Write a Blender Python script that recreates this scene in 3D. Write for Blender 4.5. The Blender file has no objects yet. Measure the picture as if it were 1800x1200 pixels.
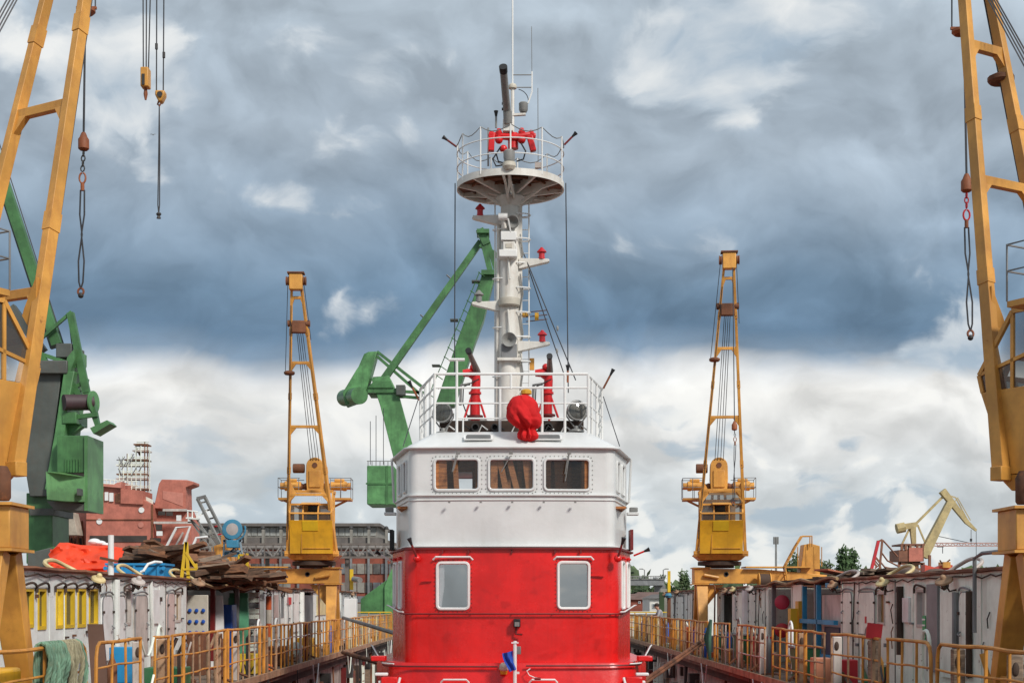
import bpy, bmesh, math, random
from mathutils import Vector, Matrix, noise as mnoise
random.seed(7)
SC = bpy.context.scene
COL = SC.collection
R = math.radians
F = 2500.0; VX = 892.0; VY = 1059.0; EYE = 1.8

# ---------------------------------------------------------------- camera
cam_d = bpy.data.cameras.new('camera'); cam = bpy.data.objects.new('camera', cam_d); COL.objects.link(cam)
cam.location = (0, 0, EYE); cam.rotation_euler = (R(90), 0, 0)
cam_d.sensor_width = 36; cam_d.lens = 36 * F / 1800
cam_d.shift_x = (900 - VX) / 1800; cam_d.shift_y = (VY - 600) / 1800
cam_d.clip_start = 0.1; cam_d.clip_end = 6000
SC.camera = cam
SC.view_settings.view_transform = 'Standard'
SC.view_settings.look = 'None'
SC.view_settings.exposure = 0.0; SC.view_settings.gamma = 1
SC.view_settings.use_curve_mapping = False

# ---------------------------------------------------------------- node helper
class NT:
    def __init__(s, tree): s.t = tree; s.n = tree.nodes; s.l = tree.links
    def new(s, kind, **kw):
        n = s.n.new(kind)
        for k, v in kw.items(): setattr(n, k, v)
        return n
    def put(s, sock, v):
        if isinstance(v, bpy.types.NodeSocket): s.l.new(v, sock)
        elif v is not None: sock.default_value = v
    def math(s, op, a, b=None, c=None, clamp=False):
        n = s.new('ShaderNodeMath', operation=op, use_clamp=clamp)
        s.put(n.inputs[0], a); s.put(n.inputs[1], b); s.put(n.inputs[2], c)
        return n.outputs[0]
    def vmath(s, op, a, b=None):
        n = s.new('ShaderNodeVectorMath', operation=op)
        s.put(n.inputs[0], a); s.put(n.inputs[1], b)
        return n.outputs[0]
    def noise(s, vec, scale, detail=4, rough=.55, dist=0.0, out=0):
        n = s.new('ShaderNodeTexNoise'); s.put(n.inputs['Vector'], vec)
        n.inputs['Scale'].default_value = scale; n.inputs['Detail'].default_value = detail
        n.inputs['Roughness'].default_value = rough; n.inputs['Distortion'].default_value = dist
        return n.outputs[out]
    def ramp(s, fac, stops, interp='LINEAR'):
        n = s.new('ShaderNodeValToRGB'); n.color_ramp.interpolation = interp
        e = n.color_ramp.elements
        while len(e) < len(stops): e.new(.5)
        for i, (p, c) in enumerate(stops):
            e[i].position = p
            e[i].color = (c, c, c, 1) if not isinstance(c, (tuple, list)) else (*c[:3], 1)
        s.put(n.inputs[0], fac); return n.outputs[0]
    def mix(s, fac, a, b, mode='MIX'):
        n = s.new('ShaderNodeMix', data_type='RGBA', blend_type=mode)
        s.put(n.inputs[0], fac)
        for i, v in ((6, a), (7, b)):
            if isinstance(v, (tuple, list)): v = (*v[:3], 1)
            s.put(n.inputs[i], v)
        return n.outputs[2]
    def rng(s, v, a, b, c=0.0, d=1.0, smooth=True):
        n = s.new('ShaderNodeMapRange', interpolation_type='SMOOTHSTEP' if smooth else 'LINEAR')
        s.put(n.inputs[0], v)
        for i, x in enumerate((a, b, c, d)): s.put(n.inputs[i + 1], x)
        return n.outputs[0]

def lin(r, g, b):
    f = lambda c: (c / 255 / 12.92) if c / 255 <= .04045 else ((c / 255 + .055) / 1.055) ** 2.4
    return (f(r), f(g), f(b))

# ---------------------------------------------------------------- sky: overcast cloud decks over a NISHITA sky
SUN_EL, SUN_ROT = R(38), R(143)       # the sun stands high behind the camera, dead astern
world = bpy.data.worlds.new('World'); SC.world = world; world.use_nodes = True
def build_sky():
    w = NT(world.node_tree); w.n.clear()
    sky = w.new('ShaderNodeTexSky', sky_type='NISHITA'); sky.sun_disc = False
    sky.sun_elevation = SUN_EL; sky.sun_rotation = SUN_ROT
    tc = w.new('ShaderNodeTexCoord').outputs['Generated']
    sep = w.new('ShaderNodeSeparateXYZ'); w.put(sep.inputs[0], tc)
    x, y, z = sep.outputs
    az = w.math('ARCTAN2', x, y)
    C = lambda r, g, b: lin(r, g, b)
    cmb = w.new('ShaderNodeCombineXYZ'); w.put(cmb.inputs[0], x); w.put(cmb.inputs[1], y)
    w.put(cmb.inputs[2], w.math('MULTIPLY', z, 1.35))          # cloud space, a little flattened
    p = cmb.outputs[0]
    def scale(v, k):
        o = w.vmath('SCALE', v); w.put(o.node.inputs['Scale'], k); return o
    def warp(v, s, amt, det=3):
        return w.vmath('ADD', v, scale(w.vmath('SUBTRACT', w.noise(v, s, det, .55, out=1), (.5, .5, .5)), amt))
    def puff(v, s, det=2.6):
        n = w.new('ShaderNodeTexVoronoi', feature='F1', normalize=False)
        w.put(n.inputs['Vector'], v); n.inputs['Scale'].default_value = s; n.inputs['Detail'].default_value = det
        n.inputs['Roughness'].default_value = .5; n.inputs['Lacunarity'].default_value = 2.2
        return w.math('SUBTRACT', 1.0, n.outputs['Distance'])
    p1 = warp(p, 3.0, .16); p2 = warp(p1, 12.0, .034, 6); p2 = warp(p2, 48.0, .013, 5)
    def dens(v):
        a = w.noise(v, 4.4, 9, .54)
        b = puff(v, 7.5)
        return w.math('ADD', w.math('MULTIPLY', a, .95), w.math('MULTIPLY', w.math('SUBTRACT', b, .52), .30))
    d0 = dens(p2)
    d1 = dens(w.vmath('ADD', p2, (.010, .0, .022)))           # the same clouds a step towards the light
    sh = w.math('SUBTRACT', d0, d1)
    soft = w.noise(p1, 2.6, 4, .5)
    n = w.math('SUBTRACT', d0, .5)
    zz = w.math('ADD', z, w.math('ADD', w.math('MULTIPLY', n, .060), w.math('MULTIPLY', w.math('SUBTRACT', soft, .5), .075)))
    zz = w.math('ADD', zz, w.math('MULTIPLY', w.rng(az, -.36, .3, 0, 1), .006))
    base = w.ramp(zz, [(0.0, C(208, 216, 219)), (.035, C(203, 212, 218)), (.07, C(214, 220, 223)), (.10, C(229, 230, 229)),
                       (.137, C(245, 244, 240)), (.150, C(228, 230, 231)), (.163, C(134, 155, 176)), (.178, C(104, 131, 157)),
                       (.205, C(115, 141, 165)), (.245, C(143, 162, 180)), (.29, C(168, 182, 195)), (.38, C(180, 193, 204)),
                       (.6, C(185, 200, 214)), (1.0, C(208, 217, 225))])
    gain = w.math('ADD', 1.0, w.math('MULTIPLY', sh, 1.9))
    gain = w.math('MINIMUM', w.math('MAXIMUM', gain, .78), 1.36)
    col = scale(base, gain)
    def spot(a0, z0, sa, sz):
        da = w.math('DIVIDE', w.math('SUBTRACT', az, a0), sa); dz = w.math('DIVIDE', w.math('SUBTRACT', z, z0), sz)
        d = w.math('ADD', w.math('MULTIPLY', da, da), w.math('MULTIPLY', dz, dz))
        return w.math('POWER', 2.718, w.math('MULTIPLY', d, -1.0))
    def P(px, py):
        dx = (px - VX) / F; dz = (VY - py) / F; L = math.sqrt(1 + dx * dx + dz * dz)
        return math.atan2(dx, 1), dz / L
    sp = None
    for (px, py, wx, wy, k) in [(360, 250, .11, .055, 1.9), (610, 130, .075, .045, 1.6), (1270, 90, .10, .05, 1.0), (640, 330, .06, .03, 1.1),
                                (1370, 160, .07, .035, .75), (640, 520, .09, .03, .95), (1120, 455, .06, .022, .2), (500, 190, .12, .06, .4), (1150, 200, .1, .06, .35), (170, 60, .10, .05, 1.1), (1580, 640, .05, .014, .95),
                                (1690, 640, .06, .022, .85), (250, 690, .08, .012, .5), (600, 300, .04, .03, .5)]:
        a0, z0 = P(px, py); t = w.math('MULTIPLY', spot(a0, z0, wx, wy), k)
        sp = t if sp is None else w.math('ADD', sp, t)
    away = w.rng(w.math('ABSOLUTE', az), .42, .7, 0, .6)        # the same broken heaps all round, out of the frame too
    sp = w.math('MINIMUM', w.math('ADD', sp, w.math('MULTIPLY', away, w.rng(z, .2, .3))), 1.7)
    heap = w.rng(w.math('ADD', d0, w.math('MULTIPLY', sp, .19)), .535, .64)
    lit = w.math('ADD', .50, w.math('MULTIPLY', sh, 4.2), clamp=True)
    heapc = w.mix(lit, C(172, 190, 206), C(248, 248, 245))
    col = w.mix(w.math('MULTIPLY', heap, .88), col, heapc)
    # grey-blue rags and small heaps in the bright band near the horizon
    d2 = w.math('ADD', w.math('MULTIPLY', w.noise(w.vmath('MULTIPLY', p2, (1, 1, 2.0)), 8.0, 7, .55), .8), w.math('MULTIPLY', puff(w.vmath('MULTIPLY', p2, (1, 1, 1.7)), 13.0), .25))
    rag = w.math('MULTIPLY', w.rng(d2, .455, .56), w.rng(z, .150, .105))
    col = w.mix(w.math('MULTIPLY', rag, w.math('ADD', .5, w.math('MULTIPLY', w.rng(az, -.1, .2), .35))), col, C(172, 189, 203))
    lit2 = w.math('MULTIPLY', w.rng(sh, .02, .07), w.rng(z, .16, .12))
    col = w.mix(w.math('MULTIPLY', lit2, .7), col, C(247, 246, 241))
    pale = w.math('MULTIPLY', w.rng(d0, .52, .64), w.math('MULTIPLY', w.rng(z, .165, .19), w.rng(z, .31, .25)))
    col = w.mix(w.math('MULTIPLY', pale, .42), col, C(172, 188, 203))
    col = w.mix(w.rng(z, .0, -.02), col, C(120, 120, 112))
    bright = scale(col, 10.0)
    mixed = w.mix(.95, sky.outputs[0], bright)
    bg = w.new('ShaderNodeBackground'); w.put(bg.inputs[0], mixed); bg.inputs[1].default_value = 0.1
    out = w.new('ShaderNodeOutputWorld'); w.l.new(bg.outputs[0], out.inputs[0])
build_sky()
world.cycles.sampling_method = 'MANUAL'; world.cycles.sample_map_resolution = 512

sun_d = bpy.data.lights.new('sun', 'SUN'); sun = bpy.data.objects.new('sun', sun_d); COL.objects.link(sun)
sun_d.energy = 3.3; sun_d.angle = R(10); sun_d.color = (1.0, .95, .88)
_az = SUN_ROT                            # measured from +Y towards +X
_dir = Vector((math.sin(_az) * math.cos(SUN_EL), math.cos(_az) * math.cos(SUN_EL), math.sin(SUN_EL)))
sun.rotation_euler = _dir.to_track_quat('Z', 'Y').to_euler()
sun.location = _dir * 60
SC.render.engine = 'CYCLES'
SC.cycles.max_bounces = 6; SC.cycles.transparent_max_bounces = 12
SC.cycles.use_denoising = True

# ---------------------------------------------------------------- materials
MATS = {}
def paint(name, col, rough=.5, var=.16, dirt=.0, rust=.0, metal=0.0, scale=1.0, bump=.02, streak=.0, dirtcol=(.10, .07, .05),
          rustcol=(.13, .045, .016), spot=0.0, chip=0.0, chipcol=(.3, .3, .3), spec=.5):
    if name in MATS: return MATS[name]
    m = bpy.data.materials.new(name); m.use_nodes = True; MATS[name] = m
    t = NT(m.node_tree); b = t.n['Principled BSDF']
    pos = t.new('ShaderNodeNewGeometry').outputs['Position']
    c = (*col, 1)
    n1 = t.noise(pos, .9 * scale, 5, .6)
    lo = tuple(max(0, v * (1 - var * 1.5)) for v in col); hi = tuple(min(1, v * (1 + var)) for v in col)
    c = t.mix(t.rng(n1, .3, .7), lo, hi)
    r = rough
    if streak:
        v = t.vmath('MULTIPLY', pos, (7 * scale, 7 * scale, .45 * scale))
        k = t.math('MULTIPLY', t.rng(t.noise(v, 1.0, 5, .6), .48, .78), streak)
        c = t.mix(k, c, dirtcol)
    if dirt:
        k = t.math('MULTIPLY', t.rng(t.noise(pos, 2.6 * scale, 7, .65), .45, .75), dirt)
        c = t.mix(k, c, dirtcol)
    if spot:
        k = t.math('MULTIPLY', t.rng(t.noise(pos, 2.6 * scale, 2, .45), .58, .72), spot)
        c = t.mix(k, c, tuple(v * .55 for v in col))
    if chip:
        k = t.rng(t.noise(pos, 5.5 * scale, 8, .7), .70 - .25 * chip, .73 - .25 * chip)
        c = t.mix(k, c, chipcol)
    if rust:
        nz = t.noise(pos, 3.1 * scale, 9, .68)
        th = .74 - .42 * rust
        k = t.rng(nz, th, th + .10)
        rc = t.mix(t.noise(pos, 14, 4, .6), rustcol, tuple(min(1, v * 2.3) for v in rustcol))
        c = t.mix(k, c, rc)
        r = t.math('ADD', rough, t.math('MULTIPLY', k, max(0, .9 - rough)))
    else:
        r = t.math('ADD', rough - .06, t.math('MULTIPLY', n1, .12))
    t.put(b.inputs['Base Color'], c); t.put(b.inputs['Roughness'], r)
    b.inputs['Metallic'].default_value = metal
    b.inputs['Specular IOR Level'].default_value = spec
    if bump:
        bn = t.new('ShaderNodeBump'); bn.inputs['Strength'].default_value = .5; bn.inputs['Distance'].default_value = bump
        t.put(bn.inputs['Height'], t.math('ADD', t.noise(pos, 1.7, 3, .5), t.math('MULTIPLY', t.noise(pos, 22, 4, .6), .12)))
        t.l.new(bn.outputs[0], b.inputs['Normal'])
    return m

def glass(name, tint=(.55, .6, .62), clear=.75, rough=.02, mirror=0.0):
    if name in MATS: return MATS[name]
    m = bpy.data.materials.new(name); m.use_nodes = True; MATS[name] = m
    t = NT(m.node_tree); t.n.clear()
    tr = t.new('ShaderNodeBsdfTransparent'); tr.inputs[0].default_value = (*tint, 1)
    gl = t.new('ShaderNodeBsdfGlossy'); gl.inputs['Roughness'].default_value = rough; gl.inputs[0].default_value = (.9, .93, .95, 1)
    df = t.new('ShaderNodeBsdfDiffuse'); df.inputs[0].default_value = (.12, .12, .11, 1)
    fr = t.new('ShaderNodeFresnel'); fr.inputs[0].default_value = 1.5
    a = t.new('ShaderNodeMixShader'); a.inputs[0].default_value = clear
    t.l.new(df.outputs[0], a.inputs[1]); t.l.new(tr.outputs[0], a.inputs[2])
    mx = t.new('ShaderNodeMixShader')
    t.put(mx.inputs[0], t.math('ADD', t.math('MULTIPLY', fr.outputs[0], 1.1), mirror, clamp=True))
    t.l.new(a.outputs[0], mx.inputs[1]); t.l.new(gl.outputs[0], mx.inputs[2])
    o = t.new('ShaderNodeOutputMaterial'); t.l.new(mx.outputs[0], o.inputs[0])
    return m

def wood(name, col, dark=(.03, .018, .01)):
    if name in MATS: return MATS[name]
    m = bpy.data.materials.new(name); m.use_nodes = True; MATS[name] = m
    t = NT(m.node_tree); b = t.n['Principled BSDF']
    pos = t.new('ShaderNodeNewGeometry').outputs['Position']
    v = t.vmath('MULTIPLY', pos, (4, 2, 22))
    n = t.noise(v, 1.0, 6, .65, .4)
    oi = t.new('ShaderNodeObjectInfo')
    c = t.mix(t.rng(n, .3, .72), dark, col)
    c = t.mix(t.math('MULTIPLY', oi.outputs['Random'], .55), c, tuple(v * .55 + .02 for v in col))
    t.put(b.inputs['Base Color'], c); b.inputs['Roughness'].default_value = .85
    bn = t.new('ShaderNodeBump'); bn.inputs['Distance'].default_value = .01; t.put(bn.inputs['Height'], n); t.l.new(bn.outputs[0], b.inputs['Normal'])
    return m

YEL = paint('crane_yellow', (.65, .315, .06), .45, .2, dirt=.38, rust=.21, streak=.4, dirtcol=(.33, .12, .03), bump=.012)
YEL2 = paint('crane_bright_yellow', (.68, .36, .02), .42, .16, dirt=.25, rust=.11, streak=.3, dirtcol=(.25, .11, .02))
YELP = paint('bright_yellow_paint', (.68, .45, .02), .45, .12, dirt=.2, rust=.1)
RAILY = paint('rail_orange_yellow', (.55, .235, .035), .55, .2, dirt=.35, rust=.27, dirtcol=(.22, .10, .05), scale=2.2)
RAILW = paint('rail_faded_rust', (.36, .22, .13), .7, .25, dirt=.45, rust=.42, scale=2.2)
RUST = paint('rusty_steel', (.17, .065, .03), .85, .4, dirt=.3, rust=.4, bump=.02)
RUSTD = paint('dark_rusty_steel', (.055, .032, .022), .85, .35, dirt=.3, rust=.25, bump=.02)
GRND = paint('dark_grease_steel', (.035, .033, .032), .6, .3, dirt=.2, rust=.12)
WHITE = paint('ship_white', (.66, .67, .66), .33, .05, dirt=.10, streak=.10, dirtcol=(.42, .40, .34), bump=.022)
WHITEM = paint('mast_white', (.69, .67, .62), .45, .08, dirt=.25, streak=.3, rust=.05, dirtcol=(.33, .22, .12), bump=.008)
RED = paint('ship_red', (.70, .014, .013),   .27, .12, spot=.45, streak=.28, dirtcol=(.36, .010, .008), bump=.03)
REDM = paint('monitor_red', (.62, .012, .014), .35, .1, dirt=.15, dirtcol=(.2, .01, .01))
REDC = paint('cover_red', (.58, .018, .02), .88, .14, bump=.03, dirt=.2, dirtcol=(.33, .012, .012), spec=.2)
DRED = paint('dark_red_trim', (.16, .012, .012), .5, .2)
BLACK = paint('black_rubber', (.012, .012, .013), .6, .2)
GREYL = paint('lamp_grey', (.23, .23, .22), .4, .15, dirt=.25, rust=.04)
GREYP = paint('deckhouse_grey', (.75, .78, .75), .5, .08, dirt=.22, rust=.17, streak=.34, dirtcol=(.34, .31, .25), chip=.28, chipcol=(.22, .12, .07), bump=.03)
GREYP2 = paint('deckhouse_warm_grey', (.77, .82, .73), .55, .10, dirt=.24, rust=.18, streak=.38, dirtcol=(.31, .29, .23), chip=.24, chipcol=(.18, .10, .06), bump=.03)
GREYD = paint('steel_grey', (.20, .205, .21), .55, .2, dirt=.3, rust=.12)
DOORW = paint('door_white', (.72, .72, .71), .45, .1, dirt=.25, rust=.08, streak=.25, dirtcol=(.28, .2, .14))
DOORP = paint('door_pink', (.62, .47, .43), .55, .1, dirt=.3, rust=.06)
DOORB = paint('door_beige', (.52, .46, .42), .55, .15, dirt=.35, rust=.1, streak=.3)
GRN = paint('crane_green', (.065, .185, .062), .45, .25, dirt=.4, streak=.45, dirtcol=(.03, .07, .03), rust=.03)
GRNL = paint('crane_light_green', (.10, .265, .095), .45, .25, dirt=.35, streak=.5, dirtcol=(.04, .10, .04), rust=.03)
SLATE = paint('crane_slate', (.085, .095, .085), .55, .18, dirt=.3, streak=.3, rust=.04)
GRNB = paint('bin_green', (.03, .16, .065), .5, .15, dirt=.3)
GRNW = paint('panel_mint', (.10, .34, .19), .5, .12, dirt=.2)
PRIMER = paint('primer_red', (.46, .15, .105), .7, .14, dirt=.25, streak=.25, dirtcol=(.20, .06, .04))
PRIMERL = paint('primer_pink', (.52, .20, .15), .7, .1, dirt=.2, dirtcol=(.3, .09, .06))
ORANGE = paint('orange_sheet', (.76, .055, .010), .55, .1, bump=.05)
BLUE = paint('container_blue', (.02, .25, .52), .45, .12, dirt=.2, rust=.05)
BLUED = paint('cabinet_blue', (.015, .09, .42), .4, .12, dirt=.15)
BLUEL = paint('flood_blue', (.05, .24, .38), .5, .15, dirt=.2)
BLUEF = paint('flag_blue', (.02, .08, .45), .8, .15)
CREAM = paint('cream_panel', (.52, .48, .40), .6, .1, dirt=.25)
CREAMY = paint('cream_yellow', (.62, .50, .25), .5, .12, dirt=.2)
SIGNW = paint('sign_white', (.75, .75, .73), .5, .05)
SIGNR = paint('sign_red', (.5, .02, .03), .5, .1)
SIGNG = paint('sign_green', (.02, .33, .12), .5, .1)
ORP = paint('orange_pole', (.62, .12, .03), .5, .15, dirt=.2)
BRICK = paint('brick_red', (.24, .065, .04), .85, .2, dirt=.3, dirtcol=(.10, .05, .04))
ROOFG = paint('roof_grey', (.14, .125, .115), .8, .15, dirt=.25)
FACG = paint('facade_grey', (.25, .235, .205), .7, .15, dirt=.3, dirtcol=(.12, .12, .11))
TANC = paint('far_crane_tan', (.46, .36, .17), .6, .15, dirt=.3)
BROWNC = paint('far_crane_brown', (.22, .085, .045), .65, .2, dirt=.3)
WALLW = paint('house_white', (.62, .60, .56), .7, .08, dirt=.2)
ROOFR = paint('house_roof', (.17, .095, .075), .85, .2, dirt=.3)
WIRE = paint('steel_wire', (.07, .07, .075), .5, .2, metal=.4)
HOOKR = paint('hook_rust', (.26, .075, .025), .65, .3, dirt=.3, rust=.25)
ROPEG = paint('rope_green', (.14, .25, .17), .9, .25, dirt=.5, dirtcol=(.20, .19, .12), scale=4)
ROPEB = paint('rope_tan', (.30, .27, .17), .9, .25, dirt=.5, dirtcol=(.14, .12, .08), scale=4)
WOODB = wood('plank_brown', (.30, .135, .065), (.07, .035, .02)); WOODD = wood('plank_dark', (.20, .11, .065)); WOODG = wood('plank_grey', (.34, .24, .165), (.10, .07, .05))
CABW = wood('cabin_wood', (.52, .21, .065), (.20, .07, .025))  # cabin wood, also the brown of the imitated bridge window reflections
GLASS = glass('window_glass', (.85, .86, .86), .96)
GLASSR = glass('mirror_glass', (.8, .82, .84), .9, .015, .34)
GLASSD = glass('dusty_glass', (.45, .40, .34), .45, .12)
GLASSC = glass('cab_glass', (.60, .58, .54), .55, .05)
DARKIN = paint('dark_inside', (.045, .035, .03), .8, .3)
SKIN = paint('skin', (.45, .24, .16), .55, .08, bump=0); HAIR = paint('dark_hair', (.03, .018, .012), .7, .2, bump=0)
SHIRT = paint('shirt_grey', (.42, .40, .42), .8, .1); TROUS = paint('trousers_dark', (.05, .055, .07), .8, .2)
FOLI = paint('foliage', (.045, .085, .028), .8, .35, scale=.15, bump=0); FOLI2 = paint('foliage_pale', (.075, .115, .045), .8, .35, scale=.15, bump=0)
BARK = paint('bark', (.09, .06, .04), .9, .3)
DECKM = paint('deck_steel', (.17, .12, .085), .85, .3, dirt=.4, rust=.45)
DOCKW = paint('dock_wall_paint', (.46, .38, .33), .8, .25, dirt=.5, rust=.28, streak=.7, dirtcol=(.16, .10, .07))
WATER = paint('water', (.03, .05, .05), .08, .1, bump=.05); QUAY = paint('quay_concrete', (.22, .21, .19), .9, .2, dirt=.3)
GRAT = paint('rust_grating', (.16, .06, .03), .85, .5, rust=.3)
PLUM = paint('drum_plum', (.06, .035, .04), .6, .2)

# ---------------------------------------------------------------- mesh helpers
ORG = {}
def W(px, py, d): return Vector(((px - VX) * d / F, d, EYE - (py - VY) * d / F))
def V(*a): return Vector(a)
class MB:
    def __init__(s, M=None): s.v = []; s.f = []; s.M = M
    def add(s, vs, fs):
        o = len(s.v)
        s.v += [tuple(s.M @ Vector(p)) for p in vs] if s.M is not None else [tuple(p) for p in vs]
        s.f += [tuple(i + o for i in f) for f in fs]; return s
    def box(s, x0, x1, y0, y1, z0, z1):
        return s.add([(x0, y0, z0), (x1, y0, z0), (x1, y1, z0), (x0, y1, z0), (x0, y0, z1), (x1, y0, z1), (x1, y1, z1), (x0, y1, z1)],
                     [(0, 3, 2, 1), (4, 5, 6, 7), (0, 1, 5, 4), (1, 2, 6, 5), (2, 3, 7, 6), (3, 0, 4, 7)])
    def cbox(s, c, sx, sy, sz, rot=None):
        vs = [Vector((a * sx / 2, b * sy / 2, e * sz / 2)) for e in (-1, 1) for a, b in ((-1, -1), (1, -1), (1, 1), (-1, 1))]
        if rot is not None: vs = [rot @ p for p in vs]
        c = Vector(c)
        return s.add([p + c for p in vs], [(0, 3, 2, 1), (4, 5, 6, 7), (0, 1, 5, 4), (1, 2, 6, 5), (2, 3, 7, 6), (3, 0, 4, 7)])
    def beam(s, p, q, w, h=None, w2=None, h2=None, up=(0, 0, 1)):
        h = h or w; w2 = w2 or w; h2 = h2 or h
        p = Vector(p); q = Vector(q); d = (q - p).normalized(); u = Vector(up)
        if abs(d.dot(u)) > .97: u = Vector((0, 1, 0))
        a = d.cross(u).normalized(); b = a.cross(d).normalized()
        vs = [p + a * i * w / 2 + b * j * h / 2 for i, j in ((-1, -1), (1, -1), (1, 1), (-1, 1))] + \
             [q + a * i * w2 / 2 + b * j * h2 / 2 for i, j in ((-1, -1), (1, -1), (1, 1), (-1, 1))]
        return s.add(vs, [(0, 3, 2, 1), (4, 5, 6, 7), (0, 1, 5, 4), (1, 2, 6, 5), (2, 3, 7, 6), (3, 0, 4, 7)])
    def tube(s, pts, r, n=7, closed=False):
        pts = [Vector(p) for p in pts]; k = len(pts)
        rs = r if isinstance(r, (list, tuple)) else [r] * k
        vs = []; prev = None
        for i, p in enumerate(pts):
            if closed: t = pts[(i + 1) % k] - pts[i - 1]
            else: t = pts[min(i + 1, k - 1)] - pts[max(i - 1, 0)]
            t.normalize()
            if prev is None:
                u = Vector((0, 0, 1)) if abs(t.z) < .9 else Vector((0, 1, 0))
                a = t.cross(u).normalized()
            else:
                a = prev - t * prev.dot(t)
                a = a.normalized() if a.length > 1e-6 else t.orthogonal().normalized()
            prev = a; b = t.cross(a)
            vs += [p + (a * math.cos(2 * math.pi * j / n) + b * math.sin(2 * math.pi * j / n)) * rs[i] for j in range(n)]
        fs = []
        for i in range(k if closed else k - 1):
            i2 = (i + 1) % k
            fs += [(i * n + j, i * n + (j + 1) % n, i2 * n + (j + 1) % n, i2 * n + j) for j in range(n)]
        if not closed: fs += [tuple(range(n - 1, -1, -1)), tuple((k - 1) * n + j for j in range(n))]
        return s.add(vs, fs)
    def cyl(s, p, q, r, r2=None, n=14): return s.tube([p, q], [r, r if r2 is None else r2], n)
    def lathe(s, prof, c, axis=(0, 0, 1), n=18, cap=True):
        c = Vector(c); ax = Vector(axis).normalized(); a = ax.orthogonal().normalized(); b = ax.cross(a)
        vs = []
        for (r, h) in prof:
            r = max(r, 1e-4)
            vs += [c + ax * h + (a * math.cos(2 * math.pi * j / n) + b * math.sin(2 * math.pi * j / n)) * r for j in range(n)]
        fs = []
        for i in range(len(prof) - 1):
            fs += [(i * n + j, i * n + (j + 1) % n, (i + 1) * n + (j + 1) % n, (i + 1) * n + j) for j in range(n)]
        if cap: fs += [tuple(range(n - 1, -1, -1)), tuple((len(prof) - 1) * n + j for j in range(n))]
        return s.add(vs, fs)
    def prism(s, poly, vec):
        vec = Vector(vec); poly = [Vector(p) for p in poly]; n = len(poly)
        return s.add(poly + [p + vec for p in poly], [tuple(range(n - 1, -1, -1)), tuple(range(n, 2 * n))] +
                     [(i, (i + 1) % n, n + (i + 1) % n, n + i) for i in range(n)])
    def ball(s, c, rx, ry=None, rz=None, n=12, m=8):
        ry = ry or rx; rz = rz or rx; c = Vector(c); vs = []; fs = []
        for i in range(m + 1):
            t = math.pi * i / m
            rr = max(math.sin(t), 1e-3)
            vs += [c + Vector((rx * rr * math.cos(2 * math.pi * j / n), ry * rr * math.sin(2 * math.pi * j / n), rz * math.cos(t))) for j in range(n)]
        for i in range(m): fs += [(i * n + j, i * n + (j + 1) % n, (i + 1) * n + (j + 1) % n, (i + 1) * n + j) for j in range(n)]
        return s.add(vs, fs)
    def quad(s, a, b, c, d): return s.add([a, b, c, d], [(0, 1, 2, 3)])
    def build(s, name, mat, parent=None, bev=0.0, smooth=True, label=None, kind=None):
        me = bpy.data.meshes.new(name)
        org = ORG.get(parent.name, Vector()) if parent is not None else Vector()
        me.from_pydata([Vector(p) - org for p in s.v], [], s.f)
        bm = bmesh.new(); bm.from_mesh(me)
        bmesh.ops.recalc_face_normals(bm, faces=bm.faces)
        bm.to_mesh(me); bm.free()
        if smooth:
            for p in me.polygons: p.use_smooth = True
            me.set_sharp_from_angle(angle=R(34))
        me.materials.append(mat)
        o = bpy.data.objects.new(name, me); COL.objects.link(o)
        if parent is not None: o.parent = parent; ORG[o.name] = org
        if bev:
            b = o.modifiers.new('bevel', 'BEVEL'); b.width = bev; b.segments = 2; b.limit_method = 'ANGLE'; b.angle_limit = R(40)
        if label: o['label'] = label
        if kind: o['kind'] = kind
        return o
def thing(name, label, cat, loc=(0, 0, 0), group=None):
    o = bpy.data.objects.new(name, None); COL.objects.link(o); o.location = loc
    o.empty_display_size = .3
    ORG[o.name] = Vector(loc); o['label'] = label; o['category'] = cat
    if group: o['group'] = group
    return o
def solo(mb, name, mat, label, cat, group=None, bev=0.0, smooth=True):
    """a thing that is one mesh, its origin at its base"""
    c = Vector((sum(p[0] for p in mb.v) / len(mb.v), sum(p[1] for p in mb.v) / len(mb.v), min(p[2] for p in mb.v)))
    mb.v = [tuple(Vector(p) - c) for p in mb.v]
    o = mb.build(name, mat, None, bev, smooth); o.location = c; ORG[o.name] = c
    o['label'] = label; o['category'] = cat
    if group: o['group'] = group
    return o
def share(src, parent, loc=(0, 0, 0), name=None):
    """another piece with the same mesh"""
    o = src.copy(); COL.objects.link(o); o.parent = parent; o.location = loc
    ORG[o.name] = ORG.get(parent.name, Vector()); return o
def arc(c, r, a0, a1, n, u, v):
    c = Vector(c); u = Vector(u); v = Vector(v)
    return [c + u * r * math.cos(R(a0 + (a1 - a0) * i / n)) + v * r * math.sin(R(a0 + (a1 - a0) * i / n)) for i in range(n + 1)]
def rrect(c, w, h, r, u, v, k=4):
    """closed rounded-rectangle path in the plane u, v"""
    c = Vector(c); u = Vector(u); v = Vector(v); out = []
    for (sx, sy, a) in ((1, 1, 0), (-1, 1, 90), (-1, -1, 180), (1, -1, 270)):
        cc = c + u * sx * (w / 2 - r) + v * sy * (h / 2 - r)
        out += [cc + u * r * math.cos(R(a + 90 * i / k)) + v * r * math.sin(R(a + 90 * i / k)) for i in range(k + 1)]
    return out
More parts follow.
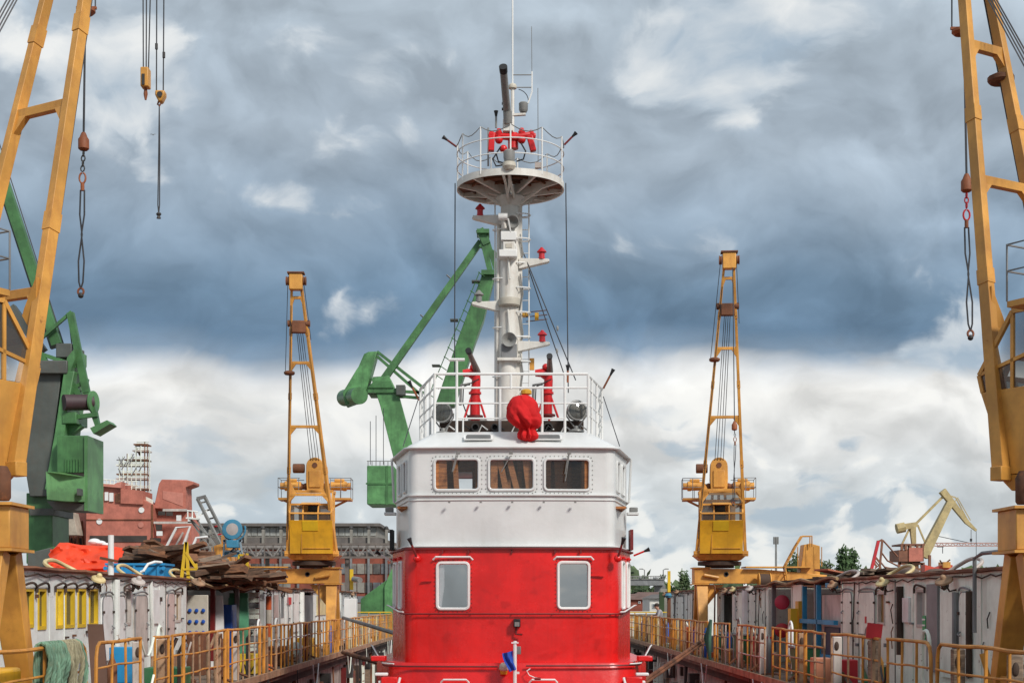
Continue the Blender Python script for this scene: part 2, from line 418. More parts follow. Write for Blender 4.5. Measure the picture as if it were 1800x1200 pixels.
def wall_strip(mb, path, z0, z1, opens, depth, inward):
    """a wall sheet along a plan path, with real openings (t0, t1, z0, z1 by length along the path) and their reveals"""
    path = [Vector((p[0], p[1], 0)) for p in path]
    T = [0]
    for i in range(1, len(path)): T.append(T[-1] + (path[i] - path[i - 1]).length)
    def at(t):
        for i in range(1, len(path)):
            if t <= T[i] + 1e-6:
                k = (t - T[i - 1]) / max(T[i] - T[i - 1], 1e-9); return path[i - 1].lerp(path[i], k)
        return path[-1]
    ts = sorted(set([round(t, 4) for t in T] + [round(t, 4) for o in opens for t in o[:2]]))
    zs = sorted(set([z0, z1] + [z for o in opens for z in o[2:4]]))
    P = lambda t, z: at(t) + Vector((0, 0, z))
    for i in range(len(ts) - 1):
        for j in range(len(zs) - 1):
            tm = (ts[i] + ts[i + 1]) / 2; zm = (zs[j] + zs[j + 1]) / 2
            if any(o[0] < tm < o[1] and o[2] < zm < o[3] for o in opens): continue
            mb.quad(P(ts[i], zs[j]), P(ts[i + 1], zs[j]), P(ts[i + 1], zs[j + 1]), P(ts[i], zs[j + 1]))
    for o in opens:
        inn = Vector(inward(at((o[0] + o[1]) / 2))) * depth
        a, b, c, d = P(o[0], o[2]), P(o[1], o[2]), P(o[1], o[3]), P(o[0], o[3])
        for p, q in ((a, b), (b, c), (c, d), (d, a)): mb.quad(p, q, q + inn, p + inn)
    return at
# ---------------------------------------------------------------- ground, water, quays
def sheet(name, x0, x1, y0, y1, z, mat):
    o = MB().quad((x0, y0, z), (x1, y0, z), (x1, y1, z), (x0, y1, z)).build(name, mat); o['kind'] = 'structure'; return o
sheet('water', -3000, 3000, -400, 5200, -9.5, WATER)
q = MB().box(-1500, 1500, 96, 4800, -11, -6).build('ground', QUAY); q['kind'] = 'structure'
q = MB().box(-300, -20, -60, 95.9, -11, -6.02).build('pavement', QUAY); q['kind'] = 'structure'

# ---------------------------------------------------------------- the floating dock
XL, XR = -6.15, 6.3
dock = thing('floating_dock', 'rust streaked floating dock with two high side walls around the ship', 'dock', (0, 40, -8.6))
MB().box(-14.5, 14.5, 2, 77, -8.6, -7.4).build('dock_floor', RUSTD, dock)
rnd = random.Random(3)
for s, X in ((-1, XL), (1, XR)):
    x0, x1 = sorted((X + s * .32, s * 14.3))
    MB().box(x0, x1, 2.2, 76.5, -7.39, -.22).build('wing_wall', DOCKW, dock)
    x0, x1 = sorted((X - s * .12, s * 14.6))
    MB().box(x0, x1, 2, 77, -.215, 0).build('wing_deck', DECKM, dock)
    MB().beam((X - s * .16, 2, -.02), (X - s * .16, 77, -.02), .07, .16).build('edge_beam', RAILW, dock)
    MB().box(*sorted((X + s * .05, X + s * .31)), 2, 76.8, -.46, -.225).build('edge_girder', RUSTD, dock)
    rib = None
    for i in range(24):                                     # ribs, rubbing timbers and pipes down the inner wall
        y = 20 + i * 2.35
        xx = X + s * .22
        w = rnd.choice((.10, .16, .3)); m = rnd.choice((RUSTD, RUST, GREYP2, WOODG, DRED, GREYP2, CREAM))
        MB().box(*sorted((xx - s * .10, xx + s * .095)), y, y + w, -7.3, rnd.uniform(-1.3, -.7)).build('wall_rib', m, dock)
        if i % 2:
            yy = y + 1.1; r = rnd.choice((.03, .045, .06))
            zb = rnd.uniform(-4.5, -2.5)
            MB().tube([(xx - s * .02, yy, -.3), (xx - s * .06, yy, -1.2), (xx - s * .05, yy + rnd.uniform(-.5, .5), zb), (xx - s * .02, yy + rnd.uniform(-.6, .6), -7)], r, 6).build('wall_pipe', rnd.choice((GREYP2, GRND, RUST, SIGNW)), dock)
        if i % 3 == 0:
            MB().box(*sorted((xx - s * .25, xx + s * .09)), y + .8, y + 1.25, -1.15, -.64).build('fender_block', GRND, dock)
        if i % 4 == 2:                                      # sagging hose loops below the deck edge
            a = [V(X - s * .2, y + k * .16, -.1 - .75 * math.sin(math.pi * k / 8) * rnd.uniform(.85, 1.1)) for k in range(9)]
            MB().tube(a, .022, 5).build('hanging_hose', rnd.choice((SIGNW, BLACK, GREYP2)), dock)
        if i % 5 == 1:                                      # stained timber facing
            MB().box(*sorted((xx - s * .06, xx + s * .097)), y + .3, y + 1.5, -7.3, -1.0).build('timber_facing', rnd.choice((WOODG, CREAM, RUST)), dock)
    for k in range(9):                                      # wall ladder
        yy = 61
        MB().beam((X + s * .05, yy, -.9 - k * .33), (X + s * .05, yy + .45, -.9 - k * .33), .035).build('rung', RAILW, dock)

gr = random.Random(21)
for s, X in ((-1, XL), (1, XR)):
    for i in range(46):
        y = 18 + i * 1.22 + gr.uniform(-.3, .3); x = X + s * gr.uniform(.12, .6); m = gr.choice((RUST, RUSTD, GREYD, RAILW, DOORB, GRND, YEL, GREYP2))
        k = gr.randrange(6)
        if k == 0: MB().box(x - .09, x + .09, y, y + gr.uniform(.15, .4), .0, gr.uniform(.12, .45)).build('deck_box', m, dock, .01)
        elif k == 1: MB().tube([V(x, y, 0), V(x, y, gr.uniform(.5, 1.0)), V(x - s * .12, y + .05, gr.uniform(1.0, 1.15))], gr.choice((.02, .035)), 6).build('standpipe', m, dock)
        elif k == 2: MB().tube([V(x + .13 * math.cos(a * .6), y + .13 * math.sin(a * .6), .03 + a * .004) for a in range(40)], .025, 5).build('hose_coil', gr.choice((BLACK, GREYP2, ORP, RUST)), dock)
        elif k == 3: b_ = MB().lathe([(.07, 0), (.08, .02), (.08, .8), (.03, .92), (.03, .98)], (x, y, 0), (0, 0, 1), 10).build('gas_bottle', gr.choice((GREYD, RUST, BLUED, DOORB)), dock)
        elif k == 4: MB().beam((x, y, .05), (x + gr.uniform(-.15, .15), y + gr.uniform(.8, 1.8), gr.uniform(.08, .5)), .1, .04).build('loose_board', gr.choice((WOODB, WOODG, WOODD)), dock)
        else: MB().tube([V(x, y, .02), V(x + .05, y + .3, .03), V(x - s * .25, y + .5, .02), V(X - s * .18, y + .7, -.05), V(X - s * .2, y + .72, -gr.uniform(.6, 1.6))], .018, 5).build('loose_hose', gr.choice((BLACK, GREYP2, RUST)), dock)
        if i % 2: MB().cbox((X + s * .2, y, -gr.uniform(.55, 1.6)), .1, gr.uniform(.1, .5), gr.uniform(.06, .35)).build('wall_bracket', gr.choice((RUST, RUSTD, GREYP2, DRED)), dock)

# ---------------------------------------------------------------- the fire boat
CX = .1
ship = thing('fire_boat', 'red and white fire boat seen from the bow with a tall white mast', 'boat', (CX, 36, -7.4))
def outline(off=0.0, half=2.98, yb=41.0, n=9):
    """plan of the house: nearly flat front, a soft bend, sides that splay out going aft; OFF moves it outwards"""
    R_ = [(x, 33 + .12 * (x / 2.2) ** 2) for x in [2.2 * i / 7 for i in range(8)]]
    a0, a1 = math.atan2(-1, .109), math.atan2(-.196, .98)                # outward normals before and after the bend
    rr = .36; c = (2.2 - rr * math.cos(a0), 33.12 - rr * math.sin(a0))
    bend = [(c[0] + rr * math.cos(a0 + (a1 - a0) * i / n), c[1] + rr * math.sin(a0 + (a1 - a0) * i / n)) for i in range(1, n + 1)]
    e = bend[-1]; k = (half - e[0]) / .196
    side = [(e[0] + .196 * k * t, e[1] + .98 * k * t) for t in (.12, .25, .38, .5, .62, .75, .88, 1.0)]
    R_ = R_ + bend + side + [(half, yb)]
    out = []
    for i, p in enumerate(R_):
        q0 = R_[max(0, i - 1)]; q1 = R_[min(len(R_) - 1, i + 1)]
        t = Vector((q1[0] - q0[0], q1[1] - q0[1])).normalized() if i else Vector((1, 0))
        nrm = Vector((t.y, -t.x))
        out.append((p[0] + nrm.x * off, (p[1] + nrm.y * off) if i < len(R_) - 1 else yb))
    return [(CX - x, y) for x, y in reversed(out[1:])] + [(CX + x, y) for x, y in out]
def path_t(path, x, y):
    best = (1e9, 0); T = 0
    for i in range(1, len(path)):
        a = Vector(path[i - 1]); b = Vector(path[i]); d = b - a; L = d.length
        for k in range(21):
            p = a + d * k / 20
            e = (p - Vector((x, y))).length
            if e < best[0]: best = (e, T + L * k / 20)
        T += L
    return best[1]
def loft(mb, rings, cap=True):
    n = len(rings[0]); o = []
    for r in rings: o += list(r)
    fs = []
    for k in range(len(rings) - 1):
        fs += [(k * n + i, k * n + i + 1, (k + 1) * n + i + 1, (k + 1) * n + i) for i in range(n - 1)]
        fs.append((k * n + n - 1, k * n, (k + 1) * n, (k + 1) * n + n - 1))
    if cap: fs += [tuple(range((len(rings) - 1) * n, len(rings) * n)), tuple(range(n - 1, -1, -1))]
    mb.add(o, fs); return mb
def ring_at(off, z, **k): return [(x, y, z) for x, y in outline(off, **k)]
# hull
def hull_ring(z, k):
    L = []
    for i in range(15):
        t = i / 14; y = 21.5 + (1 - k) * 2.5 + t * 42
        hb = 3.75 * (1 - (1 - min(1, t * 2.6)) ** 2.2) * (.78 + .22 * k) + .05
        L.append((hb, y))
    return [(CX - a, b, z) for a, b in L] + [(CX + a, b, z) for a, b in reversed(L)]
loft(MB(), [hull_ring(-6.2, 0), hull_ring(-4, .6), hull_ring(-1.6, 1)]).build('hull', RED, ship)
loft(MB(), [ring_at(.42, -1.59), ring_at(.40, .30), ring_at(.33, .42)]).build('main_house', RED, ship)
# red deckhouse with its two front windows and narrow corner windows
def house(name, z0, z1, mat, front, corner, off=0.0, back=None, depth=.07):
    path = outline(off)
    ops = []; marks = []
    for (xa, xb, za, zb) in front:
        ta = path_t(path, xa, 33.05); tb = path_t(path, xb, 33.05); ops.append((ta, tb, za, zb)); marks.append(('front', ops[-1]))
    for (yy, w, za, zb) in corner:
        for sgn in (-1, 1):
            x = CX + sgn * (2.52 + (yy - 33.45) * .2 + off); y = yy
            t = path_t(path, x, y); ops.append((t - w / 2, t + w / 2, za, zb)); marks.append(('corner', ops[-1]))
    mb = MB()
    inw = lambda p: (Vector((CX, 36, 0)) - Vector((p.x, p.y, 0))).normalized() if abs(p.x - CX) > 2.35 else Vector((0, 1, 0))
    at = wall_strip(mb, path, z0, z1, ops, depth, inw)
    if back:
        wall_strip(mb, [(CX - 2.98 - off, 41), (CX + 2.98 + off, 41)], z0, z1, back, depth, lambda p: (0, -1, 0))
    return mb.build(name, mat, ship), at, marks
FR_R = [(-1.61, -.925, 1.68, 2.71), (1.20, 1.875, 1.69, 2.72)]
rh, at_r, mk_r = house('red_deckhouse', .40, 3.05, RED, FR_R, [(34.15, .5, 1.68, 2.75), (35.15, .5, 1.68, 2.75)])
FR_W = [(-1.70, -.687, 4.44, 5.126), (-.41, .607, 4.44, 5.126), (.884, 1.914, 4.44, 5.126)]
wh, at_w, mk_w = house('wheelhouse', 3.12, 5.385, WHITE, FR_W, [(33.95, .42, 4.45, 5.13), (34.9, .5, 4.45, 5.13)], off=-.09,
                       back=[(1.2, 2.15, 4.75, 5.37), (3.4, 4.4, 4.7, 5.3)])
def frame_pts(at, o, out=.035, r=.08, k=4):
    t0, t1, z0, z1 = o; w, h = t1 - t0, z1 - z0
    tc, zc = (t0 + t1) / 2, (z0 + z1) / 2; L = []
    for (sx, sy, a) in ((1, 1, 0), (-1, 1, 90), (-1, -1, 180), (1, -1, 270)):
        for i in range(k + 1):
            t = tc + sx * (w / 2 - r) + r * math.cos(R(a + 90 * i / k)); z = zc + sy * (h / 2 - r) + r * math.sin(R(a + 90 * i / k))
            p = at(t); d = (p - Vector((CX, 37, 0))).normalized() if abs(p.x - CX) > 2.35 else Vector((0, -1, 0))
            L.append(p + d * out + V(0, 0, z))
    return L
rv = random.Random(5)
for at, marks, fm, big in ((at_r, mk_r, SIGNW, 1), (at_w, mk_w, WHITE, 0)):
    for kind, o in marks:
        g = (o[0] - .02, o[1] + .02, o[2] - .02, o[3] + .02)
        fr = MB().tube(frame_pts(at, g, .012, .09 if kind == 'front' else .05), .036 if big else .034, 6, True)
        f = fr.build('window_frame', fm, ship)
        pn = MB(); a, b = at(o[0] - .01), at(o[1] + .01)
        inn = V(0, .035, 0) if kind == 'front' else (V(CX, 36, 0) - (a + b) / 2).normalized() * .03
        pn.quad(a + inn + V(0, 0, o[2] - .01), b + inn + V(0, 0, o[2] - .01), b + inn + V(0, 0, o[3] + .01), a + inn + V(0, 0, o[3] + .01))
        pn.build('pane', (GLASSR if big else GLASS) if kind == 'front' or not big else SIGNW, f)
        if kind == 'front':                                  # bolts round the frame
            bo = MB(); k = 0
            big_o = (o[0] - .085, o[1] + .085, o[2] - .085, o[3] + .085)
            P = frame_pts(at, big_o, .0, .10, 2)
            for i in range(len(P)):
                p, q_ = P[i], P[(i + 1) % len(P)]; L = (q_ - p).length; nn = max(1, int(L / .095))
                for j in range(nn): bo.cbox(p.lerp(q_, j / nn) + V(0, -.004, 0), .02, .02, .02)
            bo.build('bolts', DRED if big else GREYL, f, kind='stuff')
        if kind == 'front' and big:                          # white rain hood over each red-tier window
            tc = (o[0] + o[1]) / 2; p = at(tc)
            MB().tube([p + V(-.46, -.02, 2.80), p + V(-.40, -.06, 2.865), p + V(.40, -.06, 2.865), p + V(.46, -.02, 2.80)], .024, 6).build('rain_hood', SIGNW, ship)
        if kind == 'corner' and big:
            tc = (o[0] + o[1]) / 2; p = at(tc); d = (p - V(CX, 36, 0)).normalized()
            MB().ball(p + d * .03 + V(0, 0, o[3] + .12), .07, .07, .04, 8, 5).build('rain_hood', RED, ship)
# inside of both houses: floors, a lining, brown pieces imitating window reflections, a desk, curtains and a partition
MB().box(CX - 2.7, CX + 2.7, 33.6, 40.9, 4.02, 4.08).build('wheelhouse_floor', CABW, ship)
pw = MB(); wall_strip(pw, [(CX - 2.5, 34.0), (CX + 2.5, 34.0)], 4.1, 5.4, [(1.22, 1.56, 4.50, 4.93)], .05, lambda p: (0, 1, 0)); pw.build('partition', CABW, ship)
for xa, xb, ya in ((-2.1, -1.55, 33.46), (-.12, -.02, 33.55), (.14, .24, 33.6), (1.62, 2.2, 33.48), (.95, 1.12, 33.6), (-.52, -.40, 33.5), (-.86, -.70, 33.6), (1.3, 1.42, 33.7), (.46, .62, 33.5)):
    MB().box(CX + xa, CX + xb, ya, ya + .12, 4.09, 5.6).build('reflection_panel', CABW, ship)  # added brown panels, their colour stands in for reflections in the bridge glass
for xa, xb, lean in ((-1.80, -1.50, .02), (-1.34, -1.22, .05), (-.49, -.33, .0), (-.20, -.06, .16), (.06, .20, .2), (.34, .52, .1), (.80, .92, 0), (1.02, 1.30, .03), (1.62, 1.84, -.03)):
    MB().prism([(CX + xa, 33.2, 4.40), (CX + xb, 33.2, 4.40), (CX + xb - lean, 33.2, 5.2), (CX + xa - lean, 33.2, 5.2)], (0, .03, 0)).build('reflection_slat', CABW, ship)  # added brown strips behind the panes, shaped like reflections on the glass
MB().box(CX - 2.0, CX + 2.0, 33.5, 33.95, 4.09, 4.42).build('console', DARKIN, ship)
for xx in (-1.1, .2, 1.5): MB().box(CX + xx - .26, CX + xx + .26, 33.42, 33.62, 4.44, 4.475).build('window_ledge', CREAM, ship)
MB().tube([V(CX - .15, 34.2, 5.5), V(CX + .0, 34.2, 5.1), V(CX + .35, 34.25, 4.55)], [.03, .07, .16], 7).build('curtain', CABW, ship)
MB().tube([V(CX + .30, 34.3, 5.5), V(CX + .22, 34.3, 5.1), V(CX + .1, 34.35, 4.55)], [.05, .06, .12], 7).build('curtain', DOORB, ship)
MB().box(CX - 2.3, CX + 2.3, 34.1, 34.2, .6, 3.0).build('lining', GREYD, ship)
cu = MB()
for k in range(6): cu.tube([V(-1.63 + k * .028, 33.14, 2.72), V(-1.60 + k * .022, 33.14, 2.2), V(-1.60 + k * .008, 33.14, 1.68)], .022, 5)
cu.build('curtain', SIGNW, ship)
# ledges, mouldings, roof
def inset(kx, ky, z): return [(CX + (x - CX) * kx, 40.8 - (40.8 - y) * ky, z) for x, y, _ in ring_at(-.10, z)]
def band(name, off0, off1, z0, z1, mat): return loft(MB(), [ring_at(off0, z0), ring_at(off1, z0 + .01), ring_at(off1, z1 - .01), ring_at(off0, z1)], cap=False).build(name, mat, ship)
band('deck_ledge', -.01, .085, 3.03, 3.085, DRED)
band('deck_edge', -.095, .02, 3.09, 3.135, WHITE)
band('moulding', -.095, -.03, 4.285, 4.33, WHITE); band('moulding', -.095, -.06, 4.18, 4.20, WHITE)
loft(MB(), [ring_at(-.02, 5.385, yb=41.1), ring_at(-.02, 5.43, yb=41.1), ring_at(-.10, 5.49, yb=41), inset(.78, .925, 5.84), inset(.70, .89, 5.88)]).build('roof', WHITE, ship)
MB().tube([p for p in ring_at(.0, 5.41)], .03, 6).build('gutter_rim', WHITE, ship)
for a in (-.78, .78 + .06):                                   # grilles in the sloped roof edge
    x = CX + a
    fr = MB().beam((x - .34, 33.30, 5.665), (x + .34, 33.30, 5.665), .26, .03, up=(0, -.47, .88)).build('roof_grille', SIGNW, ship)
    gr = MB()
    for k in range(6):
        p = V(0, -.08 + .032 * k, -.043 + .017 * k)
        gr.beam(V(x - .27, 33.285, 5.69) + p, V(x + .27, 33.285, 5.69) + p, .012, .02)
    gr.beam((x - .29, 33.29, 5.682), (x + .29, 33.29, 5.682), .18, .01, up=(0, -.47, .88))
    gr.build('grille_slats', GREYD, fr, kind='stuff')
for i in range(5):
    MB().cbox((CX - 1.45 + i * .73, 32.96, 4.13), .05, .08, .03).build('eye_plate', GREYL, ship)
# seams on the red front, standing a little proud
for (x, z0, z1) in ((-1.86, .46, 3.0), (2.06, .46, 3.0)):
    MB().box(CX + x, CX + x + .012, 33.05 + .25 * .8 - .07, 33.3, z0, z1).build('plate_seam', RED, ship)
for x in (-1.0, 0, 1.0, -1.6, 1.6): MB().cbox((CX + x, 32.985, 2.985), .03, .06, .09).build('ledge_bracket', DRED, ship)
for (x0, x1, z) in ((1.85, 2.15, 2.42), (-2.1, -1.86, 2.3), (-1.6, 1.85, 1.47)):
    MB().box(CX + x0, CX + x1, 33.03, 33.09, z, z + .012).build('plate_seam', RED, ship)
# hand rails round the red tier
def rail_round(zf, zc, off, xa, xb):
    out = []
    for x, y in outline(off):
        if y > 36.2 or not xa <= x - CX <= xb: continue
        k = min(1, max(0, (y - 33.25) / 2.2)); out.append(V(x, y, zf + (zc - zf) * k))
    return out
MB().tube(rail_round(1.545, 1.72, .09, -9, 9), .02, 6).build('hand_rail', DRED, ship)
MB().tube(rail_round(1.59, 1.74, .15, -9, -2.5), .018, 6).build('hand_rail', SIGNW, ship); MB().tube(rail_round(1.59, 1.74, .15, 2.5, 9), .018, 6).build('hand_rail', SIGNW, ship)
MB().tube(rail_round(.345, .70, .50, -9, -.28), .022, 6).build('hand_rail', DRED, ship); MB().tube(rail_round(.365, .70, .50, .3, 9), .022, 6).build('hand_rail', DRED, ship)
MB().tube(rail_round(.40, .74, .54, -9, -2.7), .018, 6).build('hand_rail', SIGNW, ship); MB().tube(rail_round(.40, .74, .54, 2.7, 9), .018, 6).build('hand_rail', SIGNW, ship)
for p in rail_round(1.545, 1.72, .05, -9, 9)[::3]: MB().cbox(p, .02, .09, .02).build('rail_stay', DRED, ship)
# details on the front of the red house
b = MB().box(.14, .30, 32.78, 32.98, 1.24, 1.43).build('flood_light', BLACK, ship, .01); MB().box(.165, .275, 32.765, 32.779, 1.26, 1.36).build('lamp_glass', GREYL, b)
MB().tube([(.20, 32.9, 1.24), (.20, 32.9, 1.08), (.34, 32.86, 1.07)], .025, 6).build('lamp_bracket', DRED, ship)
b = MB().lathe([(.10, 0), (.115, .03), (.105, .10), (.06, .16)], (-.085, 32.55, .27), (0, -.25, 1)).build('bell', CREAM, ship); MB().lathe([(.075, -.10), (.09, -.02)], (-.085, 32.55, .27), (0, 0, 1)).build('bell_mouth', YEL2, b)
MB().tube([(.17, 32.15, -.6), (.17, 32.2, .94)], .042, 9).build('jack_staff', SIGNW, ship)
MB().cbox((.17, 32.17, .90), .16, .05, .03).build('staff_head', SIGNW, ship); MB().cbox((.24, 32.2, .22), .06, .06, .05).build('staff_cleat', SIGNW, ship)
MB().box(.20, .31, 32.66, 32.9, .62, .80).build('junction_box', GREYL, ship, .008)
MB().tube([(.52, 32.5, .30), (.44, 32.46, .25), (.50, 32.45, .15), (.62, 32.45, .10), (.74, 32.45, .09)], .012, 5).build('cable', SIGNW, ship); MB().cyl((.62, 32.45, .07), (.76, 32.45, .07), .035).build('plug', DRED, ship)
for sx in (-1, 1):                                            # bollards and boxes on the bulwark at the shoulders
    x = CX + sx * 3.12
    MB().box(x - .17, x + .17, 33.2, 33.6, .44, .56).build('fairlead', RED, ship, .02)
    for dz, dx in ((.06, -.02), (-.12, .06)):
        MB().cbox((CX + sx * (2.98 - dx), 32.75, dz + .1), .30, .2, .07).build('mooring_plate', SIGNW, ship, .02)
    MB().tube([V(CX + sx * 2.55, 32.45, .1), V(CX + sx * 2.6, 32.4, -.1), V(CX + sx * 2.58, 32.4, -.6)], .03, 6).build('pipe_stub', SIGNW, ship)
    MB().box(*sorted((CX + sx * 2.62, CX + sx * 3.0)), 32.6, 33.1, -.55, .10).build('vent_box', RED, ship, .02)
    MB().box(*sorted((CX + sx * 2.66, CX + sx * 2.92)), 32.54, 32.598, -.5, -.12).build('vent_face', DRED if sx < 0 else CREAM, ship)
    p = V(CX + sx * 3.0, 35.2, 4.0)
    MB().cbox(p, .28, .3, .07).build('side_light_shelf', WHITE, ship, .01); MB().cbox(p + V(sx * .02, 0, .10), .2, .2, .12).build('side_light', GREYL, ship, .02)
    MB().box(*sorted((CX + sx * 2.92, CX + sx * 2.99)), 34.9, 35.5, 3.1, 3.6).build('side_board', BLACK if sx < 0 else DRED, ship)
    MB().tube([V(CX + sx * 2.94, 35.6, 4.3), V(CX + sx * 2.98, 35.4, 5.38)], .03, 6).build('wing_post', WHITE, ship)
for sx, xx in ((-1, CX - 1.3), (1, CX + .72)):                # hoods half hidden at the foot of the frame
    MB().tube([(xx - .32, 32.5, -.02), (xx - .26, 32.45, .05), (xx + .26, 32.45, .05), (xx + .32, 32.5, -.02)], .025, 6).build('rain_hood', SIGNW, ship)
# wipers
for xt, zt, xb, zb in ((-1.17, 5.30, -1.28, 4.83), (-1.13, 5.29, -1.26, 4.85), (.07, 5.20, -.14, 4.83), (1.42, 5.30, 1.33, 4.78), (1.44, 5.30, 1.34, 4.62)):
    MB().tube([(CX + xt - .1, 32.93, zt), (CX + xb - .1, 32.92, zb)], .012, 5).build('wiper', GREYL, ship)
for xt in (-1.15, .07, 1.42): MB().cbox((CX + xt - .09, 32.95, 5.27), .09, .06, .06).build('wiper_motor', GREYL, ship)
# spray nozzles
def nozzle(p, d, par=ship, L=.42, rod=DRED):
    p = Vector(p); d = Vector(d).normalized()
    n = MB().tube([p, p + d * L * .7], .026, 6).build('spray_nozzle', rod, par)
    MB().tube([p + d * L * .66, p + d * L * .85, p + d * L], [.026, .04, .058], 8).build('nozzle_tip', BLACK, n)
nozzle(W(733, 980, 32.9), (-.35, -.3, .9), L=.5); nozzle(W(1086, 980, 32.9), (.25, -.3, .9), L=.5)
MB().ball(W(733, 981, 32.95), .09).build('nozzle_boss', RED, ship); MB().ball(W(1086, 981, 32.95), .09).build('nozzle_boss', RED, ship)
nozzle(W(686, 985, 35.1), (-.7, -.2, .45), rod=SIGNW); nozzle(W(1114, 976, 35.1), (.85, -.2, .35), rod=RED)

# railing of the top deck
RL = [(-2.28, 39.2), (-2.23, 36.4), (-1.736, 33.95), (1.90, 33.95), (2.42, 36.4), (2.47, 39.2)]
for z, r in ((7.26, .034), (6.93, .026), (6.56, .022), (6.2, .02)):
    if z == 6.2: MB().tube([(-1.2, 33.95, z), (1.35, 33.95, z)], r, 6).build('railing_bar', SIGNW, ship); continue
    MB().tube([(x, y, z) for x, y in RL], r, 7).build('railing_bar', SIGNW, ship)
for z in (6.3,):
    for sx in (0, 1): MB().tube([(x, y, z) for x, y in (RL[:3] if not sx else RL[3:])], .02, 6).build('railing_bar', SIGNW, ship)
for px, zt in ((764, 7.24), (803, 7.6), (879, 6.9), (953, 6.9), (993, 7.25), (1034, 7.24), (814, 6.2)):
    x = (px - VX) * 33.95 / F
    MB().tube([(x, 33.95, 5.7), (x, 33.95, zt)], .033 if px != 814 else .022, 7).build('railing_post', SIGNW, ship)
MB().tube([(.085, 33.95, 6.9), (.085, 33.95, 7.26)], .03, 7).build('railing_post', SIGNW, ship); MB().tube([(-1.40, 33.95, 7.6), (-1.02, 33.95, 7.6)], .04, 7).build('railing_arm', SIGNW, ship)
for sx, (xa, xb) in ((-1, (-1.736, -2.23)), (1, (1.9, 2.42))):
    for y in (34.7, 35.5, 36.4, 37.4, 38.4):
        k = min(1, (y - 33.95) / 2.45); x = xa + (xb - xa) * k + sx * .02 * max(0, y - 36.4)
        MB().tube([(x, y, 5.75), (x, y, 7.26)], .03, 6).build('railing_post', SIGNW, ship)
    MB().tube([(xb, 35.9, 7.0), (xb + sx * .3, 34.5, 5.6)], .012, 5).build('stay_wire', WIRE, ship)
    nozzle((xb + sx * .02, 36.2, 6.95 if sx < 0 else 7.25), (sx * .45, -.2, .85), L=.55, rod=HOOKR)
nozzle(W(998, 672, 34.4), (0, -.1, 1), L=.42, rod=HOOKR)
# dark foam pipes behind the railing foot
MB().box(-1.65, 1.85, 34.5, 34.9, 5.89, 6.22).build('foam_box', RUSTD, ship, .02)
for px, r in ((963, .12), (836, .1), (870, .09)): MB().lathe([(r, 0), (r, .3), (r * .7, .3), (r * .7, .1)], ((px - VX) * 34.45 / F, 34.48, 6.02), (0, -1, 0), 14).build('hose_coupling', GRND, ship)
for k in range(9):
    x = -1.5 + k * .4; MB().tube([(x, 34.42, 5.92), (x + .08, 34.36, 6.08), (x + .22, 34.40, 5.98)], .02, 5).build('coupling_lever', rv.choice((GREYL, BLACK, SIGNW)), ship)
# searchlights
def searchlight(px, py, d, turn):
    c = W(px, py, d); ax = Vector((turn, -1, .12)).normalized()
    h = MB().lathe([(.10, -.26), (.18, -.2), (.235, -.05), (.24, .06), (.25, .09), (.22, .1)], c, ax, 20).build('searchlight', GREYL, ship)
    MB().lathe([(.215, .102), (.18, .115), (.01, .125)], c, ax, 20).build('lens', GLASSC, h)
    MB().lathe([(.19, .03), (.1, -.01), (.05, .04)], c + ax * .075, ax, 16).build('reflector', SIGNW, h)
    MB().tube([c + V(-.25, 0, 0), c + V(-.24, 0, -.12), c + V(-.05, 0, -.38), c + V(.05, 0, -.38), c + V(.24, 0, -.12), c + V(.25, 0, 0)], .018, 6).build('yoke', GREYL, h)
    MB().lathe([(.2, 0), (.19, .03), (.06, .08), (.05, .14)], c + V(0, 0, -.50), (0, 0, 1), 14).build('lamp_base', GREYL, h)
searchlight(779, 726, 34.25, -.25); searchlight(1013, 722, 34.25, .25)
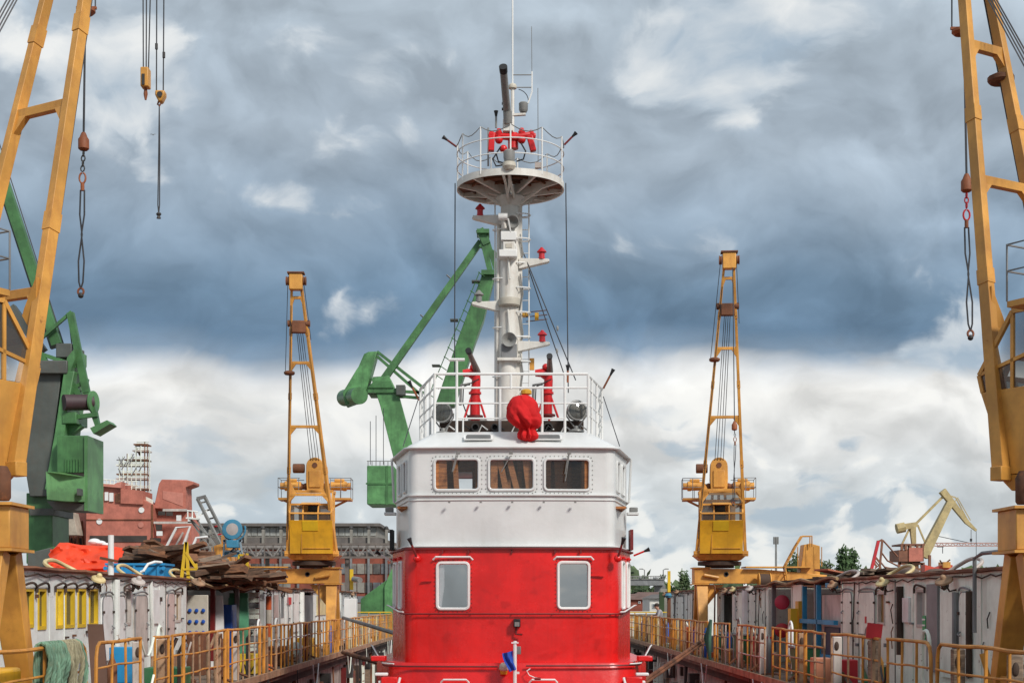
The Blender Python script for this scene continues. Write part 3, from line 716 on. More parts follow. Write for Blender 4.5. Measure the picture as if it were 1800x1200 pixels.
# fire monitors on red stands
def monitor(px, d, tip, base_py, head_py, flip):
    bx = (px - VX) * d / F; zb = EYE + (VY - base_py) * d / F; zh = EYE + (VY - head_py) * d / F
    m = MB().tube([(bx, d, zb), (bx, d, zb + .5), (bx + .03 * flip, d, zh - .12), (bx + .01 * flip, d, zh)], [.13, .12, .11, .12], 12).build('fire_monitor', REDM, ship)
    MB().tube([(bx - .02, d, zh), (bx - .02 - .12 * flip, d, zh + .07), (bx - .3 * flip, d, zh + .06)], [.12, .11, .085], 10).build('elbow', REDM, m)
    MB().lathe([(.16, 0), (.16, .05), (.12, .05), (.12, .09)], (bx, d, zh - .46), (0, 0, 1), 12).build('flange', REDM, m)
    MB().lathe([(.2, 0), (.2, .05)], (bx, d, zb + .06), (0, 0, 1), 14).build('foot_flange', DRED, m)
    tp = W(*tip); p0 = Vector((bx + .06 * flip, d - .05, zh + .08)); dv = tp - p0
    MB().tube([p0 - dv * .1, p0 + dv * .05, p0 + dv * .8, p0 + dv], [.075, .085, .06, .055], 10).build('barrel', paint('barrel_brown', (.16, .10, .085), .4, .2, dirt=.3), m)
    MB().tube([p0 + dv * .96, p0 + dv * 1.07], [.07, .075], 10).build('muzzle', BLACK, m)
    MB().ball(p0 + V(-.1 * flip, 0, .12), .09).build('valve', REDM, m)
    for sx, sy in ((-1, -.4), (1, -.4), (.2, 1)):
        MB().tube([(bx + sx * .08, d + sy * .05, zh - .5), (bx + sx * .27, d + sy * .3, zb)], .028, 6).build('stand_leg', REDM, m)
    MB().tube([(bx + .1 * flip, d - .1, zh - .1), (bx - .28 * flip, d - .15, zh - .3), (bx - .3 * flip, d - .1, zb + .4), (bx - .15 * flip, d - .1, zb)], .016, 5).build('control_cable', BLACK, m)
    MB().tube([(bx - .12 * flip, d - .1, zh - .22), (bx - .34 * flip, d - .12, zh - .25), (bx - .36 * flip, d - .1, zh - .75)], .04, 6).build('drain_pipe', GREYL if flip > 0 else REDM, m)
monitor(835, 35.2, (824, 618, 34.2), 738, 660, 1); monitor(962, 35.2, (966, 627, 34.4), 736, 660, 1)
MB().ball((-.75, 35.6, 6.28), .3, .2, .16).build('vent_cowl', GREYL, ship)

# ---------------------------------------------------------------- mast
MX = .045; MY = 36.0
def zz(py, d=MY): return EYE + (VY - py) * d / F
def xx(px, d=MY): return (px - VX) * d / F
mast = MB().cyl((MX - .05, MY, 5.8), (MX + .02, MY, zz(345)), .26, .23, 20).build('mast', WHITEM, ship)
MB().box(MX + .12, MX + .33, MY - .03, MY + .12, 5.85, zz(350)).build('cable_trunk', WHITEM, mast)
MB().cyl((MX - .31, MY - .02, 5.85), (MX - .27, MY - .02, zz(395)), .05, .05, 8).build('mast_pipe', WHITEM, mast)
for px in (870, 930): MB().tube([(xx(px), MY + .25, 6.2), (xx(px), MY + .25, zz(352))], .018, 6).build('ladder_rail', SIGNW, mast)
for k in range(7):
    z = zz(375) - k * .62
    MB().tube(arc((MX + .18, MY + .18, z), .36, -90, 90, 8, (1, 0, 0), (0, 1, .12)), .018, 5).build('ladder_hoop', SIGNW, mast)
    if k % 2 == 0: MB().tube(arc((MX - .16, MY + .1, z - .4), .26, 90, 270, 8, (1, 0, 0), (0, 1, .12)), .016, 5).build('ladder_hoop', SIGNW, mast)
for k in range(18): MB().tube([(xx(915), MY + .28, 6.5 + k * .3), (xx(930), MY + .25, 6.5 + k * .3)], .011, 4).build('ladder_rung', SIGNW, mast)
for k in range(5): MB().tube([(MX + .3 - k * .012, MY - .05, 6.2 + k), (MX + .35, MY - .08, 6.6 + k), (MX + .28, MY - .09, 7.1 + k)], .02, 5).build('cable', GREYL, mast)
def arm(px0, px1, py, lamp, dark=False):
    a = V(xx(px0), MY, zz(py)); b = V(xx(px1), MY - .15, zz(py) + .04); s = 1 if px1 > px0 else -1
    t = MB().prism([a + V(0, -.1, .10), b + V(0, 0, .03), b + V(s * .03, 0, -.02), b + V(-s * .03, 0, -.05), a + V(0, -.1, -.17)], (0, .22, 0)).build('lamp_arm', WHITEM, mast, .01)
    lx = xx(lamp); z0 = zz(py) + .07; m = GREYL if dark else SIGNR
    l = MB().lathe([(.085, 0), (.085, .04), (.075, .05), (.075, .16)], (lx, MY - .08, z0), (0, 0, 1), 14).build('signal_lamp', m, t)
    MB().lathe([(.085, .16), (.125, .18), (.11, .21), (.05, .27), (.03, .30)], (lx, MY - .08, z0), (0, 0, 1), 14).build('lamp_cap', m, l)
arm(882, 832, 386, 844); arm(912, 964, 462, 952); arm(880, 831, 537, 842, True); arm(910, 965, 607, 953)
# things bolted to the front of the mast
def mbox(x0, x1, y0, y1, name, mat, d=MY - .3, dep=.25, bev=.02, par=mast):
    return MB().box(xx(x0, d), xx(x1, d), d, d + dep, zz(y1, d), zz(y0, d)).build(name, mat, par, bev)
mbox(880, 908, 406, 422, 'radar_head', SIGNW, MY - .42, .36); mbox(884, 905, 424, 441, 'radar_motor', WHITEM, MY - .4, .3)
mbox(877, 909, 438, 451, 'radar_tray', SIGNW, MY - .45, .42); mbox(889, 900, 428, 435, 'radar_label', CREAM, MY - .415, .02, 0)
MB().lathe([(.24, 0), (.27, .03), (.28, .16), (.27, .2), (.2, .22)], (MX, MY - .12, zz(541)), (0, 0, 1), 22).build('antenna_drum', CREAM, mast)
for y0 in (466, 560): MB().tube([(MX - .03, MY - .29, zz(y0 - 12)), (MX + .02, MY - .34, zz(y0 + 30))], .026, 6).build('drain_pipe', WHITEM, mast)
h = MB().lathe([(.05, -.3), (.07, -.12), (.13, -.02), (.185, .03), (.18, .045), (.10, -.02), (.04, -.1)], W(895, 597, MY - .42), (0, -1, .02), 20).build('horn', GREYL, mast); mbox(881, 909, 604, 628, 'horn_box', GREYD, MY - .34, .2, .01, h)
mbox(874, 916, 628, 633, 'horn_shelf', WHITEM, MY - .36, .3, .005)
h = MB().lathe([(.15, -.2), (.17, 0), (.15, .02), (.11, -.05), (.03, -.12)], W(901, 390, MY - .42), (.15, -1, -.1), 18).build('horn', GREYL, mast)
MB().beam(W(884, 381, MY - .46), W(887, 402, MY - .4), .1, .1).build('camera_arm', WHITEM, mast, .02); MB().cyl(W(876, 381, MY - .5), W(892, 381, MY - .5), .09).build('camera', SIGNW, mast)
MB().tube([W(893, 384, MY - .48), W(898, 410, MY - .4), W(908, 440, MY - .3)], .02, 5).build('cable', SIGNW, mast)
# antenna brackets and flag halyards behind the mast
yb = MB().lathe([(.15, 0), (.15, .1)], W(920, 556, MY + .5), (0, 0, 1), 12).build('yellow_drum', YEL2, mast); MB().lathe([(.1, 0), (.1, .1)], W(940, 556, MY + .5), (1, 0, 0), 12).build('yellow_drum', YEL2, mast)
for dy in (-8, 0, 8): MB().tube([W(925, 557 + dy, MY + .5), W(962, 553 + dy, MY + .6)], .012, 4).build('antenna_rod', RUST, mast)
MB().cbox(W(935, 640, MY + .3), .12, .06, .3).build('hanging_block', YEL, mast)
# crow's nest platform
PC = Vector((.075, MY, 12.30)); PR = 1.36
plat = MB().lathe([(PR - .03, -.07), (PR, -.08), (PR, .09), (PR - .03, .10), (PR - .05, .0), (PR - .03, -.07)], PC, (0, 0, 1), 48, False).build('crow_nest', WHITEM, ship)
MB().lathe([(PR - .04, .02), (PR - .04, .045), (.2, .045), (.2, .02), (PR - .04, .02)], PC, (0, 0, 1), 40, False).build('grating', GRAT, plat)
for k in range(10):
    a = R(36 * k + 10); d = V(math.cos(a), math.sin(a), 0)
    MB().beam(PC + d * .2 + V(0, 0, -.12), PC + d * (PR - .03) + V(0, 0, -.02), .07, .26, .06, .08).build('spoke', WHITEM, plat)
    if k % 2: MB().beam(PC + d * .25 + V(0, 0, -.45), PC + d * .95 + V(0, 0, -.06), .06, .06).build('strut', WHITEM, plat)
for rr in (.6, 1.0): MB().lathe([(rr, -.05), (rr, .0), (rr - .04, .0), (rr - .04, -.05), (rr, -.05)], PC, (0, 0, 1), 30, False).build('stiffener', RUST, plat)
MB().lathe([(.24, -.5), (.36, -.32), (.36, -.26), (.25, -.2)], PC, (0, 0, 1), 20).build('collar', WHITEM, plat)
for sx in (-1, 1): MB().tube([PC + V(sx * .1, -.3, -.36), PC + V(sx * .02, -.9, -.2), PC + V(-.05, -1.25, .1)], .035, 6).build('cable_pipe', WHITEM, plat)
ang = [-90, -55, -18, 14, 45, 82, 112, 145, 174, 208, 237]
for a in ang:
    d = V(math.cos(R(a)), math.sin(R(a)), 0) * (PR - .01)
    MB().tube([PC + d, PC + d + V(0, 0, 1.16)], .02, 6).build('railing_post', SIGNW, plat)
for z in (.46, .83): MB().tube(arc(PC + V(0, 0, z), PR - .01, 0, 360, 44, (1, 0, 0), (0, 1, 0))[:-1], .016, 5, True).build('railing_bar', SIGNW, plat)
wv = []
for i in range(len(ang)):
    a0 = ang[i]; a1 = ang[(i + 1) % len(ang)] + (360 if i == len(ang) - 1 else 0)
    for k in range(5):
        t = k / 5; a = R(a0 + (a1 - a0) * t)
        wv.append(PC + V(math.cos(a), math.sin(a), 0) * (PR - .01) + V(0, 0, 1.16 - .16 * math.sin(math.pi * t)))
MB().tube(wv, .013, 4, True).build('railing_chain', GREYL, plat)
nozzle(PC + V(-PR, -.1, 1.0), (-.8, -.1, .55), plat, .42); nozzle(PC + V(PR, -.1, 1.05), (.72, -.1, .7), plat, .42); nozzle(W(872, 225, 35.2), (0, 0, 1), plat, .42, GREYL)
# on the platform: twin red monitor, grey gun, lamps and aerials
tw = MB().cyl(W(902, 262, 35.4), W(902, 235, 35.4), .13).build('twin_monitor', REDM, plat)
MB().tube([W(866, 238, 35.35), W(885, 240, 35.3), W(905, 242, 35.3), (xx(930), 35.3, zz(238, 35.3)), W(940, 240, 35.35)], [.08, .085, .09, .085, .08], 10).build('cross_pipe', REDM, tw)
MB().cbox(W(864, 250, 35.3), .15, .16, .46, Matrix.Rotation(.05, 3, 'Y')).build('left_valve', REDM, tw, .02); MB().cbox(W(934, 252, 35.3), .15, .16, .42, Matrix.Rotation(-.25, 3, 'Y')).build('right_valve', REDM, tw, .02)
for px, py in ((877, 233), (917, 232), (864, 237), (934, 236)): MB().lathe([(.07, -.1), (.09, 0), (.07, .03), (.05, .09)], W(px, py, 35.3), (0, 0, 1), 10).build('actuator', REDM, tw)
for px, py in ((877, 246), (917, 246), (885, 262)): MB().ball(W(px, py, 35.25), .1).build('valve_body', REDM, tw)
for pts in ([(880, 258), (866, 280), (872, 292), (884, 290)], [(916, 252), (924, 266), (920, 280), (908, 284)], [(872, 270), (876, 284), (890, 288)]):
    MB().tube([W(px, py, 35.1) for px, py in pts], .02, 5).build('hydraulic_hose', BLACK, tw)
gn = MB().tube([W(893, 216, 35.2), W(892, 196, 35.1), W(891, 194, 35.1), W(885, 124, 34.2)], [.11, .11, .095, .09], 14).build('water_gun', GREYL, plat)
MB().tube([W(885.2, 127, 34.24), W(884.4, 117, 34.1)], [.097, .102], 14).build('muzzle', BLACK, gn)
MB().cbox(W(893, 222, 35.3), .26, .2, .3).build('gun_mount', WHITEM, gn, .02)
for y in (182, 192): MB().cyl(W(882, y, 35.1), W(887, y, 35.1), .035).build('gun_knob', BLACK, gn)
MB().tube([(xx(901), MY, zz(290)), (xx(901), MY, zz(-110))], .022, 6).build('whip_aerial', SIGNW, plat)
MB().tube([(xx(901), MY, zz(290)), (xx(901), MY, zz(150))], .045, 8).build('aerial_post', WHITEM, plat); MB().lathe([(.10, 0), (.11, .05), (.09, .1), (.04, .13)], (xx(901), MY, zz(156)), (0, 0, 1), 14).build('aerial_dome', CREAM, plat)
for y in (132, 154): MB().tube([W(900, y, MY), W(936, y, MY)], .015, 5).build('aerial_bar', GREYL, plat)
MB().tube([W(935, 126, MY), W(935, 162, MY), W(928, 182, MY)], .02, 5).build('aerial_bar', SIGNW, plat); MB().tube([W(934.5, 47, MY), W(935, 128, MY)], .008, 4).build('thin_aerial', GREYL, plat)
MB().tube(arc(W(908, 178, MY), .3, 80, 0, 6, (1, 0, 0), (0, 0, 1)), .01, 4).build('aerial_cable', BLACK, plat)
l = MB().lathe([(.08, 0), (.115, .06), (.115, .2), (.12, .22), (.10, .25)], W(920, 198, MY), (0, 0, 1), 14).build('round_lamp', GREYL, plat); MB().beam(W(894, 203, MY), W(924, 201, MY), .1, .05).build('lamp_shelf', WHITEM, plat)
MB().tube([W(945.5, 155, MY), W(946, 290, MY)], .009, 4).build('thin_aerial', GREYL, plat); MB().cbox(W(946.5, 291, MY), .18, .1, .14).build('aerial_box', DOORB, plat)
MB().tube([W(858, 225, MY), W(858, 292, MY)], .025, 5).build('side_post', GREYL, plat)
l = MB().lathe([(.12, -.1), (.14, 0), (.14, .14), (.1, .18)], W(895, 277, 34.65), (0, 0, 1), 16).build('deck_light', GREYL, plat); MB().lathe([(.12, -.18), (.17, -.1), (.16, 0)], W(895, 286, 34.68), (0, 0, 1), 14).build('light_foot', CREAM, plat)
# stays
for a, b in ((W(800, 322, MY), W(799, 662, MY + .2)), (W(994.5, 322, MY), W(999, 690, MY - 1.5)), (W(914, 430, MY), W(1012, 668, 35.2)), (W(930, 475, MY + .2), W(995, 668, 36.5))):
    MB().tube([a, b], .014, 4).build('stay_wire', WIRE, ship)
for a in (W(980, 577, 35.6), W(979, 617, 36)): MB().ball(a, .03, .03, .07).build('turnbuckle', GREYL, ship)

# loose things on the ship
def cover():
    mb = MB(); c = W(918, 726, 33.35); n, m = 96, 64; vs = []; fs = []
    prof = [(0, .42), (.12, .415), (.24, .375), (.34, .26), (.395, .08), (.405, -.08), (.37, -.2), (.27, -.31), (.17, -.375), (.155, -.405), (.19, -.47), (.225, -.54), (.19, -.62), (.10, -.66), (.0, -.665)]
    for i in range(m + 1):
        f = i / m * (len(prof) - 1); k = min(int(f), len(prof) - 2); u = f - k
        r = prof[k][0] * (1 - u) + prof[k + 1][0] * u; z = prof[k][1] * (1 - u) + prof[k + 1][1] * u
        low = max(0, min(1, (.12 - z) / .4))                       # 0 on top, 1 in the gathered skirt
        sway = V(.13 * low ** 1.6, -.12 * low, 0)
        for j in range(n):
            a = 2 * math.pi * j / n; d = V(math.cos(a), math.sin(a), 0)
            q_ = V(d.x * 1.2, d.y * 1.2, z * 2.2)
            fold = .060 * low * math.sin(7 * a + 2.2 * mnoise.noise(V(d.x, d.y, z * 1.5)) + z * 3) * min(1, r / .2)
            crease = -.035 * abs(mnoise.noise(q_ * 2.3 + V(4, 2, 9))) - .05 * max(0, .12 - abs(mnoise.noise(q_ * 1.6 + V(1, 5, 3)))) / .12 * .5
            wob = .045 * mnoise.noise(q_ * .9 + V(8, 0, 2))
            rr = max(0.0, r + (fold + crease + wob) * min(1, r / .12)); vs.append(c + d * rr + V(0, 0, z + .03 * mnoise.noise(q_ * 1.4))  + sway)
    for i in range(m): fs += [(i * n + j, i * n + (j + 1) % n, (i + 1) * n + (j + 1) % n, (i + 1) * n + j) for j in range(n)]
    mb.add(vs, fs); return mb
solo(cover(), 'equipment_cover', REDC, 'crumpled bright red cloth cover tied over equipment on the wheelhouse roof', 'cover')
bpy.data.objects['equipment_cover'].data.set_sharp_from_angle(angle=R(180))
solo(MB().lathe([(.08, 0), (.13, .02), (.13, .10), (.09, .13)], W(925, 694, 33.5), (0, 0, 1), 10), 'yellow_lamp', YEL2, 'small yellow lamp standing above the red cloth cover', 'lamp')
fl = MB(); nx, nz = 8, 10; vs = []
for j in range(nz + 1):
    for i in range(nx + 1):
        u, v = i / nx, j / nz
        w = .24 * (1 - .35 * v) ; x = .12 - u * w - .02 * math.sin(v * 5)
        vs.append((x + .06 * v, 32.14 + .05 * math.sin(u * 9 + v * 3), .72 - v * .42 - .06 * u))
fl.add(vs, [(j * (nx + 1) + i, j * (nx + 1) + i + 1, (j + 1) * (nx + 1) + i + 1, (j + 1) * (nx + 1) + i) for j in range(nz) for i in range(nx)])
o = solo(fl, 'flag', BLUEF, 'small blue flag hanging limp on the white staff at the bow', 'flag')
# ---------------------------------------------------------------- yellow semi-portal dock cranes
def chain_links(mb, p, q, link=.10, r=.011, w=.03):
    p = Vector(p); q = Vector(q); L = (q - p).length; n = max(2, int(L / (link * .72))); d = (q - p) / L
    for i in range(n):
        c = p + d * (i + .5) * L / n; u = V(1, 0, 0) if i % 2 else V(0, 1, 0)
        mb.tube(arc(c, 1, 0, 360, 8, u * w, d * link * .5)[:-1], r, 4, True)
def crane(cx, d, side, slew, lean, zt, label, mat=YEL, near=False, apex_shift=0.0, xi=None):
    c = thing('dock_crane', label, 'crane', (cx, d, 0), 'yellow cranes on the dock walls')
    S = side
    # portal: an A-frame inner leg, the girder out over the deckhouses, end carriage
    xi = cx - S * 1.0 if xi is None else xi
    MB().prism([(xi, d - .38, 2.53), (xi + S * 3.0, d - .38, 2.53), (xi + S * 5.0, d - .38, 2.62), (xi + S * 5.0, d - .38, 2.85), (xi + S * 2.4, d - .38, 3.08), (xi, d - .38, 3.1)], (0, .76, 0)).build('girder', mat, c, .015)
    MB().box(*sorted((xi - S * .05, xi + S * .62)), d - .46, d + .46, 3.10, 3.14).build('girder_plate', mat, c); MB().box(*sorted((xi - S * .05, xi + S * .55)), d - .46, d + .46, 2.49, 2.528).build('girder_plate', mat, c)
    MB().lathe([(.09, 0), (.09, .02), (.06, .02), (.055, .0)], (cx + S * .2, d - .385, 2.88), (0, -1, 0), 16).build('girder_hole', GRND, c)
    for sy in (-1, 1):
        MB().beam((xi + S * .30, d + sy * .22, 2.49), (xi + S * .26, d + sy * 1.02, .32), .42, .28, .30, .26, up=(0, 1, 0)).build('portal_leg', mat, c, .012)
        MB().box(*sorted((xi + S * .08, xi + S * .44)), d + sy * 1.05 - .45, d + sy * 1.05 + .45, .14, .36).build('bogie', mat, c, .02)
        for k in (-1, 1): MB().cyl((xi + S * .16, d + sy * 1.05 + k * .24, .15), (xi + S * .36, d + sy * 1.05 + k * .24, .15), .15, n=14).build('crane_wheel', GRND, c)
        MB().prism([(xi + S * .52, d + sy * .1 - .04, 2.49), (xi + S * 1.15, d + sy * .1 - .04, 2.49), (xi + S * .52, d + sy * .1 - .04, 1.7)], (0, .08, 0)).build('gusset', mat, c)
    MB().beam((xi + S * .26, d - .85, .62), (xi + S * .26, d + .85, .62), .2, .24).build('sill_beam', mat, c, .01)
    MB().box(*sorted((xi + S * 4.75, xi + S * 5.05)), d - 1.1, d + 1.1, 2.40, 2.60).build('end_carriage', mat, c)
    MB().box(*sorted((xi + S * 1.9, xi + S * 4.4)), d - .62, d + .5, 3.12, 3.17).build('service_platform', mat, c)
    dr = MB().lathe([(.30, 0), (.30, .03), (.24, .03), (.24, .42), (.30, .42), (.30, .45)], (xi + S * 2.35, d - .7, 2.62), (S, 0, 0), 20).build('cable_reel', mat, c); MB().lathe([(.27, .035), (.27, .41)], (xi + S * 2.35, d - .7, 2.62), (S, 0, 0), 18).build('cable_winding', RUSTD, dr)
    MB().prism([(xi + S * 4.0, d - .3, 2.86), (xi + S * 4.75, d - .3, 2.86), (xi + S * 4.75, d - .3, 3.95), (xi + S * 4.4, d - .3, 4.05), (xi + S * 4.15, d - .3, 4.0)], (0, .7, 0)).build('cable_cabinet', mat, c, .02)
    for sy in (-.75, -.4):
        MB().tube([(xi + S * 3.5, d + sy, 2.3), (xi + S * 3.35, d + sy, 3.15), (xi + S * 3.75, d + sy, 3.9), (xi + S * 4.0, d + sy, 4.3), (xi + S * 4.35, d + sy, 4.3), (xi + S * 4.35, d + sy, 3.9)], .028, 6).build('ladder_rail', mat, c)
    for k in range(9):
        z = 2.45 + k * .2; x = xi + S * (3.5 - .15 * min(1, (z - 2.3) / .85) + max(0, z - 3.15) * .53)
        MB().tube([(x, d - .75, z), (x, d - .4, z)], .02, 5).build('ladder_step', mat, c)
    for k in range(4): MB().tube([(xi + S * (3.85 + .3 * k), d - .6, 3.16), (xi + S * (3.85 + .3 * k), d - .6, 3.9)], .018, 5).build('handrail_post', mat, c)
    MB().tube([(xi + S * .9, d - .44, 2.75), (xi + S * .35, d - .48, 2.85)], .06, 8).build('travel_motor', mat, c)
    MB().tube([(xi + S * .75, d - .3, 2.5), (xi + S * .75, d - .55, 2.4), (xi + S * .72, d - .6, .6)], .03, 6).build('conduit', RUST, c)
    # slewing part
    M = Matrix.Translation((cx, d, 0)) @ Matrix.Rotation(slew, 4, 'Z')
    B = lambda: MB(M)
    B().lathe([(.55, 3.12), (.55, 3.2), (.82, 3.22), (.82, 3.36), (.5, 3.38)], (0, 0, 0), (0, 0, 1), 28).build('slew_ring', RUSTD, c)
    b = B(); TW = .8 if near else 1.0
    b.add([(-.75, -.8, 3.40), (.75, -.8, 3.40), (.75, .85, 3.40), (-.75, .85, 3.40), (-TW, -1.0, 3.62), (TW, -1.0, 3.62), (TW, 1.1, 3.62), (-TW, 1.1, 3.62)],
          [(0, 3, 2, 1), (4, 5, 6, 7), (0, 1, 5, 4), (1, 2, 6, 5), (2, 3, 7, 6), (3, 0, 4, 7)]).build('turntable', mat, c, .01)
    for sx in (-1, 1): B().box(sx * .90 - .11, sx * .90 + .11, -.96, -.76, 3.54, 3.74).build('hinge_lug', mat, c, .01)
    for x0 in (-.62, .35): B().prism([(x0, -.85, 3.42), (x0 + .3, -.85, 3.42), (x0 + .22, -1.0, 3.60), (x0 + .08, -1.0, 3.6)], (0, .3, 0)).build('bracket', mat, c)
    # cab with a nose, sloped upper panes; it stands a little forward of the jib feet
    B0 = B; MC = M @ Matrix.Translation((0, -.34, 0)); B = lambda: MB(MC)
    bd = B().prism([(-.80, -.72, 3.63), (-.80, -.78, 4.35), (-.80, -.98, 4.86), (-.80, .25, 4.86), (-.80, .25, 3.63)], (1.6, 0, 0)).build('cab', YEL2 if not near else mat, c, .012)
    B().cbox((-.02, -.90, 4.66), .58, .04, .38, Matrix.Rotation(.37, 3, 'X')).build('name_plate', YELP, bd)
    B().box(-.36, -.345, -.79, -.75, 3.66, 4.36).build('cab_seam', mat, bd); B().box(-.3, .72, -.775, -.745, 3.82, 3.835).build('cab_seam', mat, bd)
    top = 5.95
    fr = B()
    for sx in (-.77, .77):
        fr.beam((sx, -.95, 4.86), (sx, -1.02, 5.12), .06); fr.beam((sx, -1.02, 5.12), (sx, -.42, top), .06); fr.beam((sx, .22, 4.86), (sx, .22, top), .06); fr.beam((sx, -.42, top), (sx, .22, top), .06); fr.beam((sx, -1.02, 5.40 - .28), (sx, .22, 5.40), .05)
        fr.beam((sx, -.42, 4.86), (sx, -.42, top), .05)
    fr.beam((-.77, -1.02, 5.12), (.77, -1.02, 5.12), .06); fr.beam((-.77, -.80, 5.46), (.77, -.80, 5.46), .07); fr.beam((-.77, -.42, top), (.77, -.42, top), .06)
    fr.beam((-.28, -1.01, 5.1), (-.28, -.80, 5.46), .05); fr.beam((.28, -1.01, 5.1), (.28, -.80, 5.46), .05); fr.beam((-.28, -.95, 4.86), (-.28, -1.02, 5.12), .05); fr.beam((.28, -.95, 4.86), (.28, -1.02, 5.12), .05)
    fr.build('cab_frame', mat, c)
    for q_ in ([(-.77, -.98, 4.87), (.77, -.98, 4.87), (.77, -1.02, 5.11), (-.77, -1.02, 5.11)], [(-.77, -1.01, 5.13), (-.29, -1.01, 5.13), (-.29, -.80, 5.45), (-.77, -.80, 5.45)],
               [(.29, -1.01, 5.13), (.77, -1.01, 5.13), (.77, -.80, 5.45), (.29, -.80, 5.45)], [(-.77, -.79, 5.47), (.77, -.79, 5.47), (.77, -.43, top - .02), (-.77, -.43, top - .02)],
               [(.77, -.98, 5.13), (.77, .2, 5.41), (.77, .2, top - .03), (.77, -.42, top - .03)], [(-.77, -.98, 5.13), (-.77, .2, 5.41), (-.77, .2, top - .03), (-.77, -.42, top - .03)],
               [(.77, -.96, 4.87), (.77, .2, 4.87), (.77, .2, 5.38), (.77, -1.0, 5.11)], [(-.77, -.96, 4.87), (-.77, .2, 4.87), (-.77, .2, 5.38), (-.77, -1.0, 5.11)]):
        B().quad(*q_).build('pane', GLASSC, c, smooth=False)
    B().box(-.79, .79, -.44, .28, top + .03, top + .07).build('cab_roof', mat, c, .01)
    B().prism([(-.34, -.86, 5.50), (.34, -.86, 5.50), (.34, -1.15, 5.44), (-.34, -1.15, 5.44)], (0, .02, .03)).build('sun_visor', mat, c)
    B().box(-.2, .2, -.3, .1, 4.87, 5.25).build('seat', DARKIN, c, .03); B().box(-.2, .2, .02, .12, 5.25, 5.6).build('seat_back', DARKIN, c, .03)
    # machinery house, gear head, motor decks
    B = B0; DW = 1.95 if near else 1.38
    B().box(-.62, .62, .29, 1.05, 3.63, 5.74).build('machine_house', mat, c, .015)
    for sx in (-1, 1):
        B().box(*sorted((sx * .5, sx * DW)), .15, 1.15, 5.72, 5.80).build('motor_deck', mat, c)
        mo = B().lathe([(.14, 0), (.17, .04), (.17, .5), (.19, .5), (.19, .62), (.13, .66), (.13, DW - .58)], (sx * .55, .6, 6.28), (sx, 0, 0), 14).build('hoist_motor', mat, c); B().box(*sorted((sx * .72, sx * 1.1)), .5, .7, 6.44, 6.55).build('terminal_box', mat, mo, .02)
        B().lathe([(.11, 0), (.14, .1), (.1, .2), (.16, .3)], (sx * .28, .6, 6.26), (sx, 0, 0), 12).build('brake', RUST, c)
        for z in (6.2, 6.55): B().tube([(sx * .55, .15, z), (sx * DW, .15, z), (sx * DW, 1.15, z), (sx * .5, 1.15, z)], .014, 5).build('deck_rail', GREYD, c)
        for x, y in ((.6, .15), (1.0, .15), (DW, .15), (DW, 1.15), (.9, 1.15)): B().tube([(sx * x, y, 5.8), (sx * x, y, 6.56)], .014, 5).build('rail_post', GREYD, c)
        B().beam((sx * .45, .5, 5.35), (sx * 1.2, .5, 5.72), .08).build('deck_strut', mat, c)
    B().lathe([(.16, 0), (.18, .03), (.18, .42), (.16, .44)], (-.42, .55, 6.95), (-1, 0, 0), 14).build('winch_drum', RUST, c)
    pl = [(.30, 6.05), (.34, 6.5), (.33, 7.0)] + [(.33 * math.cos(R(k * 18)), 7.02 + .33 * math.sin(R(k * 18))) for k in range(1, 10)] + [(-.33, 7.0), (-.34, 6.5), (-.30, 6.05)]
    g = B().prism([(x, .25, z) for x, z in pl], (0, .5, 0)).build('gear_head', mat, c, .02); B().box(-.22, .22, .2, .249, 6.2, 6.85).build('gear_cover', mat, g, .02); B().lathe([(.1, 0), (.1, .03)], (0, .25, 7.05), (0, -1, 0), 12).build('pivot_cap', RUST, g)
    for x in (-.25, 0, .25): B().beam((x, .5, 5.75), (x * .9, .5, 6.1), .1, .1).build('gear_foot', mat, c)
    B().beam((-.8, .2, 5.98), (.8, .2, 5.98), .1, .14).build('cross_beam', mat, c)
    # jib: two box chords meeting at the head
    hz = 3.66; hy = -.86
    ap = Vector((apex_shift, -lean, zt))
    ends = []
    for sx in (-1, 1):
        h = Vector((sx * .90, hy, hz)); a = ap + V(sx * .15, 0, 0); ends.append((h, a))
        cw = 1.0 if near else .76
        B().beam(h, a, .15 * cw, .20 * cw, .11 * cw, .14 * cw).build('jib_chord', mat, c, .008)
        k = (5.85 - hz) / (zt - hz)
        p = h.lerp(a, k); B().prism([p + V(0, -.02, -.35), p + V(-sx * .26, .0, .02), p + V(-sx * .22, 0, .12), p + V(0, -.02, .55)], (0, .06, 0)).build('jib_gusset', mat, c)
    at = lambda i, k: ends[i][0].lerp(ends[i][1], k)
    for k in (.22, .47, .70, .93):
        l, r = at(0, k), at(1, k)
        B().beam(l, r, .12 if near else .09, .13 if near else .10).build('jib_tie', mat, c, .006)
        w = min(.28, (r - l).length * .3)
        for i, sx in ((0, 1), (1, -1)):
            e = at(i, k); e2 = at(i, k - .035)
            B().prism([e + V(0, -.05, 0), e + V(sx * w, -.05, 0), e2 + V(0, -.05, 0)], (0, .10, 0)).build('knee_plate', mat, c)
    hd = B().box(ap.x - .24, ap.x + .24, ap.y - .16, ap.y + .16, ap.z - .45, ap.z + .12).build('jib_head', mat, c, .03)
    B().box(ap.x - .3, ap.x + .3, ap.y - .2, ap.y + .2, ap.z + .13, ap.z + .18).build('head_plate', RUST, hd)
    for sx in (-1, 1): B().lathe([(.16, 0), (.16, .03), (.12, .05), (.16, .07), (.16, .10)], (ap.x + sx * .26, ap.y, ap.z - .12), (sx, 0, 0), 16).build('sheave', RUST, hd)
    m1 = (at(0, .83) + at(1, .83)) / 2
    B().box(m1.x - .26, m1.x + .26, m1.y - .1, m1.y + .1, m1.z - .25, m1.z + .2).build('luffing_block', RUST, hd, .04)
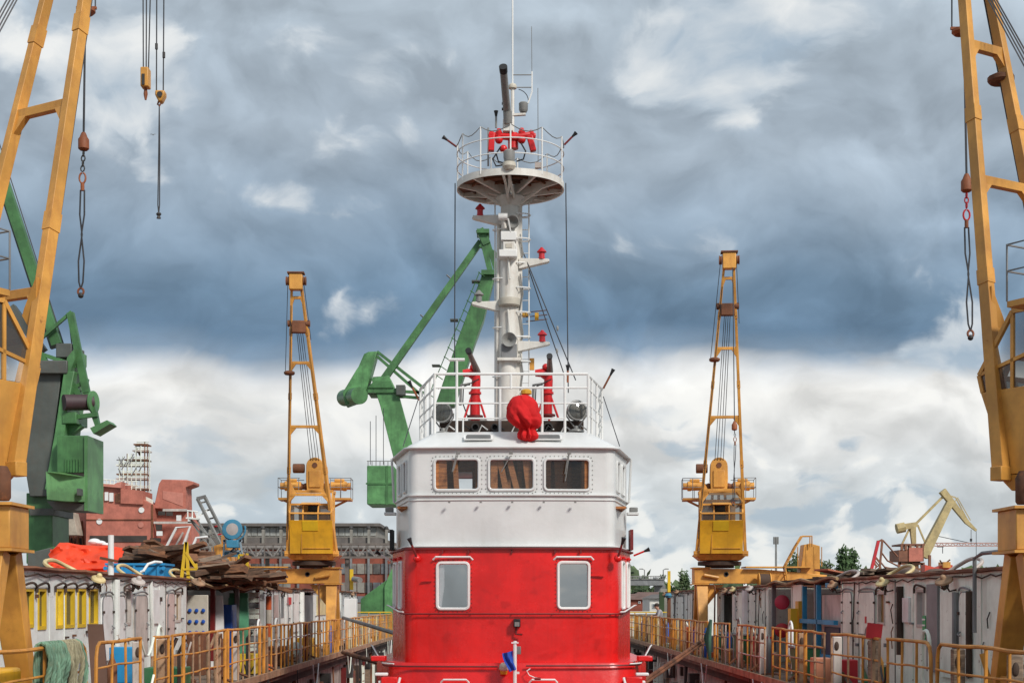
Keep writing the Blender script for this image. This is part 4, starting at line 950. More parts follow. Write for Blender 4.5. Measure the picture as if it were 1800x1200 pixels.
    for sx in (-1, 1): B().cyl((m1.x + sx * .26, m1.y, m1.z + .1), (m1.x + sx * .4, m1.y, m1.z + .1), .12).build('sheave', RUST, hd)
    for x, a2 in ((-.16, (-.1, -.1)), (-.06, (-.04, .0)), (.06, (.03, .0)), (.16, (.1, -.1))):
        B().tube([(x, .3, 7.15), (m1.x + a2[0], m1.y + .05, m1.z)], .012, 4).build('luffing_rope', WIRE, c)
    B().tube([at(0, .985) + V(-.14, 0, 0), at(0, .66) + V(-.17, -.1, 0)], .012, 4).build('limit_rope', WIRE, c); B().lathe([(.16, 0), (.2, .04), (.2, .1), (.12, .14)], at(0, .655) + V(-.02, -.14, 0), (0, 0, 1), 12).build('limit_weight', RUST, c)
    B().tube([at(1, .985) + V(.1, 0, 0), at(1, .78) + V(.1, -.1, 0)], .012, 4).build('limit_rope', WIRE, c)
    for k in (.31, .58, .81):
        for i in (0, 1):
            p, q_ = at(i, k - .012), at(i, k + .012); w = (.15 - .04 * k) * (1.0 if near else .76)
            B().beam(p, q_, w + .022, w + .062, w + .020, w + .06).build('splice_plate', mat, c)
            for dz in (-.05, .05): B().cbox((p + q_) / 2 + V(0, -w * .72, dz), .03, .03, .03).build('bolt', RUST, c)
    B().tube([at(0, k) + V(.0, -.13, 0) for k in (.05, .3, .6, .9)], .016, 5).build('jib_cable', GRND, c)
    if near:                                                 # slewing motors and pipes at the jib foot
        f = Vector((xi + S * .12, d - .35, 3.3))
        for dx, dy, r, z0, z1, m in ((.0, 0, .12, 3.16, 3.62, RUST), (.28, .1, .16, 3.16, 3.55, GRND), (.6, -.05, .13, 3.16, 3.75, YEL), (.95, .1, .2, 3.16, 3.5, RUSTD)):
            mo = MB().lathe([(r * .8, 0), (r, .04), (r, z1 - z0 - .1), (r * .6, z1 - z0)], (f.x + S * dx, f.y + dy, z0), (0, 0, 1), 14).build('slewing_motor', m, c)
        for k in range(5): MB().tube([f + V(S * (.1 * k), -.1, -.1), f + V(S * (.12 * k + .05), -.22, .15 + .04 * k), f + V(S * (.15 * k + .1), -.1, .36), f + V(S * (.2 * k + .2), .1, .3)], .022, 6).build('oil_pipe', (YEL, GRND, RUST, YEL2, GRND)[k], c)
    return M @ ap, M
hooks = 'crane hooks hanging on wire ropes'
def hook(top, ball, d, chain_end, sling_end, label, cat='crane hook', ballr=.085, bmat=HOOKR, spread=.045, red=False):
    """rope from TOP down to a ball weight, a chain, then a wire sling"""
    t = thing('crane_hook', label, cat, tuple(sling_end), hooks)
    b = Vector(ball)
    MB().tube([top, b + V(0, 0, ballr * 1.5)], .018, 5).build('hoist_rope', WIRE, t)
    MB().lathe([(.03, ballr * 2.1), (.05, ballr * 1.6), (ballr * .7, ballr * 1.25), (ballr, ballr * .8), (ballr, -ballr * .9), (ballr * .7, -ballr * 1.2), (.03, -ballr * 1.3)], b, (0, 0, 1), 16).build('ball_weight', bmat, t)
    c = MB(); chain_links(c, b + V(0, 0, -ballr * 1.3), chain_end + V(0, 0, .11)); c.build('chain', SIGNR if red else GRND, t)
    h = MB().tube(arc(chain_end, .05, 100, 440, 12, (1, 0, 0), (0, .1, 1.7)),   .015, 6).build('hook', SIGNR if red else HOOKR, t); MB().cyl(chain_end + V(0, 0, -.08), chain_end + V(0, 0, -.2), .03).build('swivel', HOOKR, h)
    e = Vector(sling_end); s0 = chain_end + V(0, 0, -.19)
    for sx in (-1, 1):
        P = [s0 + V(sx * .03, 0, 0), s0.lerp(e, .25) + V(sx * spread * .8, 0, 0), s0.lerp(e, .45) + V(-sx * spread * .12, 0, 0), s0.lerp(e, .72) + V(sx * spread, 0, 0), s0.lerp(e, .93) + V(sx * spread * .7, 0, 0), e]
        MB().tube(P, .014, 5).build('sling_rope', WIRE, t)
    MB().tube(arc(e + V(0, 0, -.04), .045, 0, 360, 12, (1, 0, 0), (0, .1, 1.2))[:-1], .018, 6, True).build('shackle', HOOKR, t); MB().ball(e + V(0, 0, -.10), .045).build('shackle_pin', GRND, t)
    return t
aL, ML = crane(-7.98, 19.3, -1, R(150), 3.6, 15.3, 'nearest yellow crane on the left dock wall, cut by the left edge of the picture', near=True, xi=-6.62)
aR, MR = crane(8.25, 20.0, 1, R(-150), 2.4, 13.05, 'nearest yellow crane on the right dock wall, cut by the right edge of the picture', near=True, xi=7.02)
crane(-7.34, 54.0, -1, R(2), 3.2, 13.4, 'yellow crane with a bare jib standing before the brick workshop hall', apex_shift=-.32)
aM, MM = crane(8.05, 54.0, 1, R(-5), 3.2, 14.15, 'yellow crane with a hook hanging inside its jib, beside the far trees', apex_shift=.15)
print('apex', [((a.x) / a.y * F + VX, VY - (a.z - EYE) / a.y * F) for a in (aL, aR, aM)])
dl = aL.y
hook(W(156, -420, dl), W(147, 253, dl), dl, W(145, 313, dl), W(142, 508, dl), 'rusty ball hook with a long wire sling hanging beside the nearest left crane jib')
dr = aR.y
hook(W(1690, -190, dr), W(1699, 326, dr), dr, W(1699, 378, dr), W(1706, 582, dr), 'rusty ball hook with a red chain hanging beside the nearest right crane jib', red=True)
hook(W(1288, 470, 50.5), W(1291, 750, 50.5), 50.5, W(1292, 772, 50.5), W(1289, 882, 50.5), 'small hook hanging inside the jib of the far right yellow crane', ballr=.1, spread=.03)
# sheave rings clamped to the near jibs
for px, py, d_, sx, nm in ((152, 20, dl, -1, 'left'), (1689, 56, dr, 1, 'right')):
    c = W(px, py, d_)
    t = thing('rope_guide', 'rusty ring guide round the hoist rope of the nearest %s crane' % nm, 'rope guide', tuple(c))
    MB().lathe([(.05, -.03), (.1, -.05), (.14, -.01), (.14, .03), (.08, .04)], c, (0, 0, 1), 16).build('ring', HOOKR, t)
    MB().beam(c + V(-.16, 0, .05), c + V(.16, 0, .05), .04, .04).build('cross_bar', HOOKR, t)
    MB().tube([c + V(sx * .06, 0, .05), c + V(sx * .06, 0, 3.2)], .012, 4).build('guide_rope', WIRE, t); MB().tube([c + V(-sx * .14, 0, .05), c + V(-sx * .14, 0, 3.2)], .012, 4).build('guide_rope', WIRE, t)
# two blocks hanging from a jib above the frame
t = thing('hook_block', 'square yellow hook block hanging on three ropes near the top', 'hook block', tuple(W(256, 176, 30)))
MB().box(*sorted((W(249, 0, 30).x, W(263, 0, 30).x)), 29.88, 30.12, W(0, 155, 30).z, W(0, 121, 30).z).build('block', YEL, t, .02); MB().box(*sorted((W(252, 0, 30).x, W(257, 0, 30).x)), 29.86, 29.879, W(0, 153, 30).z, W(0, 134, 30).z).build('slot', GRND, t)
MB().tube([W(256, 155, 30), W(256, 166, 30), W(256, 176, 30)], [.03, .045, .02], 7).build('hook', HOOKR, t)
for a, b_ in ((251, 252), (258, 257), (268, 261)): MB().tube([W(a, -160, 30), W(b_, 122, 30)], .014, 4).build('hoist_rope', WIRE, t)
t = thing('hook_block', 'round yellow hook block with a long thin sling near the top', 'hook block', tuple(W(279, 384, 30)))
MB().prism([W(272, 158, 29.9), W(289, 158, 29.9), W(289, 166, 29.9), W(283, 178, 29.9), W(278, 178, 29.9), W(272, 166, 29.9)], (0, .22, 0)).build('block', YEL, t, .03)
MB().lathe([(.05, 0), (.06, .02)], W(281, 166, 29.89), (0, -1, 0), 10).build('pin', GRND, t); MB().tube([W(279, 178, 30), W(277, 184, 30), W(280, 187, 30), W(282, 183, 30)], .02, 6).build('hook', HOOKR, t)
for a, b_ in ((276, 275), (289, 287)): MB().tube([W(a, -160, 30), W(b_, 160, 30)], .014, 4).build('hoist_rope', WIRE, t)
for dx in (-1.5, 1.5): MB().tube([W(280, 184, 30), W(280 + dx * .6, 260, 30), W(279 + dx, 360, 30), W(279, 376, 30)], .013, 4).build('sling_rope', WIRE, t)
MB().lathe([(.05, 0), (.03, .05), (.06, .09), (.04, .12)], W(279, 384, 30), (0, 0, 1), 8).build('sling_end', GRND, t)
for (x, y) in ((275, 82), (288, 97)): MB().cyl(W(x, y - 5, 30), W(x, y + 5, 30), .03).build('rope_clamp', GRND, t)

# ---------------------------------------------------------------- big green level-luffing cranes
def box_px(mb, x0, x1, y0, y1, d, dep): 
    a, b = W(x0, y1, d), W(x1, y0, d); return mb.box(a.x, b.x, d, d + dep, a.z, b.z)
def poly_px(pts, d, dep): return MB().prism([W(x, y, d) for x, y in pts], (0, dep, 0))
def bar_px(a, b, d, w, w2=None, d2=None): return MB().beam(W(*a, d), W(*b, d2 or d), w, w, w2 or w, w2 or w)
G = 110.0
g = thing('harbour_crane', 'green harbour crane with a folded jib behind the fire boat', 'crane', (W(690, 1075, G).x, G, -6), 'green harbour cranes')
poly_px([(655, 662), (684, 660), (726, 790), (748, 1010), (704, 1010), (697, 815)], G, 2.6).build('tower', GRN, g, .05)
poly_px([(652, 664), (684, 660), (703, 700), (728, 792), (692, 806), (668, 712)], G - .35, .35).build('tower_face', GRNL, g, .04)
poly_px([(645, 682), (658, 668), (688, 668), (692, 682)], G - .6, 3.4).build('tower_head', GRN, g, .05); box_px(MB(), 646, 706, 682, 690, G - .5, 3).build('head_platform', GRN, g)
poly_px([(648, 618), (663, 617), (640, 700), (607, 712), (602, 690), (626, 650)], G - .2, 1.6).build('counter_arm', GRNL, g, .04); poly_px([(640, 622), (648, 618), (622, 690), (610, 690)], G + 1.6, .5).build('counter_arm', GRN, g)
MB().cyl(W(632, 695, G - 1.8), W(606, 699, G + 2.6), .66, n=20).build('counterweight', GRN, g)
bar_px((668, 676), (845, 425), G, .55, .45).build('tie_bar', GRN, g)
bar_px((782, 712), (860, 480), G - .6, 1.2, .9).build('boom', GRNL, g)
poly_px([(765, 712), (803, 600), (846, 486), (871, 478), (850, 560), (835, 600), (798, 712)], G - 1.8, 1.8).build('boom_box', GRN, g, .05)
box_px(MB(), 846, 872, 474, 482, G - 2.2, 2.6).build('boom_cap', GRN, g)
for a, b_, w in (((846, 412), (862, 478), .42), ((852, 408), (872, 474), .35), ((844, 430), (905, 470), .36), ((843, 404), (856, 430), .6), ((866, 478), (905, 520), .4), ((880, 505), (905, 590), .7)): bar_px(a, b_, G - .6, w).build('jib_bar', GRN, g)
box_px(MB(), 838, 860, 402, 409, G - 1.2, 1.6).build('jib_head', GRN, g)
for a, b_ in (((663, 618), (745, 682)), ((663, 626), (740, 694)), ((640, 684), (745, 690)), ((640, 690), (745, 700))): bar_px(a, b_, G + .4, .22).build('link_rod', GRN, g)
box_px(MB(), 696, 712, 676, 694, G - .8, .8).build('drive_box', SLATE, g, .04)
cb = box_px(MB(), 645, 692, 818, 886, G - 4, 4).build('machine_cabin', GRNL, g, .05); box_px(MB(), 643, 692, 848, 851, G - 4.06, .05).build('cabin_seam', GRN, cb); box_px(MB(), 678, 682, 818, 886, G - 4.05, .04).build('cabin_seam', GRN, cb)
for x in range(647, 693, 7): MB().tube([W(x, 818, G - 3.9), W(x, 810, G - 3.9)], .03, 4).build('roof_rail_post', GREYL, g)
MB().tube([W(645, 810, G - 3.9), W(692, 810, G - 3.9)], .03, 4).build('roof_rail', GREYL, g)
for x in (651, 661, 674): MB().tube([W(x, 740 - (x - 651), G - 2), W(x, 816, G - 2)], .025, 4).build('hanging_rope', WIRE, g)
for k in range(14):
    p = V(*W(765, 700, G - 2.2)).lerp(W(852, 486, G - 2.2), k / 13)
    MB().tube([p, p + V(-.5, 0, .35)], .035, 4).build('boom_stair_post', GRN, g)
MB().tube([W(755, 692, G - 2.2), W(843, 478, G - 2.2)], .035, 4).build('boom_handrail', GRN, g)
for (x, y) in ((700, 633), (744, 560), (790, 490)): MB().tube([W(x - 5, y - 7, G), W(x + 5, y + 2, G)], .06, 4).build('bar_step', GREYD, g)
for (x, y) in ((838, 492), (800, 560), (768, 640)): box_px(MB(), x - 9, x + 5, y, y + 2, G - 2.3, .9).build('boom_platform', SLATE, g)
# its legs and the green apron of the portal
poly_px([(634, 1052), (692, 1010), (692, 1078), (634, 1078)], G - 3, 2).build('portal_arm', GRN, g, .03); poly_px([(688, 1000), (700, 1000), (700, 1130), (676, 1130), (676, 1030)], G - 3.2, 2).build('portal_leg', GRNL, g)
for x0 in (706, 738): box_px(MB(), x0, x0 + 12, 1005, 1237, G + 2, 1).build('portal_leg', GRN, g)
H = 52.0
g = thing('harbour_crane', 'dark green harbour crane rising behind the nearest left yellow crane', 'crane', (W(90, 1000, H).x, H, -6), 'green harbour cranes')
poly_px([(60, 640), (110, 640), (84, 850), (84, 872), (52, 872), (40, 800)], H, 2.0).build('tower', SLATE, g, .03)
poly_px([(112, 652), (131, 652), (118, 720), (102, 860), (78, 860), (96, 760)], H - .25, 1.9).build('tower_side', GRNL, g, .03)
box_px(MB(), 46, 92, 866, 990, H + .3, 2).build('lower_tower', GRN, g, .03); box_px(MB(), 52, 94, 893, 905, H + .2, 2.4).build('tower_band', SLATE, g)
box_px(MB(), 62, 118, 633, 656, H - .3, 2.4).build('tower_head', SLATE, g, .03); box_px(MB(), 98, 126, 603, 628, H + .1, 1.6).build('head_box', SLATE, g, .03)
poly_px([(118, 628), (131, 612), (131, 632), (122, 656), (113, 656)], H - .2, 1.5).build('head_side', GRNL, g)
bar_px((-10, 270), (101, 606), H + .6, .36, .36).build('jib', GRN, g); bar_px((-12, 285), (94, 612), H + 1.2, .2, .2).build('jib_rail', SLATE, g)
bar_px((20, 540), (76, 618), H + 1.4, .32).build('rear_jib', SLATE, g)
for a, b_, w in (((124, 550), (152, 690), .24), ((131, 580), (160, 720), .2), ((60, 606), (126, 548), .11), ((60, 618), (138, 644), .14), ((114, 670), (140, 690), .18), ((118, 690), (146, 672), .12), ((122, 662), (142, 700), .2), ((52, 600), (82, 640), .25)): bar_px(a, b_, H + .2, w).build('strut', GRN, g)
for a, b_ in (((60, 560), (110, 605)), ((72, 500), (108, 603)), ((-5, 240), (112, 605)), ((121, 560), (126, 604))): MB().tube([W(*a, H + .7), W(*b_, H + .7)], .02, 4).build('stay_rope', WIRE, g)
MB().cyl(W(112, 707, H - .4), W(162, 707, H + .2), .29, n=20).build('winding_drum', PLUM, g)
MB().lathe([(.42, 0), (.42, .06)], W(163, 707, H + .1), (.98, -.2, 0), 20).build('drum_flange', GRNL, g)
poly_px([(156, 690), (164, 700), (172, 740), (176, 752), (168, 752), (160, 730)], H, .3).build('counter_arm', GRN, g); poly_px([(158, 752), (188, 738), (194, 744), (164, 762)], H - .4, .9).build('counterweight', GRNL, g)
box_px(MB(), 109, 134, 724, 744, H - .3, 1.4).build('motor_box', GRN, g, .02); bar_px((134, 733), (172, 728), H, .16).build('drum_beam', GRN, g); bar_px((112, 764), (142, 742), H + .4, .4).build('cabin_arm', GRNL, g)
cb = box_px(MB(), 100, 150, 765, 830, H - .8, 1.8).build('cabin_back', GRN, g, .02); box_px(MB(), 148, 154, 765, 897, H - .9, 2).build('cabin_edge', GRNL, g)
MB().prism([W(80, 828, H - 1.6), W(110, 830, H - 1.8), W(150, 838, H - .9), W(150, 882, H - .9), W(110, 880, H - 1.8), W(82, 878, H - 1.6)], (0, 1.4, 0)).build('cabin', GRNL, g, .02); poly_px([(82, 880), (150, 885), (150, 897), (95, 895)], H - .85, 1.7).build('cabin_floor', SLATE, g)
for k in range(6): MB().tube([W(114 + k * 5, 806, H - .85), W(114 + k * 5, 830, H - .85)], .018, 4).build('cabin_rail', GRN, g)
box_px(MB(), 135, 140, 858, 870, H - 1.55, .4).build('cabin_door', SLATE, g)
poly_px([(48, 972), (95, 960), (95, 1010), (48, 1010)], H - 1.5, 3).build('portal_top', SLATE, g, .03); box_px(MB(), 92, 98, 960, 1010, H - 1.52, 3).build('portal_edge', GRN, g)
for x0, y0 in ((50, -1), (84, 1)): MB().beam(W(x0, 1000, H + y0), Vector((W(x0, 0, H + y0 * 2).x + y0, H + 2 * y0, -6)), .7).build('portal_leg', GRN, g)
# ---------------------------------------------------------------- deckhouses along both dock walls
dk = random.Random(11)
def house_wall(name, label, s, X, y0, y1, zt, items, mat, lamps=(), conduits=(), back=4.5, roofmat=RUST, posts=()):
    """s -1 left, 1 right; items are (kind, px0, px1, py0, py1, material[, frame material]) measured on the wall X"""
    h = thing(name, label, 'deckhouse', (X, (y0 + y1) / 2, 0))
    Y = lambda px: X * F / (px - VX)
    Z = lambda py, y: EYE - (py - VY) * y / F
    ops = []; got = []
    for it in items:
        ya, yb = sorted((Y(it[1]), Y(it[2]))); ym = (ya + yb) / 2; za, zb = Z(it[4], ym), Z(it[3], ym)
        got.append((it, ya, yb, za, zb))
        if it[0] in ('win', 'dark'): ops.append((ya - y0, yb - y0, max(.02, za), zb))
    mb = MB(); wall_strip(mb, [(X, y0), (X, y1)], 0, zt, ops, .10, lambda p: (s, 0, 0))
    xb = X + s * back
    mb.quad((X, y0, 0), (xb, y0, 0), (xb, y0, zt), (X, y0, zt)); mb.quad((X, y1, 0), (xb, y1, 0), (xb, y1, zt), (X, y1, zt)); mb.quad((xb, y0, 0), (xb, y1, 0), (xb, y1, zt), (xb, y0, zt))
    w = mb.build('wall', mat, h, smooth=False)
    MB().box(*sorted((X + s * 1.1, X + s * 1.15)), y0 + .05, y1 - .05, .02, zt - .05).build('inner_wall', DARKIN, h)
    r = MB().box(*sorted((X - s * .07, xb)), y0 - .05, y1 + .05, zt + .004, zt + .07).build('roof', roofmat, h)
    e = MB(); n = max(3, int((y1 - y0) / .45)); P = []
    for i in range(n + 1):
        P.append(V(X - s * (.075 + dk.uniform(0, .018)), y0 + (y1 - y0) * i / n, zt + .03 + dk.uniform(-.012, .012)))
    e.tube(P, [dk.uniform(.026, .045) for _ in P], 5).build('roof_edge', RUST, r)
    for it, ya, yb, za, zb in got:
        kind, m = it[0], it[5]; ym = (ya + yb) / 2; fm = it[6] if len(it) > 6 else m
        if kind == 'win':
            f = MB(); t = .045
            for (a, b, c, d) in ((ya, yb, zb - t, zb), (ya, yb, za, za + t * 1.3), (ya, ya + t, za + t * 1.3, zb - t), (yb - t, yb, za + t * 1.3, zb - t)):
                f.box(*sorted((X - s * .02, X + s * .075)), a, b, c, d)
            f = f.build('window', fm, h)
            MB().quad((X + s * .05, ya + t, za + t), (X + s * .05, yb - t, za + t), (X + s * .05, yb - t, zb - t), (X + s * .05, ya + t, zb - t)).build('pane', m, f, smooth=False)
            hd = [V(X - s * (.03 + .05 * math.sin(math.pi * k / 8)), ya - .10 + (yb - ya + .2) * k / 8, zb + .035 + .06 * math.sin(math.pi * k / 8)) for k in range(9)]
            hd = [hd[0] + V(0, 0, -.1)] + hd + [hd[-1] + V(0, 0, -.1)]
            MB().tube(hd, .022, 5).build('rain_hood', RUSTD, f)
        elif kind == 'door':
            r_ = min(.16, (yb - ya) * .4)
            pts = [(ya, max(.06, za)), (yb, max(.06, za))] + [(yb - r_ + r_ * math.cos(R(a)), zb - r_ + r_ * math.sin(R(a))) for a in (0, 30, 60, 90)] + [(ya + r_ + r_ * math.cos(R(a)), zb - r_ + r_ * math.sin(R(a))) for a in (90, 120, 150, 180)]
            d_ = MB().prism([(X - s * .045, y, z) for y, z in pts], (s * .043, 0, 0)).build('door', m, h)
            MB().tube([(X - s * .05, yb - .1, (za + zb) / 2 + .05), (X - s * .10, yb - .1, (za + zb) / 2), (X - s * .10, yb - .22, (za + zb) / 2 - .02)], .016, 5).build('handle', GREYD, d_)
            rim = [V(X - s * .05, y * .97 + ym * .03, z - .02) for y, z in pts[1:] + pts[:1]]
            MB().tube([V(X - s * .04, y, z) for y, z in pts], .014, 4, True).build('door_rim', GREYD if fm is m else fm, d_)
            for k in (.25, .75):
                for yy in (ya + .01, yb - .01): MB().cbox((X - s * .06, yy, za + (zb - za) * k), .03, .07, .05).build('door_clip', RUSTD, d_)
            hd = [V(X - s * (.03 + .04 * math.sin(math.pi * k / 8)), ya - .05 + (yb - ya + .1) * k / 8, zb + .03 + .05 * math.sin(math.pi * k / 8)) for k in range(9)]
            MB().tube(hd, .02, 5).build('rain_hood', GREYD, d_)
        elif kind == 'panel': MB().box(*sorted((X - s * .05, X - s * .003)), ya, yb, max(.05, za), zb).build('wall_panel', m, h)
        elif kind == 'pipe': MB().tube([(X - s * .06, ym, max(.05, za)), (X - s * .06, ym, zb)], (yb - ya) / 2 * .9, 8).build('wall_pipe', m, h)
    for (px, py, big) in lamps:
        y = Y(px); z = Z(py, y); c = V(X - s * .22, y, z)
        l = MB().lathe([(.02, .13), (.045, .11), (.06, .06), (.13 * big, .025), (.14 * big, -.005), (.12 * big, .0)], c, (-s * .35, -.35, .87), 14).build('lamp', dk.choice((CREAMY, RAILW, DOORB, RAILW)), h); MB().ball(c + V(s * .015, .015, -.06), .06 * big, .06 * big, .085 * big, 10, 7).build('lamp_glass', GLASSD, l)
        for q_ in range(4): MB().tube([c + V(.09 * math.cos(q_ * 1.57), .09 * math.sin(q_ * 1.57), 0), c + V(.08 * math.cos(q_ * 1.57), .08 * math.sin(q_ * 1.57), -.1), c + V(0, 0, -.16)], .008, 4).build('lamp_cage', RUSTD, l)
        MB().tube([V(X, y, z - .15), V(X - s * .12, y, z - .18), c], .018, 5).build('lamp_bracket', RUSTD, l)
    for k in range(int((y1 - y0) * 2.6)):                     # brackets, clips, plugs and cable ends
        y = dk.uniform(y0 + .1, y1 - .1); z = dk.uniform(.5, zt - .1)
        if any(a - .06 < y < b + .06 and c - .06 < z < d + .1 for _, a, b, c, d in got): continue
        m = dk.choice((RUSTD, GREYD, GRND, RUST))
        if dk.random() < .6: MB().cbox((X - s * .03, y, z), .05, dk.uniform(.03, .16), dk.uniform(.03, .10)).build('bracket', m, h)
        else: MB().tube([V(X - s * .02, y, z), V(X - s * .05, y + .04, z - .12), V(X - s * .03, y + dk.uniform(-.08, .1), z - dk.uniform(.2, .5))], .012, 4).build('cable_end', m, h)
    for k in range(max(1, int((y1 - y0) / 2.4))):             # conduits down the wall
        y = dk.uniform(y0 + .2, y1 - .2)
        if any(a - .05 < y < b + .05 for _, a, b, c, d in got): continue
        MB().tube([V(X - s * .03, y, zt - .05), V(X - s * .05, y, 1.5), V(X - s * .05, y + .06, 1.4), V(X - s * .05, y + .06, .2)], dk.choice((.016, .024, .035)), 6).build('conduit', dk.choice((GREYP, GREYD, RUSTD)), h)
    y = y0 + .5                                               # welded seams and stiffeners on the plating
    while y < y1 - .2:
        if not any(a - .05 < y < b + .05 for _, a, b, c, d in got):
            MB().box(*sorted((X - s * .016, X - s * .002)), y, y + dk.choice((.012, .012, .05)), .04, zt - .04).build('wall_seam', mat if dk.random() < .6 else RUSTD, h)
        y += dk.uniform(.5, 1.1)
    P = []; y = y0 + .3                                       # swags of cable under the roof edge
    while y < y1 - .2:
        P += [V(X - s * .05, y, zt - .05), V(X - s * .06, y + .4, zt - dk.uniform(.06, .11))]; y += dk.uniform(.6, 1.1)
    MB().tube(P, .014, 4).build('roof_cable', RUSTD, h)
    return h
WB = GLASSD
hl1 = house_wall('deckhouse', 'long pale grey steel deckhouse with yellow framed windows, on the left', -1, -7.8, 15.0, 34.55, 2.33, [
    ('win', 14, 32, 1034, 1103, WB, YELP), ('win', 40, 58, 1034, 1103, WB, YELP), ('win', 66, 80, 1034, 1106, WB, YELP), ('win', 98, 110, 1034, 1104, WB, YELP), ('win', 114, 130, 1034, 1103, WB, YELP),
    ('win', 136, 150, 1034, 1102, WB, YELP), ('win', 156, 171, 1034, 1100, WB, YELP), ('door', 177, 195, 1047, 1160, DOORW), ('pipe', 197, 201, 1018, 1170, GREYP), ('door', 202, 217, 1047, 1150, DOORW),
    ('win', 219, 229, 1034, 1098, WB, DOORB), ('door', 234, 256, 1046, 1150, DOORB, GREYD), ('panel', 266, 277, 1036, 1095, DOORW), ('door', 292, 304, 1042, 1125, DOORP), ('win', 308, 317, 1040, 1093, paint('ochre_pane', (.22, .14, .04), .4), DOORB)],
    GREYP, lamps=((152, 1018, 1), (224, 1022, 1.1), (333, 1023, 1.3)), back=5.5)
hl3 = house_wall('deckhouse', 'pale grey deckhouse with a dark open doorway under the far left yellow crane', -1, -7.8, 45.6, 61.4, 2.28, [
    ('win', 470, 474, 1048, 1082, GLASSD, RUST), ('panel', 481, 487, 1045, 1085, DOORP), ('win', 494, 498, 1045, 1085, GLASSD, GREYD), ('panel', 505, 510, 1049, 1062, SIGNR), ('door', 513, 524, 1042, 1110, DOORW), ('dark', 529, 551, 1040, 1120, DARKIN),
    ('panel', 556, 572, 1047, 1080, CREAMY), ('pipe', 525, 527, 1040, 1120, GREYP)], GREYP, lamps=((462, 1033, .9), (560, 1040, .9)), back=5.5)
MB().box(-7.84, -7.79, 54.6, 57.0, .1, 2.1).build('open_door', GREYD, hl3)
hl4 = house_wall('deckhouse', 'small pale grey deckhouse at the far end of the left dock wall', -1, -7.8, 66.5, 73.5, 2.3, [('door', 606, 613, 1048, 1080, DOORW)], GREYP, lamps=((612, 1044, .8),), back=4)
hr1 = house_wall('deckhouse', 'long grey steel deckhouse with two brown windows and thick pipes, on the right', 1, 8.0, 15.5, 33.9, 2.32, [
    ('win', 1544, 1556, 1040, 1098, paint('ochre_pane', (.22, .14, .04), .4), DOORB), ('win', 1612, 1625, 1036, 1102, GLASSD, DOORB), ('pipe', 1585, 1589, 1030, 1150, RUSTD), ('door', 1484, 1500, 1040, 1112, GREYP2, GREYD), ('door', 1512, 1541, 1040, 1114, GREYP2, GREYD),
    ('panel', 1633, 1652, 1026, 1180, GREYD), ('panel', 1657, 1682, 1040, 1190, GREYP2), ('pipe', 1683, 1687, 1040, 1190, GREYD), ('panel', 1590, 1601, 1050, 1093, DOORW), ('door', 1690, 1706, 1040, 1190, GREYP2, GREYD), ('pipe', 1707, 1711, 1038, 1190, RUSTD)],
    GREYP2, lamps=((1480, 1028, 1.0), (1570, 1024, 1.1), (1681, 1021, 1.2)), back=5.5)
sg = MB()
MB().box(7.94, 7.953, 27.02, 27.22, 1.10, 1.56).build('striped_sign', SIGNG, hr1)
for k in range(4): MB().box(7.93, 7.939, 27.03, 27.21, 1.14 + k * .11, 1.17 + k * .11).build('sign_stripe', SIGNW, hr1)
MB().box(7.94, 7.956, 31.5, 31.62, 1.35, 1.5).build('red_notice', SIGNR, hr1)
MB().box(-7.86, -7.805, 34.0, 34.2, 1.72, 1.86).build('green_notice', SIGNG, hl1)
MB().lathe([(.13, 0), (.15, .02), (.12, .03)], (7.99, 20.75, 1.32), (-1, 0, 0), 16).build('porthole', RUSTD, hr1)
MB().tube([V(7.85, 23.9, 1.3), V(7.85, 23.9, 2.55), V(7.85, 23.5, 2.62), V(7.85, 22.2, 2.62), V(7.85, 21.9, 2.5)], .035, 7).build('bent_pipe', GREYD, hr1)
hr3 = house_wall('deckhouse', 'grey deckhouse with an open dark doorway behind the far right yellow crane', 1, 8.0, 43.6, 54.3, 2.3, [
    ('dark', 1268, 1287, 1042, 1115, DARKIN), ('panel', 1290, 1294, 1048, 1088, DOORW), ('door', 1298, 1312, 1040, 1105, GREYP2, GREYD), ('pipe', 1314, 1317, 1037, 1110, DOORW), ('door', 1319, 1330, 1038, 1110, GREYP2, GREYD)], GREYP2, lamps=((1286, 1038, 1), (1300, 1036, 1), (1330, 1034, 1.1)), back=5.0)
hr4 = house_wall('deckhouse', 'narrow grey deckhouse at the far end of the right dock wall', 1, 8.0, 60.5, 71.2, 2.3, [('door', 1178, 1186, 1050, 1090, GREYP), ('door', 1193, 1203, 1048, 1090, GREYP)], GREYP, lamps=((1176, 1044, .9), (1198, 1040, .9)), back=4)

def shelter(name, label, s, X, y0, y1, zt, npost, mats):
    h = thing(name, label, 'shelter', (X, (y0 + y1) / 2, 0))
    MB().box(*sorted((X - s * .1, X + s * 5.2)), y0, y1, zt - .02, zt + .09).build('roof', RUSTD, h)
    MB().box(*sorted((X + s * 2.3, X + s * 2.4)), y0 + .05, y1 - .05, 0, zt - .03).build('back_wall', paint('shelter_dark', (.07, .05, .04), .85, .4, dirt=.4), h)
    for i in range(npost):
        y = y0 + .15 + (y1 - y0 - .3) * i / (npost - 1)
        MB().beam((X + s * .05, y, 0), (X + s * .05, y, zt - .02), .12, .12).build('post', mats[i % len(mats)], h)
    P = []
    for i in range(16): P.append(V(X - s * .14, y0 + (y1 - y0) * i / 15, zt + .03 + .05 * math.sin(i * 1.1)))
    MB().tube(P, .045, 5).build('roof_edge', paint('rotten_edge', (.33, .22, .11), .85, .3, dirt=.5), h)
    return h
sl = shelter('open_shelter', 'open fronted shelter with blue and green boards below the timber heap', -1, -7.9, 34.8, 45.4, 2.22, 4, (DRED, DRED, GREYD, DRED))
